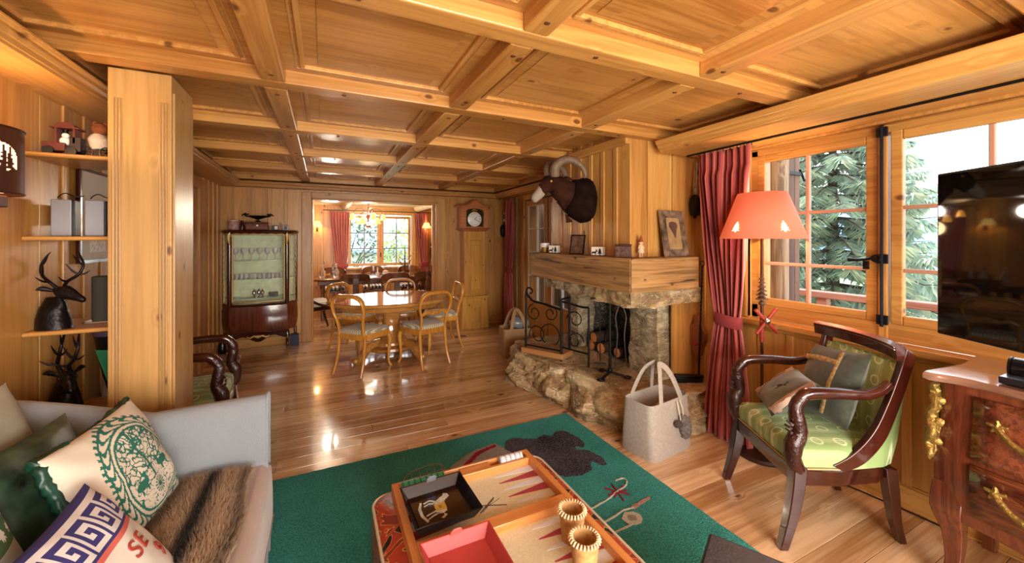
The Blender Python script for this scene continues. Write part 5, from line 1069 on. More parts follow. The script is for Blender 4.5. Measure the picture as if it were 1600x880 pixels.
# cushions on the armchair
CG = striped('grey_green_cushion', '#3f4236', '#6b6a55', 60, 'Y', .5, .9); CD = plain('dark_green_cloth', '#1f2a22', .9); FRN = plain('pink_fringe', '#b89a86', .95, bump=.6, bs=200)
AX = Matrix.Rotation(radians(61), 4, 'Z')
def onch(p): v = AX @ Vector(p); return (v.x+2.41, v.y+1.23, v.z)
def dch(p): return AX.to_3x3() @ Vector(p)
def basis(c, xd, yd):
    x = Vector(xd).normalized(); y = Vector(yd); y = (y-x*y.dot(x)).normalized(); z = x.cross(y)
    m = Matrix((x, y, z)).transposed().to_4x4(); m.translation = Vector(c); return m
def cush(name, label, c, xd, yd, w, h, th, mat, n=22, group=None, paint=None, **k):
    t = thing(name, label, 'cushion', group=group); m = basis(c, xd, yd); t.location = m.to_translation(); t.rotation_euler = m.to_euler()
    b = B(); pillow(b, w, h, th, n, **k); obj('cover', b, mat, t, smooth=80, paint=paint); return t
t = cush('square_cushion', 'large dark green cushion with a braid border leaning on the armchair back', onch((-.0, -.105, .71)), dch((-1, .02, .13)), dch((.1, -.38, .9)), .42, .40, .14, plain('olive_velvet', '#3c4034', .9, var=.3, vs=30, sheen=.3), ph=2)
for pts, u_ in ((((.085, -.17, .052), (.088, 0, .064), (.085, .17, .045)), (1, 0, 0)), (((-.17, .105, .045), (-.05, .108, .058), (.09, .105, .056)), (0, 1, 0))):
    obj('gold_braid', B().tube(smoothpath(pts), .016, 6, sx=.3, up=u_), plain('figured_braid', '#a88f66', .8, var=.5, vs=70), t, smooth=60)
t = cush('fringed_cushion', 'small grey-green cushion with a pink fringe in front of the larger one', onch((.06, .09, .635)), dch((-1, .35, .10)), dch((-.1, -.75, .62)), .42, .29, .12, plain('tartan_grey', '#565b4c', .9, var=.25, vs=18, sheen=.3), ph=5)
for s in (-1, 1):
    b = B(); b.tube(smoothpath([(s*.188, -.125, .01), (s*.178, 0, .016), (s*.188, .125, .01)]), .023, 8); b.noise(.010, 90); obj('fringe', b, FRN, t, smooth=60)
b = B(); b.prism([(x*1.5, y*1.5) for x, y in deer_shape(1)], .004, 'Z', (.05, -.04, .052)); obj('embroidered_deer', b, CD, t)
# ---------------------------------------------------------------- commode
COMY0, COMY1 = -.40, .76
t = thing('commode', 'bombe rosewood commode with gilt bronze mounts under the television', 'chest of drawers', (2.66, .18, 0)); c0 = Vector((-2.66, -.18, 0))
def plan(z, off=0):
    """plan outline of the body: front looks to -X, bowed; z gives the bombe swell"""
    k = max(0, min(1, (z-.15)/.70)); sw = .055*sin(pi*min(1, k*1.05))**1.2+.02*(k-.5)
    pts = []
    pts.append((2.925, COMY1-.03+sw*.5)); pts.append((2.75, COMY1-.03+sw*.6))
    pts.append((2.53, COMY1-.04+sw*.7)); pts.append((2.46-sw*.7, COMY1-.045+sw*.6))
    for i in range(0, 13):
        u = i/12; y = COMY1-.10-(COMY1-COMY0-.20)*u; x = 2.45-sw-.035*sin(pi*u)
        pts.append((x, y))
    pts += [(2.46-sw*.7, COMY0+.045-sw*.6), (2.53, COMY0+.04-sw*.7), (2.75, COMY0+.03-sw*.6), (2.925, COMY0+.03-sw*.5)]
    return pts
def cring(z): return [(x+c0.x, y+c0.y, z) for x, y in plan(z)]
b = B(); zs = [.30, .34, .40, .47, .54, .61, .68, .75, .82, .88]; b.loft([cring(z) for z in zs]); obj('body', b, ROSEZ, t, smooth=45)
def tring(k, z): return [(x*1, y, z) for x, y in [((px-2.66)*(1+k)+.0, (py-.18)*(1+k*.7)) for px, py in plan(.55)]]
b = B(); R0 = [(2.935, COMY1), (2.70, COMY1-.02), (2.50, COMY1-.0), (2.40, COMY1+.012), (2.385, COMY1-.005), (2.42, COMY1-.12), (2.375, .40), (2.355, .18), (2.375, -.04), (2.42, COMY0+.12), (2.385, COMY0+.005), (2.40, COMY0-.012), (2.50, COMY0), (2.70, COMY0+.02), (2.935, COMY0)]
R0 = [(x+c0.x, y+c0.y) for x, y in [tuple(p)[:2] for p in smoothpath([(a, b_, 0) for a, b_ in R0], 5)]]
b.loft([[(x*k, y*k2, z) for x, y in R0] for k, k2, z in ((.97, .985, .88), (1, 1, .888), (1, 1, .905), (.985, .99, .915))]); obj('top', b, wood('commode_top', '#5a3424', '#8c6450', axis='Y', rough=.12, knots=0, coat=1), t, smooth=40)
for s, yy in ((1, COMY1-.06), (-1, COMY0+.06)):
    b = B(); pts = [(2.46, yy, .45), (2.455, yy+s*.01, .33), (2.475, yy, .22), (2.475, yy, .10), (2.455, yy+s*.012, .0)]; b2 = smoothpath([(x+c0.x, y+c0.y, z) for x, y, z in pts], 5); n = len(b2)
    b.loft([[tuple(p+Vector((dx*w, dy*w, 0))) for dx, dy in ((-1, -1), (1, -1), (1, 1), (-1, 1))] for p, w in zip(b2, lerp_list([.05, .048, .032, .024, .024], n))]); lg = obj('leg', b, ROSEZ, t, smooth=40, bev=.004)
    b = B(); b.box((2.90+c0.x, yy+c0.y, .15), (.045, .045, .30)); obj('rear_leg', b, ROSEZ, t, bev=.004)
    b = B(); f = lambda z: (2.46-.055*sin(pi*min(1, (z-.15)/.7*1.05))**1.2*.9+c0.x, yy+s*.045+c0.y)
    pts = [(.86, 0, .0), (.82, .01, .01), (.77, -.012, 0), (.72, .012, 0), (.66, -.015, 0), (.61, .012, 0), (.57, -.008, 0), (.54, .0, 0)]
    for dx in (0, .022, -.018): limb(b, [(f(z)[0]-.015+dx+a, f(z)[1]+s*.004+a*.6, z) for z, a, _ in pts], [.010, .016, .013, .018, .017, .016, .01, .003], 5, 8)
    for i, z in enumerate((.83, .79, .745, .70, .655, .62)): b.sphere((f(z)[0]-.022, f(z)[1]+s*.008*(-1)**i, z), .02, 8, 6, (.7, 1.2, 1))
    b.noise(.006, 55); obj('gilt_corner_mount', b, GOLD, t, smooth=50)
for z0, z1 in ((.36, .575), (.595, .845)):
    b = B(); nv = 6; nu = 12
    def fr_(u, v, z0=z0, z1=z1):
        z = z0+(z1-z0)*v; y = COMY1-.13-(COMY1-COMY0-.26)*u; k = max(0, min(1, (z-.15)/.70)); sw = .055*sin(pi*min(1, k*1.05))**1.2+.02*(k-.5); uu = (COMY1-.10-y)/(COMY1-COMY0-.20); x = 2.45-sw-.035*sin(pi*uu)-.007
        return (x+c0.x, y+c0.y, z)
    b.grid(fr_, nu, nv); d = obj('drawer', b, ROSE if z0 > .5 else wood('rosewood_diag', '#40180e', '#8c4a2c', axis='Y', rough=.16, knots=.3, coat=.6, gscale=1.2, contrast=1.5), t, smooth=60); mo_ = d.modifiers.new('s', 'SOLIDIFY'); mo_.thickness = .012; mo_.offset = 0
    for yy in (.44, -.10):
        zc = (z0+z1)/2+.01; x0 = fr_((COMY1-.13-yy)/(COMY1-COMY0-.26), .5)[0]-.012; y0 = yy+c0.y
        b = B(); limb(b, [(x0-.006, y0+.12, zc+.03), (x0-.03, y0+.07, zc-.015), (x0-.04, y0, zc-.04), (x0-.03, y0-.07, zc-.02), (x0-.006, y0-.12, zc+.025)], [.010, .011, .014, .011, .010], 6, 8)
        for s in (-1, 1):
            for q in range(5): a = 2*pi*q/5+.3; limb(b, [(x0, y0+s*.115, zc+.03), (x0-.006, y0+s*.115+.03*cos(a), zc+.03+.028*sin(a))], [.014, .004], 3, 6)
        b.noise(.003, 90); obj('gilt_handle', b, GOLD, d, smooth=50)
b = B()
ap = [(-.46, .315), (-.46, .30), (-.30, .27), (-.12, .24), (0, .23), (.12, .24), (.30, .27), (.46, .30), (.46, .315)]
b.prism(ap, .02, 'X', (2.435+c0.x, 0, 0)); obj('apron', b, ROSE, t)
t = thing('sound_bar', 'round black sound bar lying along the back of the commode top', 'speaker', (2.62, .30, .9155)); b = B(); b.tube([(0, -.42, .042), (0, .27, .042)], .042, 20); obj('body', b, plain('gloss_black', '#101014', .12), t, smooth=50, bev=.004); obj('flat_base', B().bb(-.03, -.42, 0, .03, .25, .01), BLK, t)
for s_ in (1,): obj('end_cap', B().lathe([(.043, 0), (.043, .008), (.02, .010)], 20).xf(Matrix.Translation((0, .27, .042)) @ Matrix.Rotation(-pi/2, 4, 'X')), IRON, t, smooth=40)
t = thing('flat_player', 'flat black media bar in front of the round sound bar on the commode', 'player', (2.48, .17, .9155)); obj('body', B().bb(-.035, -.36, .004, .035, .40, .032), plain('gloss_black_2', '#141418', .15), t, bev=.003); obj('foot', B().bb(-.03, -.34, 0, .03, .38, .004), BLK, t)
# television, with an arm added behind it as a support
t = thing('television', 'large black flat television angled into the room in front of the window', 'television', (2.40, .73, 1.09), radians(-30.5))
# local -Y runs towards the camera; screen looks to -X
obj('case', B().bb(0, -1.22, 0, .03, 0, .69), BLK, t, bev=.004); obj('screen', B().bb(-.002, -1.21, .01, .0, -.008, .68), plain('black_screen', '#08090c', .03, spec=.8), t)
obj('added_arm', B().bb(.03, -.75, .2, .10, -.45, .5).tube([(.10, -.6, .35), (.25, -.45, .35), (.62, -.25, .35)], .025), BLK, t)
# ================================================================ LEFT SIDE: SOFA, CUSHIONS, SHELVES
SOFA = plain('grey_blue_linen', '#868c92', .95, var=.08, vs=5, bump=.35, bs=260, sheen=.3)
t = thing('sofa', 'large grey linen sofa along the left wall with a curved high arm', 'sofa', (-.72, .8, 0)); s0 = Matrix.Translation((.72, -.8, 0))
def so_(name, b, mat, sm=60, bev=0): return obj(name, b.xf(s0), mat, t, smooth=sm, bev=bev)
def armrings(flip=0, y0=2.06, y1=2.17):
    rings = []
    for i in range(25):
        u = i/24; x = -1.222+(1.222-.235)*u; zt = .92-.155*min(1, u/.58)**1.3 if u < .58 else .765+.017*((u-.58)/.42)
        th = .045+.012*sin(pi*u); ym = (y0+y1)/2+.02*(1-u)
        rg = [(x, ym-th, .02), (x, ym-th, .3), (x, ym-th*.95, zt-.08), (x, ym-th*.8, zt-.02), (x, ym-th*.3, zt), (x, ym+th*.4, zt), (x, ym+th*.95, zt-.025), (x, ym+th, zt-.1), (x, ym+th, .3), (x, ym+th, .02)]
        rings.append(rg)
    return rings
b = B(); b.loft(armrings()); so_('arm', b, SOFA, 50)
b = B(); b.tube([(-.233, 2.075, .03), (-.232, 2.075, .5), (-.232, 2.078, .76), (-.232, 2.10, .787), (-.232, 2.135, .787), (-.232, 2.155, .76), (-.232, 2.155, .03)], .006, 6); so_('arm_piping', b, SOFA)
b = B(); b.loft(armrings(0, -.62, -.51)); so_('arm', b, SOFA, 50)
b = B(); b.bb(-1.222, -.52, .02, -1.09, 2.08, .90); so_('back', b, SOFA, 60, .04)
b = B(); b.bb(-1.12, -.52, .06, -.235, 2.06, .30); so_('base', b, SOFA, 60, .02)
b = B()
for y0, y1 in ((.76, 2.055), (-.51, .75)):
    b = B(); b.bb(-1.10, y0, .30, -.215, y1, .465); so_('seat_cushion', b, SOFA, 60, .035)
for x in (-1.15, -.36):
    for y in (-.45, 2.0): so_('foot', B().bb(x-.03, y-.03, 0, x+.03, y+.03, .06), MAH)
# quilt and fur over the seat
t = thing('quilt', 'taupe quilted cover spread over the sofa seat', 'blanket', (-.45, 1.3, .468))
def qf(u, v):
    y = .72-.02+(v-.0)*1.36-1.28+.04; x = -.30+.62*u if False else -.33+u*.60
    z = .012+.006*noise.noise(Vector((x*5, y*5, 0)))+.004*abs(sin(u*26))
    if x > .205: d = x-.205; z -= d*2.2*0+min(.26, d*6); x = .232+.003*noise.noise(Vector((0, y*8, z*8)))+min(d, .02)*.3
    return (x, y, z)
b = B(); b.grid(qf, 60, 50); q = obj('cloth', b, plain('taupe_quilt', '#a08878', .9, var=.08, vs=6, sheen=.3, bump=.2, bs=120), t, smooth=60); q.modifiers.new('s', 'SOLIDIFY').thickness = .004
t = thing('fur_throw', 'narrow brown fur throw with dark stripes lying on the taupe quilt', 'throw', (-.41, 1.60, .487))
FUR1 = painted('striped_fur', .95, .4)
b = B(); b.grid(lambda u, v: ((u-.5)*.27*(1-.1*sin(v*9))+.0, (v-.5)*.82, .012+.012*sin(pi*u)), 10, 30)
def furcol(u, v):
    k = .5+.5*noise.noise(Vector((u*9, v*2.5, 1))); st = max(0, cos((u-.5)*2*pi*1.35))**3+.6*max(0, cos((u-.93)*2*pi*1.2))**6
    c = Vector((.22, .12, .06))*(1-k)+Vector((.62, .42, .26))*k; c = c*(1-min(1, st*1.1))+Vector((.02, .014, .012))*min(1, st*1.1); return c
obj('hide', b, FUR1, t, smooth=60, paint=furcol)
b = B(); random.seed(3); uvs = []
for i in range(15000):
    u, v = random.random(), random.random(); x = (u-.5)*.28*(1-.1*sin(v*9)); y = (v-.5)*.84; z = .012+.012*sin(pi*u); l = random.uniform(.016, .034); dx = random.uniform(-.012, .014)+ (u-.5)*.02; dy = random.uniform(-.006, .022); w = .0013
    b.add([(x-w, y, z), (x+w, y, z), (x+dx, y-dy, z+l)], [(0, 1, 2)], [(u+.0001, v)]*3)
obj('fur_pile', b, FUR1, t, paint=furcol, kind='stuff')
# printed cushions
PC = painted('printed_linen', .9, .2)
CREAM = (.62, .56, .45); GREENP = (.015, .13, .09)
def paint_embroid(u, v):
    # heart-shaped filigree, its point at the lower right
    x = (u-.56)/.47; y = (v-.46)/.50; q = radians(-8); x, y = x*cos(q)-y*sin(q), x*sin(q)+y*cos(q)
    r = sqrt(x*x+y*y); a = atan2(y, x); R = .86+.10*abs(cos(a*1.5+.5))-.06*cos(2*a)
    d = r/R
    if d > 1.08: return CREAM
    if d > .80:
        s = sin(a*26+6*sin(d*18)); t_ = (d-.94)/.14
        edge = abs(abs(t_)-.55) < .12 or (1.0 < d < 1.08 and sin(a*52) > .1)
        return GREENP if edge or s > .35 and abs(t_) < .5 else CREAM
    if d > .76: return GREENP
    # inside: tree on top, deer pair and rosette below
    if (x+.05)**2+(y+.42)**2 < .035: 
        rr_ = sqrt((x+.05)**2+(y+.42)**2); return GREENP if rr_ < .05 or sin(14*atan2(y+.42, x+.05)) > 0 and rr_ < .15 else CREAM
    for sx in (-1, 1):
        px, py = (x+.05-sx*.36)*sx, y+.14
        if (px/.16)**2+((py)/.08)**2 < 1 or (abs(px+.13) < .035 and -.02 < py < .17) or (abs(px-.08) < .02 and -.16 < py < 0) or (abs(px+.08) < .02 and -.16 < py < 0): return GREENP
    if abs(x+.05) < .025 and y > -.3: return GREENP
    n_ = noise.noise(Vector((x*9, y*9, 3))); n2 = noise.noise(Vector((x*9+5, y*9, 8)))
    return GREENP if y > -.02 and (abs(n_) < .10 or abs(n2) < .08) else (GREENP if abs(n_) < .045 else CREAM)
up_ = (-.36, .0, .93)
G2 = plain('dark_green_satin', '#123a2a', .35, var=.5, vs=14, bump=.4, bs=12)
t = cush('embroidered_cushion', 'cream cushion embroidered with a green tree and animal pattern, leaning on the sofa', (-.63, 1.80, .685), (.12, 1, .02), (-.38, .03, .9), .44, .40, .15, PC, n=150, paint=paint_embroid, ph=1, pinch=.05, wr=.012)
b = B(); pts = [((-.225+.45*i/40), .195-.02*sin(pi*i/40)+.0, -.015) for i in range(41)]; b.tube(pts, [.013+.008*abs(sin(i*1.7)) for i in range(41)], 8, up=(0, 0, 1)); b.noise(.010, 30); obj('green_ruffle', b, G2, t, smooth=60)
b = B(); b.tube([(-.212, .185-.37*i/30, -.012) for i in range(31)], [.014+.006*abs(sin(i*1.3)) for i in range(31)], 8); b.noise(.008, 30); obj('green_ruffle', b, G2, t, smooth=60)
t = cush('satin_cushion', 'dark green patterned satin cushion behind the embroidered cream one', (-.80, 1.74, .70), (.05, 1, -.05), (-.30, 0, .95), .46, .38, .13, plain('floral_satin', '#2a4030', .4, var=.9, vs=16), ph=7)
t = cush('plain_cushion', 'plain grey-beige linen cushion in the back corner of the sofa', (-.955, 1.80, .76), (.02, 1, .12), (-.22, -.1, .97), .44, .44, .14, plain('beige_linen', '#9a9684', .95, bump=.3, bs=260), ph=3)
def paint_edel(u, v):
    base = (.36, .40, .40); g = (.05, .13, .04); w = (.75, .78, .72)
    def flower(cx, cy, r):
        x, y = u-cx, v-cy; d = sqrt(x*x+y*y); a = atan2(y, x); return d < r*(.45+.55*abs(cos(4*a)))
    if .60 < v < .76:
        for i in range(8):
            if flower(.07+.123*i, .68, .042): return w
        return g
    d = sqrt((u-.62)**2+(v-.12)**2)
    if .26 < d < .42:
        for i in range(12):
            a = pi*i/11
            if flower(.62+.34*cos(a), .12+.34*sin(a), .04): return w
        return g
    if .18 < d < .26: return (.25, .36, .28) if noise.noise(Vector((u*40, v*40, 0))) > 0 else (.5, .55, .48)
    return base
t = cush('edelweiss_cushion', 'grey cushion with green bands of white flowers at the near left of the sofa', (-.735, 1.27, .685), (0, 1, .02), (-.32, 0, .94), .46, .42, .14, PC, n=110, paint=paint_edel, ph=9)
def paint_key(u, v):
    blue = (.03, .025, .14); wh = (.62, .60, .58); red = (.55, .12, .09)
    if v > .64:
        if v > .955 or v < .665: return blue
        # greek key: repeating squared spiral
        k = (u*5.2) % 1; y = (v-.665)/.29; gx = int(k*7); gy = int(y*7)
        pat = ["1111110", "1000010", "1011010", "1010010", "1011110", "1000000", "1111111"]
        return wh if pat[min(6, gy)][min(6, gx)] == '1' and (gx < 6 or gy == 6) else blue
    if v > .60: return red
    return (.66, .62, .54)
t = cush('greek_key_cushion', 'cream cushion with a blue Greek key band and red lettering, in front of the others', (-.52, 1.38, .63), (.02, 1, .03), (-.55, 0, .8), .36, .38, .12, PC, n=120, paint=paint_key, ph=4)
TXR = plain('red_lettering', '#a03a2c', .8)
pf_ = pillow_fn(.36, .38, .12, ph=4)(1)
for s_, x, y in (('SE', .045, -.015), ('9', .105, -.085)):
    me = text_mesh(s_, .072, TXR, .0015); me.transform(Matrix.Translation((x, y, 0)))
    for v_ in me.vertices: v_.co.z += pf_(v_.co.x/.36/.97+.5, v_.co.y/.38/.97+.5)[2]+.003
    obj('lettering', me, None, t)
# ---------------------------------------------------------------- alcove shelves
def shelf(lab, z, x0=-1.25, y0=2.60, y1=2.96):
    t = thing('wall_shelf', lab, 'shelf', (-1.08, 2.78, z), group='pine shelves between the left wall and the column'); b = B(); b.bb(-.168, y0-2.78, -.022, .176, y1-2.78, 0); obj('board', b, PX_, t, bev=.006); obj('front_bead', B().tube([(-.168, y0-2.78, -.011), (.176, y0-2.78, -.011)], .011, 8), PX_, t, smooth=60)
shelf('top pine shelf by the column, carrying the toy cart', 1.905); shelf('middle pine shelf by the column, carrying the two silver speakers', 1.512); shelf('lower pine shelf by the column, carrying a stag bust', 1.065); shelf('bottom pine shelf by the column, added to hold a stag bust, mostly hidden behind the sofa', .62)  # bottom shelf added as a support for the half-hidden stag bust
def ant(b, base, s, k=1.0, sweep=1):
    main = [(0, 0, 0), (s*.03, -.01, .035), (s*.075, .0, .07), (s*.09, .01, .12), (s*.07, .015, .165), (s*.055, .02, .19)]
    P = [tuple(Vector(base)+Vector(p)*k) for p in main]; limb(b, P, [.009*k, .008*k, .0075*k, .006*k, .005*k, .001], 5, 8)
    for q, d in ((1, (s*.01, -.055, .03)), (2, (-s*.035, -.03, .06)), (3, (-s*.045, -.01, .055)), (2, (s*.03, .03, .02))):
        p0 = Vector(P[q]); d = Vector(d)*k; limb(b, [tuple(p0), tuple(p0+d*.5+Vector((0, 0, -.008*k))), tuple(p0+d)], [.006*k, .005*k, .001], 4, 7)
def stag(lab, loc, rz, k=1.0):
    # faces +X
    t = thing('stag_bust', lab, 'sculpture', loc, rz)
    b = B(); R_ = lambda c, d, a, e: ell(c, d, a*k, e*k, 18)
    v = lambda *p: tuple(x*k for x in p)
    b.loft([ell(v(-.01, 0, 0), (0, 0, 1), .06*k, .075*k, 18, (1, 0, 0)), ell(v(-.015, 0, .05), (0, 0, 1), .058*k, .072*k, 18, (1, 0, 0)), ell(v(-.012, 0, .10), (.15, 0, 1), .048*k, .058*k, 18, (1, 0, 0)), ell(v(.0, 0, .15), (.4, 0, 1), .036*k, .045*k, 18, (1, 0, 0)), ell(v(.02, 0, .185), (.9, 0, .7), .032*k, .04*k, 18, (0, 0, 1)),
            ell(v(.045, 0, .19), (1, 0, -.25), .032*k, .038*k, 18), ell(v(.075, 0, .178), (1, 0, -.4), .024*k, .03*k, 18), ell(v(.11, 0, .16), (1, 0, -.4), .016*k, .019*k, 18), ell(v(.135, 0, .148), (1, 0, -.4), .013*k, .014*k, 18), ell(v(.142, 0, .144), (1, 0, -.4), .005*k, .005*k, 18)])
    b.noise(.003*k, 40); obj('neck_and_head', b, BRZ, t, smooth=70)
    for s in (-1, 1):
        b = B(); limb(b, [v(.01, s*.025, .20), v(-.015, s*.05, .215), v(-.03, s*.068, .21)], [.006*k, .014*k, .002*k], 5, 8, sx=.5); obj('ear', b, BRZ, t, smooth=60)
        b = B(); m = Matrix.Rotation(0, 4, 'Z'); ant(b, v(.02, s*.014, .212), s, k*1.0); obj('antler', b, BRZ, t, smooth=60); obj('eye', B().sphere(v(.06, s*.027, .195), .005*k, 8, 6), BLK, t, smooth=60)
    return t
stag('dark bronze stag bust facing right on the lower pine shelf', (-1.165, 2.66, 1.0655), radians(-22), .92)
stag('dark bronze stag bust half hidden behind the sofa, below the lower shelf', (-1.15, 2.70, .6205), radians(-60), 1.05)
t = thing('cylinder_speaker', 'tall dark grey cylindrical speaker on a silver foot beside the stag bust', 'speaker', (-1.035, 2.76, 1.0655)); obj('foot', B().box((0, 0, .006), (.13, .09, .012)), SIL, t, bev=.004); obj('body', B().lathe([(.04, .012), (.043, .02), (.043, .235), (.038, .24)], 24), plain('speaker_cloth', '#3c3a30', .8), t, smooth=40)
for x, lab in ((-1.165, 'silver-grey box speaker with wire feet on the middle shelf, left of two'), (-1.045, 'silver-grey box speaker on the middle shelf, next to the column')):
    t = thing('box_speaker', lab, 'speaker', (x, 2.74, 1.5125), radians(8), 'silver box speakers on the middle shelf'); obj('grille', B().box((-.004, -.045, .09), (.070, .012, .18)), plain('silver_grille', '#86868a', .4, .5) if x < -1.1 else bpy.data.materials['silver_grille'], t, bev=.003); obj('case', B().box((0, .005, .09), (.080, .09, .18)), BLK, t, bev=.004)
    b = B(); b.tube(smoothpath([(-.03, 0, .19), (-.02, 0, .205), (0, 0, .215), (.03, 0, .20), (.06, .01, .205)]), .0025, 6); obj('wire', b, BLK, t, smooth=60)
t = thing('thermostat', 'small white thermostat box on the left wall above the middle shelf', 'thermostat', (-1.235, 2.82, 1.62)); obj('case', B().box((.018, 0, 0), (.036, .10, .10), taper=.92), WHT, t, bev=.005); obj('dial', B().lathe([(.014, 0), (.013, .006), (0, .006)], 16).xf(Matrix.Translation((.036, .02, .012)) @ Matrix.Rotation(pi/2, 4, 'Y')), WHT, t, smooth=40)
t = thing('framed_print', 'red-brown framed print with a pale mat on the left wall behind the speakers', 'picture', (-1.234, 3.20, 1.36)); b = B(); b.bb(0, -.21, 0, .02, -.195, .54).bb(0, .195, 0, .02, .21, .54).bb(0, -.195, 0, .02, .195, .018).bb(0, -.195, .522, .02, .195, .54); obj('frame', b, MAH, t); obj('mat', B().bb(.002, -.195, .018, .010, .195, .522), plain('pale_mat', '#cfc6b8', .6), t)
obj('printed_scene', B().bb(.0101, -.09, .06, .0105, .09, .13), plain('print_faint', '#e8e4dc', .6, var=.3, vs=60), t)
t = thing('toy_cart', 'red wooden toy cart with a snowman under an arched roof on the top shelf', 'toy', (-1.15, 2.70, 1.9055)); t.scale = (.8, .8, .8)
RW = plain('red_toy_wood', '#5e1f12', .5); obj('box', B().box((-.04, 0, .055), (.10, .07, .05)), RW, t, bev=.003); obj('cab', B().box((.055, 0, .075), (.05, .07, .09)), plain('dark_toy_wood', '#2c1410', .5), t, bev=.003)
b = B(); b.bb(-.035, -.035, .08, -.025, .035, .17).bb(.045, -.035, .08, .055, .035, .17).bb(-.055, -.045, .168, .075, .045, .176); b.prism([(.01+.045*cos(a), .176+.03*sin(a)) for a in [pi*i/10 for i in range(11)]], .07, 'Y', (0, -.035, 0)); obj('roof', b, RW, t)
for x in (-.06, .04):
    for y in (-.042, .042): obj('wheel', B().lathe([(.026, -.004), (.028, 0), (.026, .004)], 16).xf(Matrix.Translation((x, y, .028)) @ Matrix.Rotation(pi/2, 4, 'X')), BLK, t, smooth=40)
b = B(); b.sphere((.0, 0, .095), .028, 12, 8); b.sphere((0, 0, .13), .018, 12, 8); obj('snowman', b, WHT, t, smooth=60); obj('top_hat', B().lathe([(.02, .142), (.02, .145), (.013, .146), (.013, .165)], 14), BLK, t, smooth=40)
t = thing('bear_figure', 'brown furry figure in white sitting on a black wire tricycle on the top shelf', 'toy', (-1.035, 2.73, 1.9055))
b = B(); limb(b, [(0, 0, .05), (-.005, 0, .10), (0, 0, .13)], [.035, .042, .02]); obj('white_body', b, plain('cream_wool', '#cbbfae', .95, bump=.6), t, smooth=60); b = B(); b.sphere((0, 0, .155), .034, 12, 10); b.sphere((-.02, 0, .185), .012); b.sphere((.022, 0, .185), .012); b.noise(.004, 80); obj('furry_head', b, plain('bear_fur', '#7a4422', .95, var=.4, vs=50), t, smooth=70)
b = B(); b.tube([(-.04, 0, .05), (.03, 0, .05), (.03, 0, .10)], .003, 6); b.tube([(-.04, 0, .05), (-.03, 0, .10)], .003, 6)
for x in (-.045, .035): b.tube([(x+.028*cos(q), -.03, .031+.028*sin(q)) for q in [2*pi*k/18 for k in range(18)]], .003, 6, closed=True)
for x in (-.045, .035):
    for q in range(4): b.tube([(x+.028*cos(q*pi/4), -.03, .031+.028*sin(q*pi/4)), (x-.028*cos(q*pi/4), -.03, .031-.028*sin(q*pi/4))], .0015, 4)
obj('wire_tricycle', b, BLK, t, smooth=50)
t = thing('tapered_stand', 'dark tapered object with a green panel and purple top behind the stag antlers', 'ornament', (-1.03, 2.88, .6205))
b = B(); b.loft([[(x*k, y*k, z) for x, y in [(cos(2*pi*i/18), sin(2*pi*i/18)) for i in range(18)]] for k, z in ((.02, 0), (.05, .14), (.075, .28), (.085, .36))]); obj('cone', b, BLK, t, smooth=50); b = B(); b.lathe([(.086, .36), (.09, .37), (.088, .385), (.07, .395), (.03, .40)], 20); obj('purple_top', b, plain('dusty_purple', '#4c3a4c', .5), t, smooth=50)
b = B(); b.add([(-.055, -.064, .29), (.0, -.083, .29), (.0, -.05, .12), (-.015, -.05, .12)], [(0, 1, 2, 3)]); o = obj('green_panel', b, plain('green_silk_panel', '#2e7a52', .5), t); o.modifiers.new('s', 'SOLIDIFY').thickness = .004
# wall sconce with cut-out drum shade
t = thing('drum_sconce', 'dark copper half-drum wall lamp with a cut-out deer scene, at the left edge', 'lamp', (-1.245, 2.21, 1.80))
SK = plain('sconce_copper', '#4a2a20', .45, .4, var=.15, vs=6)
def shade_pt(a, z, R=.15): return (.01+R*.95*cos(a)+.02, R*sin(a)*1.0, z)
# shade as a strip of cells; cells inside the moon opening are left out where the sky shows
NA, NZ = 84, 60; b = B(); z0, z1 = -.125, .125
def solid(a, z):
    am = radians(-28); x = (a-am)*.15; y = z+.005
    d = x*x+y*y
    if d > .070**2 or abs(z) > .11: return True
    if y < -.030+.006*sin(x*160): return True
    for cx, base, h in ((-.022, -.03, .085), (.016, -.03, .095), (.036, -.03, .085)):
        if base < y < base+h:
            k = (y-base)/h; w = .016*(1-k)*(.55+.45*((k*5) % 1 < .5)); 
            if abs(x-cx) < w+.0012: return True
    # deer
    px, py = x-.006, y+.022
    if abs(px) < .018 and abs(py-.016) < .007: return True
    if (abs(px+.014) < .0022 or abs(px-.014) < .0022) and -.012 < py < .012: return True
    if abs(px+.019) < .004 and .012 < py < .034: return True
    return False
vs = [shade_pt(-pi/2+pi*i/NA, z0+(z1-z0)*j/NZ) for j in range(NZ+1) for i in range(NA+1)]; fs = []
for j in range(NZ):
    for i in range(NA):
        if solid(-pi/2+pi*(i+.5)/NA, z0+(z1-z0)*(j+.5)/NZ): fs.append((j*(NA+1)+i, j*(NA+1)+i+1, (j+1)*(NA+1)+i+1, (j+1)*(NA+1)+i))
b.add(vs, fs); sh = obj('drum_shade', b, SK, t, smooth=60); sh.modifiers.new('s', 'SOLIDIFY').thickness = .002
b = B(); 
for z in (z0, z1): b.tube([shade_pt(-pi/2+pi*i/30, z) for i in range(31)], .004, 6)
obj('shade_rim', b, COPP, sh, smooth=60)
b = B(); b.loft([[shade_pt(-pi/2+pi*i/30, z0+.01, .13) for i in range(31)], [shade_pt(-pi/2+pi*i/30, z1-.01, .13) for i in range(31)]], closed=False, cap=False); obj('lit_diffuser', b, plain('glow_parchment', '#ffd8b0', .6, emit='#ffd0a8', es=1.6), sh, smooth=60)
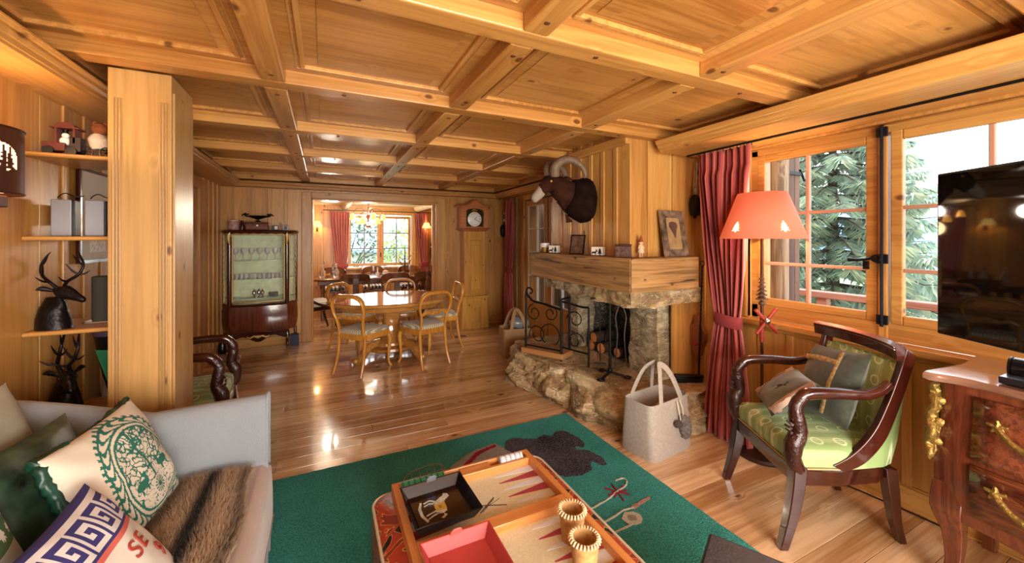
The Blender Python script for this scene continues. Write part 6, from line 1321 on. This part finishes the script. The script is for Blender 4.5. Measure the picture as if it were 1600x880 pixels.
obj('socket_box', B().box((.06, 0, -.155), (.12, .10, .045)), SK, t, bev=.004); b = B(); b.tube(smoothpath([(.0, -.10, -.19), (.02, -.05, -.21), (.06, 0, -.19)]), .007, 8); b.sphere((.06, 0, -.195), .022, 12, 8, (1, 1, 1.3)); obj('bracket', b, SK, t, smooth=60)
point('sconce_bulb', (-1.17, 2.21, 1.95), 5, (1, .72, .42), .03); point('sconce_bulb', (-1.17, 2.21, 1.64), 4, (1, .72, .42), .03)
# ================================================================ RUG, OTTOMAN, BACKGAMMON
def rugmat(name, c, v=.25):
    m, nt, b = newmat(name); N = nt.nodes; L = nt.links; tc = N.new('ShaderNodeTexCoord'); n = N.new('ShaderNodeTexNoise'); n.inputs['Scale'].default_value = 130; n.inputs['Detail'].default_value = 3; L.new(tc.outputs['Object'], n.inputs[0])
    n2 = N.new('ShaderNodeTexNoise'); n2.inputs['Scale'].default_value = 3; L.new(tc.outputs['Object'], n2.inputs[0]); a = N.new('ShaderNodeMath'); a.operation = 'ADD'; L.new(n.outputs[0], a.inputs[0]); ml = N.new('ShaderNodeMath'); ml.operation = 'MULTIPLY'; ml.inputs[1].default_value = .35; L.new(n2.outputs[0], ml.inputs[0]); L.new(ml.outputs[0], a.inputs[1])
    r = N.new('ShaderNodeValToRGB'); cc = srgb(c); r.color_ramp.elements[0].position = .45; r.color_ramp.elements[0].color = tuple(x*(1-v*1.3) for x in cc[:3])+(1,); r.color_ramp.elements[1].position = .9; r.color_ramp.elements[1].color = tuple(min(1, x*(1+v)+.01*v) for x in cc[:3])+(1,)
    L.new(a.outputs[0], r.inputs[0]); L.new(r.outputs[0], b.inputs['Base Color']); b.inputs['Roughness'].default_value = 1; b.inputs['Specular IOR Level'].default_value = .1
    p = N.new('ShaderNodeBump'); p.inputs['Strength'].default_value = .9; p.inputs['Distance'].default_value = .008; L.new(n.outputs[0], p.inputs['Height']); L.new(p.outputs[0], b.inputs['Normal']); return m
t = thing('area_rug', 'deep green pile rug with a black animal and pale line drawings', 'rug', (.7, 1.3, 0)); r0 = (-.7, -1.3)
b = B(); b.grid(lambda u, v: (-.29+2.15*u+r0[0]+.006*noise.noise(Vector((v*30, u*30, 0))), -.9+3.7*v+r0[1]+.006*noise.noise(Vector((u*30, v*30, 5))), .014+.0015*noise.noise(Vector((u*60, v*60, 0)))), 110, 150)
rg = obj('pile', b, rugmat('green_pile', '#3c8c86', .4), t, smooth=60); b = B(); b.bb(-.285+r0[0], -.895+r0[1], 0, 1.855+r0[0], 2.795+r0[1], .011); obj('backing', b, rugmat('green_edge', '#1c5042'), t)
def motif(name, pts, mat, z=.0165, jag=.006):
    P = resample(pts, max(24, len(pts)*7)); P = [(x+r0[0]+jag*noise.noise(Vector((x*40, y*40, 0))), y+r0[1]+jag*noise.noise(Vector((x*40, y*40, 9)))) for x, y in P]
    b = B(); b.prism(P, .003, 'Z', (0, 0, z-.001)); return obj(name, b, mat, t)
RB = rugmat('black_pile', '#45424c', .8); RG = rugmat('grey_pile', '#8c8880', .2); RR = rugmat('crimson_pile', '#8a2030', .2); RWH = rugmat('white_pile', '#b8b8a6', .15); RPK = rugmat('pink_pile', '#a88478', .2)
cow = [(1.15, 2.50), (1.20, 2.60), (1.27, 2.62), (1.34, 2.57), (1.42, 2.53), (1.50, 2.56), (1.54, 2.51), (1.60, 2.56), (1.67, 2.55), (1.69, 2.48), (1.71, 2.40), (1.70, 2.32), (1.66, 2.28), (1.62, 2.33), (1.60, 2.28), (1.67, 2.24), (1.70, 2.12), (1.68, 2.04), (1.64, 2.05), (1.61, 2.13), (1.55, 2.04), (1.46, 2.02), (1.36, 2.05), (1.30, 2.12), (1.24, 2.28)]  # motif outlines taken from image pixels, projected onto the floor
motif('black_animal', cow, RB)
motif('grey_arch', [(.70, 2.35), (.74, 2.46), (.91, 2.57), (1.11, 2.61), (1.19, 2.42), (1.15, 2.30)], RG); motif('red_stripe', [(.82, 2.44), (.96, 2.555), (1.11, 2.59), (1.11, 2.56), (.97, 2.52), (.86, 2.43)], RR, .018)
def line(name, pts, w, mat):
    b = B(); b.tube(smoothpath([(x+r0[0], y+r0[1], .0165) for x, y in pts], 5), w, 6, sx=1); obj(name, b.noise(.003, 60), mat, t, smooth=60)
line('net_outline', [(.42, 2.38), (.46, 2.48), (.55, 2.53), (.66, 2.535), (.70, 2.50), (.70, 2.38)], .004, RG)
for i in range(5): line('net_cord', [(.48+.05*i, 2.36), (.50+.048*i, 2.51)], .0025, RG)
line('net_cord', [(.44, 2.44), (.70, 2.46)], .0025, RG)
line('white_stem', [(1.18, 1.69), (1.30, 1.74), (1.41, 1.76), (1.48, 1.775), (1.55, 1.80), (1.62, 1.815), (1.67, 1.85), (1.665, 1.885), (1.61, 1.885)], .005, RWH)
for a, l in ((20, .07), (75, .07), (130, .07), (185, .07), (215, .06), (255, .08), (310, .07), (340, .06)): line('red_ray', [(1.55+.01*cos(radians(a)), 1.80+.01*sin(radians(a))), (1.55+l*cos(radians(a)), 1.80+l*sin(radians(a)))], .0045, RR)
line('pale_line', [(1.18, 1.60), (1.31, 1.63), (1.41, 1.645), (1.47, 1.66), (1.54, 1.65)], .005, RWH); motif('pink_bar', [(1.53, 1.64), (1.67, 1.665), (1.69, 1.68), (1.67, 1.685), (1.53, 1.665)], RPK)
ov = [(1.475+.055*cos(a), 1.593+.048*sin(a)) for a in [2*pi*i/20 for i in range(20)]]; motif('pale_oval', ov, RWH); motif('oval_centre', [(1.475+.026*cos(a), 1.593+.022*sin(a)) for a in [2*pi*i/14 for i in range(14)]], RG, .018)
line('pale_line', [(1.18, 1.54), (1.30, 1.553), (1.36, 1.555), (1.45, 1.558)], .005, RWH)
# ottoman
def otmat():
    m, nt, b = newmat('red_patterned_leather'); N = nt.nodes; L = nt.links; tc = N.new('ShaderNodeTexCoord'); mp = N.new('ShaderNodeMapping'); mp.inputs['Rotation'].default_value = (.3, .7, .4); L.new(tc.outputs['Object'], mp.inputs[0])
    n = N.new('ShaderNodeTexNoise'); n.inputs['Scale'].default_value = 9; n.inputs['Detail'].default_value = 1.5; n.inputs['Distortion'].default_value = 2.2; L.new(mp.outputs[0], n.inputs[0])
    r = N.new('ShaderNodeValToRGB'); e = r.color_ramp.elements; e[0].position = .0; e[0].color = srgb('#1a0e0a'); e[1].position = .36; e[1].color = srgb('#1a0e0a')
    for p_, c in ((.365, '#c89a58'), (.385, '#c89a58'), (.39, '#96301a'), (.54, '#a83a1e'), (.545, '#c89a58'), (.56, '#c89a58'), (.565, '#7a2414')): q = e.new(p_); q.color = srgb(c)
    L.new(n.outputs[0], r.inputs[0]); L.new(r.outputs[0], b.inputs['Base Color']); b.inputs['Roughness'].default_value = .4; return m
t = thing('ottoman', 'low ottoman covered in red fabric with black and gold branches, under the backgammon board', 'ottoman', (.585, 1.15, .003))
b = B(); b.loft([rr(.405*k, .62*k2, .07, z) for k, k2, z in ((.97, .98, .07), (1, 1, .09), (1, 1, .36), (.985, .99, .385), (.95, .965, .398), (.5, .5, .402))]); obj('upholstery', b, otmat(), t, smooth=50)
b = B(); b.tube([p for p in rr(.402, .617, .07, .385)], .006, 6, closed=True); obj('piping', b, plain('cream_piping', '#cbbfa6', .8), t, smooth=60)
for sx in (-1, 1):
    for sy in (-1, 1): obj('foot', B().lathe([(.02, .014), (.03, .07)], 12, (sx*.34, sy*.54, 0)), MAH, t, smooth=50)
# backgammon board
BW = wood('board_beech', '#b86c34', '#dc9a58', axis='X', rough=.3, knots=0, coat=.4, gscale=2, vary=.04); BWY = wood('board_beech_y', '#b86c34', '#dc9a58', axis='Y', rough=.3, knots=0, coat=.4, gscale=2, vary=.04)
bz = .4065; t = thing('backgammon_board', 'open wooden backgammon board with a cream field and red and white points, on the ottoman', 'game board', (.585, 1.34, bz))
X0, X1, Y0, Y1 = -.325, .325, -.39, .385
obj('tray_floor', B().bb(X0, Y0, 0, X1, Y1, .010), BW, t)
b = B(); b.bb(X0, Y0, .01, X0+.028, Y1, .046); obj('side_rail', b, BWY, t, bev=.002); b = B(); b.bb(X1-.028, Y0, .01, X1, Y1, .046); obj('side_rail', b, BWY, t, bev=.002)
b = B(); b.bb(X0+.028, Y1-.012, .01, X1-.028, Y1, .046).bb(X0+.028, Y1-.075, .01, X1-.028, Y1-.06, .046).bb(X0+.028, Y1-.06, .01, X1-.028, Y1-.012, .018).bb(-.03, Y1-.06, .01, .11, Y1-.012, .044).bb(-.135, Y1-.06, .018, -.12, Y1-.012, .046)
obj('checker_tray', b, BW, t, bev=.0015)
b = B(); b.bb(X0+.028, -.035, .01, X1-.028, .02, .046); obj('centre_bar', b, BW, t, bev=.002); b = B(); b.bb(X0+.028, Y0, .01, X1-.028, Y0+.03, .046); obj('near_rail', b, BW, t, bev=.002)
FLD = plain('cream_needlepoint', '#d8cca8', .9, var=.08, vs=90, bump=.5, bs=250)
PR = plain('rose_red_point', '#a8404c', .85, bump=.4, bs=250); PWh = plain('white_point', '#d8dae0', .85, bump=.4, bs=250)
for ya, yb_ in ((.02, Y1-.075), (Y0+.03, -.035)):
    f = obj('playing_field', B().bb(X0+.028, ya, .010, X1-.028, yb_, .0125), FLD, t); n_ = 6; p = (yb_-ya)/n_
    for side in (1, -1):
        for i in range(n_):
            yc = yb_-p*(i+.5); xb = (X1-.028) if side > 0 else (X0+.028); tri = [(xb, yc-p*.47), (xb, yc+p*.47), (xb-side*.185, yc+.002), (xb-side*.185, yc-.002)]
            b = B(); b.prism(tri if side > 0 else list(reversed(tri)), .0008, 'Z', (0, 0, .0125)); obj('point', b, (PWh if (i % 2 == 0) == (side > 0) else PR), f)
    if ya > 0:
        b = B()
        for (xa, y_a, xb, y_b, w) in ((-.03, .10, .055, .165, .006), (-.05, .155, .085, .10, .006), (-.0, .12, .075, .15, .003), (-.02, .10, .05, .155, .003)):
            d = Vector((xb-xa, y_b-y_a, 0)).normalized(); q = Vector((-d.y, d.x, 0))*w/2; b.add([(xa-q.x, y_a-q.y, .0131), (xb-q.x, y_b-q.y, .0131), (xb+q.x, y_b+q.y, .0131), (xa+q.x, y_a+q.y, .0131)], [(0, 1, 2, 3)])
        obj('stitched_sticks', b, plain('olive_thread', '#5a5444', .9), f)
GC = plain('green_checker', '#4cc0a4', .3); GC2 = plain('green_checker_dark', '#2c8c7c', .3); WC = plain('white_checker', '#d8d8d8', .3); WC2 = plain('grey_checker', '#a8aab0', .3)
dk = B(); dk.lathe([(.0205, -.0038), (.022, -.0028), (.022, .0028), (.0205, .0038)], 20); dk.xf(Matrix.Rotation(pi/2, 4, 'Y'))
mats = {c.name: dk.mesh('checker', c, 40) for c in (GC, GC2, WC, WC2)}
for i in range(22):
    o = obj('checker', mats[(GC if i % 3 else GC2).name], None, None, (.585-.285+.0083*i, 1.34+Y1-.036, bz+.0405)); tag(o, 'green backgammon piece standing on edge in the row at the left of the board rail', 'game piece', 'green backgammon pieces in the rail')
for i in range(14):
    o = obj('checker', mats[(WC if i % 3 else WC2).name], None, None, (.585+.165+.0083*i, 1.34+Y1-.036, bz+.0405)); tag(o, 'white backgammon piece standing on edge in the row at the right of the board rail', 'game piece', 'white backgammon pieces in the rail')
def leather_tray(lab, loc, w, d, mat, inner, rz=0):
    t = thing('leather_tray', lab, 'tray', loc, rz); h = .045
    def rg(k, z): return [(sx*w/2*k, sy*d/2*k, z) for sx, sy in ((-1, -1), (1, -1), (1, 1), (-1, 1))]
    b = B(); b.loft([rg(.80, 0), rg(1, h), rg(.96, h), rg(.78, .006)]); obj('tray', b, mat, t, bev=.002); b = B(); b.loft([rg(.77, .0055), rg(.77, .0075)]); obj('lining', b, inner, t)
    b = B(); b.prism([(-.02, 0), (.02, 0), (.02, .02), (.012, .034), (-.012, .034), (-.02, .02)], .004, 'Y', (0, 0, 0)); b.xf(Matrix.Translation((0, d/2*.93, h-.006)) @ Matrix.Rotation(radians(28), 4, 'X')); obj('leather_tab', b, plain('tab_'+mat.name, (tuple(min(1, x*1.3+.03) for x in srgb('#5a5a60' if 'black' in mat.name else '#c04a40')[:3])+(1,)), .4), t, bev=.002)
    return t
bt = leather_tray('square black lacquered tray with a painted horse, on the left of the board', (.405, 1.485, bz+.0475), .255, .26, plain('black_lacquer', '#0b0a10', .22, coat=.3), plain('brown_black_lacquer', '#24120e', .08, coat=1))
bt.rotation_euler = (radians(0), 0, radians(2))
WP = plain('horse_grey', '#b8b8b0', .5, var=.3, vs=80); GP = plain('horse_gold', '#b89a48', .5)
k_ = .0022
def hp(name, pts, mat, z=.0077):
    # horse drawn facing the rail, tail towards the camera
    b = B(); b.prism([(-(y_)*k_, x_*k_) for x_, y_ in pts], .0006, 'Z', (0, 0, z)); b.xf(Matrix.Scale(-1, 4, (1, 0, 0)) if False else Matrix.Identity(4)); obj(name, b, mat, bt, fixn=True)
hp('horse_body', [(-18, 0), (-14, -9), (10, -10), (16, -16), (22, -24), (30, -22), (33, -16), (27, -13), (24, -6), (18, 2), (16, 8), (-14, 9)], WP); hp('saddle_cloth', [(-9, -10.5), (9, -11), (10, 7), (2, 9), (-9, 8)], GP, .0084)
for a in ([(-16, 6), (-12, 6), (-15, 16), (-20, 26), (-23, 26), (-18, 15)], [(-9, 7), (-5, 7), (-8, 18), (-11, 27), (-14, 27), (-11, 17)], [(10, 6), (14, 6), (18, 15), (14, 25), (11, 25), (14, 15)], [(15, 4), (18, 2), (26, 12), (22, 24), (19, 24), (22, 12)], [(-18, -2), (-24, -7), (-30, 2), (-27, 6), (-23, -1)]): hp('horse_leg', a, WP)
hp('rocker', [(-26, 26), (-10, 31), (8, 31), (24, 26), (26, 29), (10, 36), (-10, 36), (-28, 30)], WP)
me = text_mesh('H', .022, plain('saddle_letter', '#3a2c18', .6), .0003); me.transform(Matrix.Translation((0, 0, .0093)) @ Matrix.Rotation(-pi/2, 4, 'Z')); obj('saddle_letter', me, None, bt)
leather_tray('square coral red leather tray at the near left of the board', (.405, 1.165, bz+.0475), .25, .25, plain('coral_leather', '#a83c38', .5), plain('coral_lining', '#b04440', .4))
WK = plain('wicker', '#b88a54', .7, var=.25, vs=60)
def wicker(lab, loc, k=1):
    t = thing('wicker_cup', lab, 'dice cup', loc, group='wicker dice cups on the board'); b = B(); n = 48; rings = []
    H = .105
    for j in range(27):
        z = H*j/26; R = .036+.010*z/H
        rings.append([((R+.0012*(1 if ((i//2)+j) % 2 else -1))*cos(2*pi*i/n), (R+.0012*(1 if ((i//2)+j) % 2 else -1))*sin(2*pi*i/n), z) for i in range(n)])
    inner = [[((.033+.010*z/H)*cos(2*pi*i/n), (.033+.010*z/H)*sin(2*pi*i/n), z) for i in range(n)] for z in (H, .05, .004)]
    b.loft(rings+inner); obj('woven_wall', b, WK, t, smooth=70)
    RM = plain('pale_whipping', '#dcc8a0', .7) if 'pale_whipping' not in bpy.data.materials else bpy.data.materials['pale_whipping']
    b = B()
    for i in range(26):
        a = 2*pi*i/26; c = Vector((.0455*cos(a), .0455*sin(a), H+.001)); b.tube([tuple(c+Vector((cos(a+.25), sin(a+.25), 0))*-.007+Vector((0, 0, .002))), tuple(c+Vector((0, 0, .006))), tuple(c+Vector((cos(a-.3), sin(a-.3), 0))*.007-Vector((0, 0, .004)))], .0033, 6)
    obj('whipped_rim', b, RM, t, smooth=60, kind='stuff')
wicker('woven wicker dice cup farther from the camera, at the right side of the board', (.805, 1.175, bz+.0138)); wicker('woven wicker dice cup nearer the camera, at the right side of the board', (.765, 1.045, bz+.0138))
t = thing('game_card', 'small white card with black line drawing lying on the near half of the board', 'card', (.60, 1.09, bz+.0135), radians(20)); obj('card', B().box((0, 0, .0008), (.09, .06, .0016)), plain('card_white', '#d8d0d0', .5), t)
b = B()
for p0, p1 in (((-.03, -.02), (0, .02)), ((0, .02), (.03, -.02)), ((-.03, -.02), (.03, -.02)), ((-.015, -.02), (-.015, 0)), ((.012, -.02), (.012, .002)), ((-.02, -.005), (.02, -.005))): b.tube([(p0[0], p0[1], .0018), (p1[0], p1[1], .0018)], .0008, 4)
obj('line_drawing', b, BLK, t, kind='stuff')
t = thing('leather_stool', 'dark grey leather cube stool, its corner at the bottom edge of the picture', 'stool', (1.27, .80, .016), radians(28)); obj('body', B().box((0, 0, .185), (.34, .34, .34)), plain('dark_leather', '#2c2e36', .4, bump=.2, bs=120), t, bev=.012); obj('plinth', B().box((0, 0, .008), (.30, .30, .015)), BLK, t)
# ================================================================ OUTSIDE THINGS
NEED = plain('spruce_needles', '#a4b8a8', .9, var=.3, vs=1.5, spec=.1); NEED2 = plain('spruce_needles_light', '#d0d2b8', .9, var=.4, vs=2, spec=.1); TRK = plain('spruce_bark', '#4a3c30', .9)
def spruce(label, loc, H, R, seed, nb=26, step=.30, group='trees outside the right-hand window', dens=1.0):
    random.seed(seed); t = thing('spruce_tree', label, 'tree', loc, group=group); obj('trunk', B().tube([(0, 0, 0), (0, 0, H)], [.18, .02], 8), TRK, t, smooth=60)
    bs_ = [B(), B()]; br = B(); z = H*.06
    while z < H*.98:
        k = 1-z/H; L0 = R*(k**.8)+.15; n = 9
        for i in range(n):
            a = 2*pi*i/n+random.uniform(-.3, .3)+z*1.7; L_ = L0*random.uniform(.75, 1.15); d = Vector((cos(a), sin(a), 0)); q = Vector((-d.y, d.x, 0))
            pts = [Vector((0, 0, z)), Vector((0, 0, z-.05*L_))+d*L_*.4, Vector((0, 0, z-.22*L_))+d*L_*.8, Vector((0, 0, z-.2*L_))+d*L_]
            br.tube(pts, [.02, .014, .008, .003], 4)
            pp = smoothpath([tuple(p) for p in pts], 5)
            for j in range(2, len(pp)):
                p = pp[j]; w = (.10+.28*L_*(1-abs(j/len(pp)-.5)))*.55
                for s in (-1, 1):
                    for rep in range(int(7*dens)):
                        e = p+q*s*w*random.uniform(.5, 1.1)+d*w*random.uniform(.1, .7)+Vector((0, 0, -w*random.uniform(.35, 1.1))); m = (p+e)/2; up = Vector((0, 0, .009+.010*random.random()))
                        bs_[0 if random.random() < .6 else 1].add([tuple(p), tuple(m+up+d*.02), tuple(e), tuple(m-up-d*.02)], [(0, 1, 2, 3)])
        z += step*random.uniform(.8, 1.1)*(.5+.5*k)
    obj('branches', br, TRK, t, kind='stuff'); obj('needles', bs_[0], NEED, t, kind='stuff'); obj('light_needles', bs_[1], NEED2, t, kind='stuff')
spruce('big drooping spruce close outside the right-hand window', (8.6, 4.0, -3.2), 8.6, 2.6, 5)
spruce('smaller spruce farther off, low in the left part of the right-hand window', (16.5, 10.6, -3.2), 5.2, 2.2, 9, dens=.8)
spruce('second spruce seen in the right-hand window, behind the television', (12.5, .4, -3.2), 6.4, 2.3, 12, dens=.8)
# shutter and post by the window, balcony rail
t = thing('porch_post', 'weathered round timber post right outside the left pane of the big window', 'post', (3.42, 1.99, -.1)); b = B(); b.tube([(0, 0, 0), (0, 0, 1.2), (0, 0, 2.6)], .085, 16).noise(.008, 6); obj('log', b, wood('grey_log', '#6a5440', '#b09474', axis='Z', rough=.9, knots=.2, contrast=2, bump=1), t, smooth=60)
t = thing('window_shutter', 'dark brown plank shutter folded open outside the left pane of the big window', 'shutter', (3.535, 1.97, .7)); SHM = wood('shutter_wood', '#4a3226', '#7c5a44', axis='Z', rough=.8, knots=.2)
for i in range(3): obj('plank', B().bb(-.01, -.0, 0, .02, .0, .0) if False else B().box((0+.075*i, .02, .8), (.072, .03, 1.6)), SHM, t, bev=.003)
obj('iron_hinge', B().box((.10, .0, 1.36), (.22, .014, .03)).tube([(.18, -.0, 1.40), (.23, -.01, 1.30)], .01), IRON, t)
t = thing('balcony_rail', 'reddish brown timber balcony rail crossing the bottom of the big window', 'railing', (4.35, 1.4, -.1)); RLW = wood('rail_wood', '#7a4a3c', '#b07a66', axis='Y', rough=.7, knots=.2)
obj('top_rail', B().bb(-.06, -2.4, 1.03, .06, 2.4, 1.09), RLW, t, bev=.006)
for y in (-2.3, -.8, .7, 2.3): obj('rail_post', B().bb(-.04, y-.04, 0, .04, y+.04, 1.03), RLW, t, bev=.004)
for i, z in enumerate((.18, .38, .58, .78)): obj('rail_board', B().bb(-.015, -2.3, z, .015, 2.3, z+.15), RLW, t, bev=.004)
b = B(); b.bb(XR+T, -2, -.25, 4.5, 6.2, -.1); obj('balcony_floor', b, RLW, kind='structure')
# weathered plank wall outside the glazed door
t = thing('plank_shutter', 'weathered grey plank shutter close outside the glazed door beside the fireplace', 'shutter', (3.42, 5.3, -.1), radians(0)); GP_ = wood('grey_planks', '#6a5a52', '#b8a496', axis='Z', rough=.9, knots=.2, contrast=1.8, bump=1)
for i in range(9): obj('plank', B().box((.0+.01*(i % 2), -.95+.24*i, 1.25), (.03, .232, 2.5)), GP_, t, bev=.004)
# behind the dining room window: trees, a building
LEAF = plain('yellow_green_leaves', '#8a9a50', .9, var=.6, vs=3); LEAF2 = plain('dark_leaves', '#4a6038', .9, var=.6, vs=3)
def bush(name, lab, loc, R, seed, mat, cat='tree', n=1600):
    random.seed(seed); t = thing(name, lab, cat, loc, group='trees outside the dining room window'); b = B(); obj('trunk', B().tube([(0, 0, 0), (.1, 0, R[2]*.9), (0, 0, R[2]*1.8)], [.12, .08, .02], 8), TRK, t, smooth=60)
    for i in range(n):
        a = random.uniform(0, 2*pi); ph = math.acos(random.uniform(-1, 1)); r = random.uniform(.45, 1)**.5; p = Vector((R[0]*r*sin(ph)*cos(a), R[1]*r*sin(ph)*sin(a), R[2]+R[2]*r*cos(ph))); s = random.uniform(.05, .12); d = Vector((random.uniform(-1, 1), random.uniform(-1, 1), random.uniform(-1, 1))).normalized(); e = d.orthogonal().normalized()
        b.add([tuple(p-d*s), tuple(p+e*s*.5), tuple(p+d*s), tuple(p-e*s*.5)], [(0, 1, 2, 3)])
    for i in range(10):
        a = 2*pi*i/10; br = B().tube([(0, 0, R[2]*.6), (R[0]*.5*cos(a), R[1]*.5*sin(a), R[2]*1.1), (R[0]*.9*cos(a), R[1]*.9*sin(a), R[2]*(1.2+.3*sin(i)))], [.04, .025, .008], 5); obj('bough', br, TRK, t)
    obj('leaves', b, mat, t, kind='stuff')
bush('leafy_tree', 'yellow-green tree outside the right half of the dining room window', (3.0, 14.2, -2.2), (1.5, 1.5, 2.3), 3, LEAF); bush('dark_tree', 'dark green tree at the top left of the dining room window', (.6, 16.5, -2.0), (1.7, 1.5, 2.5), 8, LEAF2, n=1300)
t = thing('neighbour_house', 'pale house with grey roof beyond the dining room window', 'building', (1.6, 21, -3.2)); obj('wall', B().bb(-4, 0, 0, 3, 4, 4.2), plain('pale_render', '#c8c8c8', .8), t); b = B(); b.prism([(-.6, 4.0), (2, 5.4), (4.6, 4.0), (4.6, 4.15), (2, 5.6), (-.6, 4.15)], 8, 'X', (-4.5, 0, 0)); obj('roof', b, plain('slate_blue', '#8a98a8', .7), t)
for x in (-3, -1.2, .6, 2.0): obj('window', B().bb(x, -.03, 2.4, x+.7, .01, 3.4), plain('dark_pane', '#404a54', .2) if x == -3 else bpy.data.materials['dark_pane'], t)
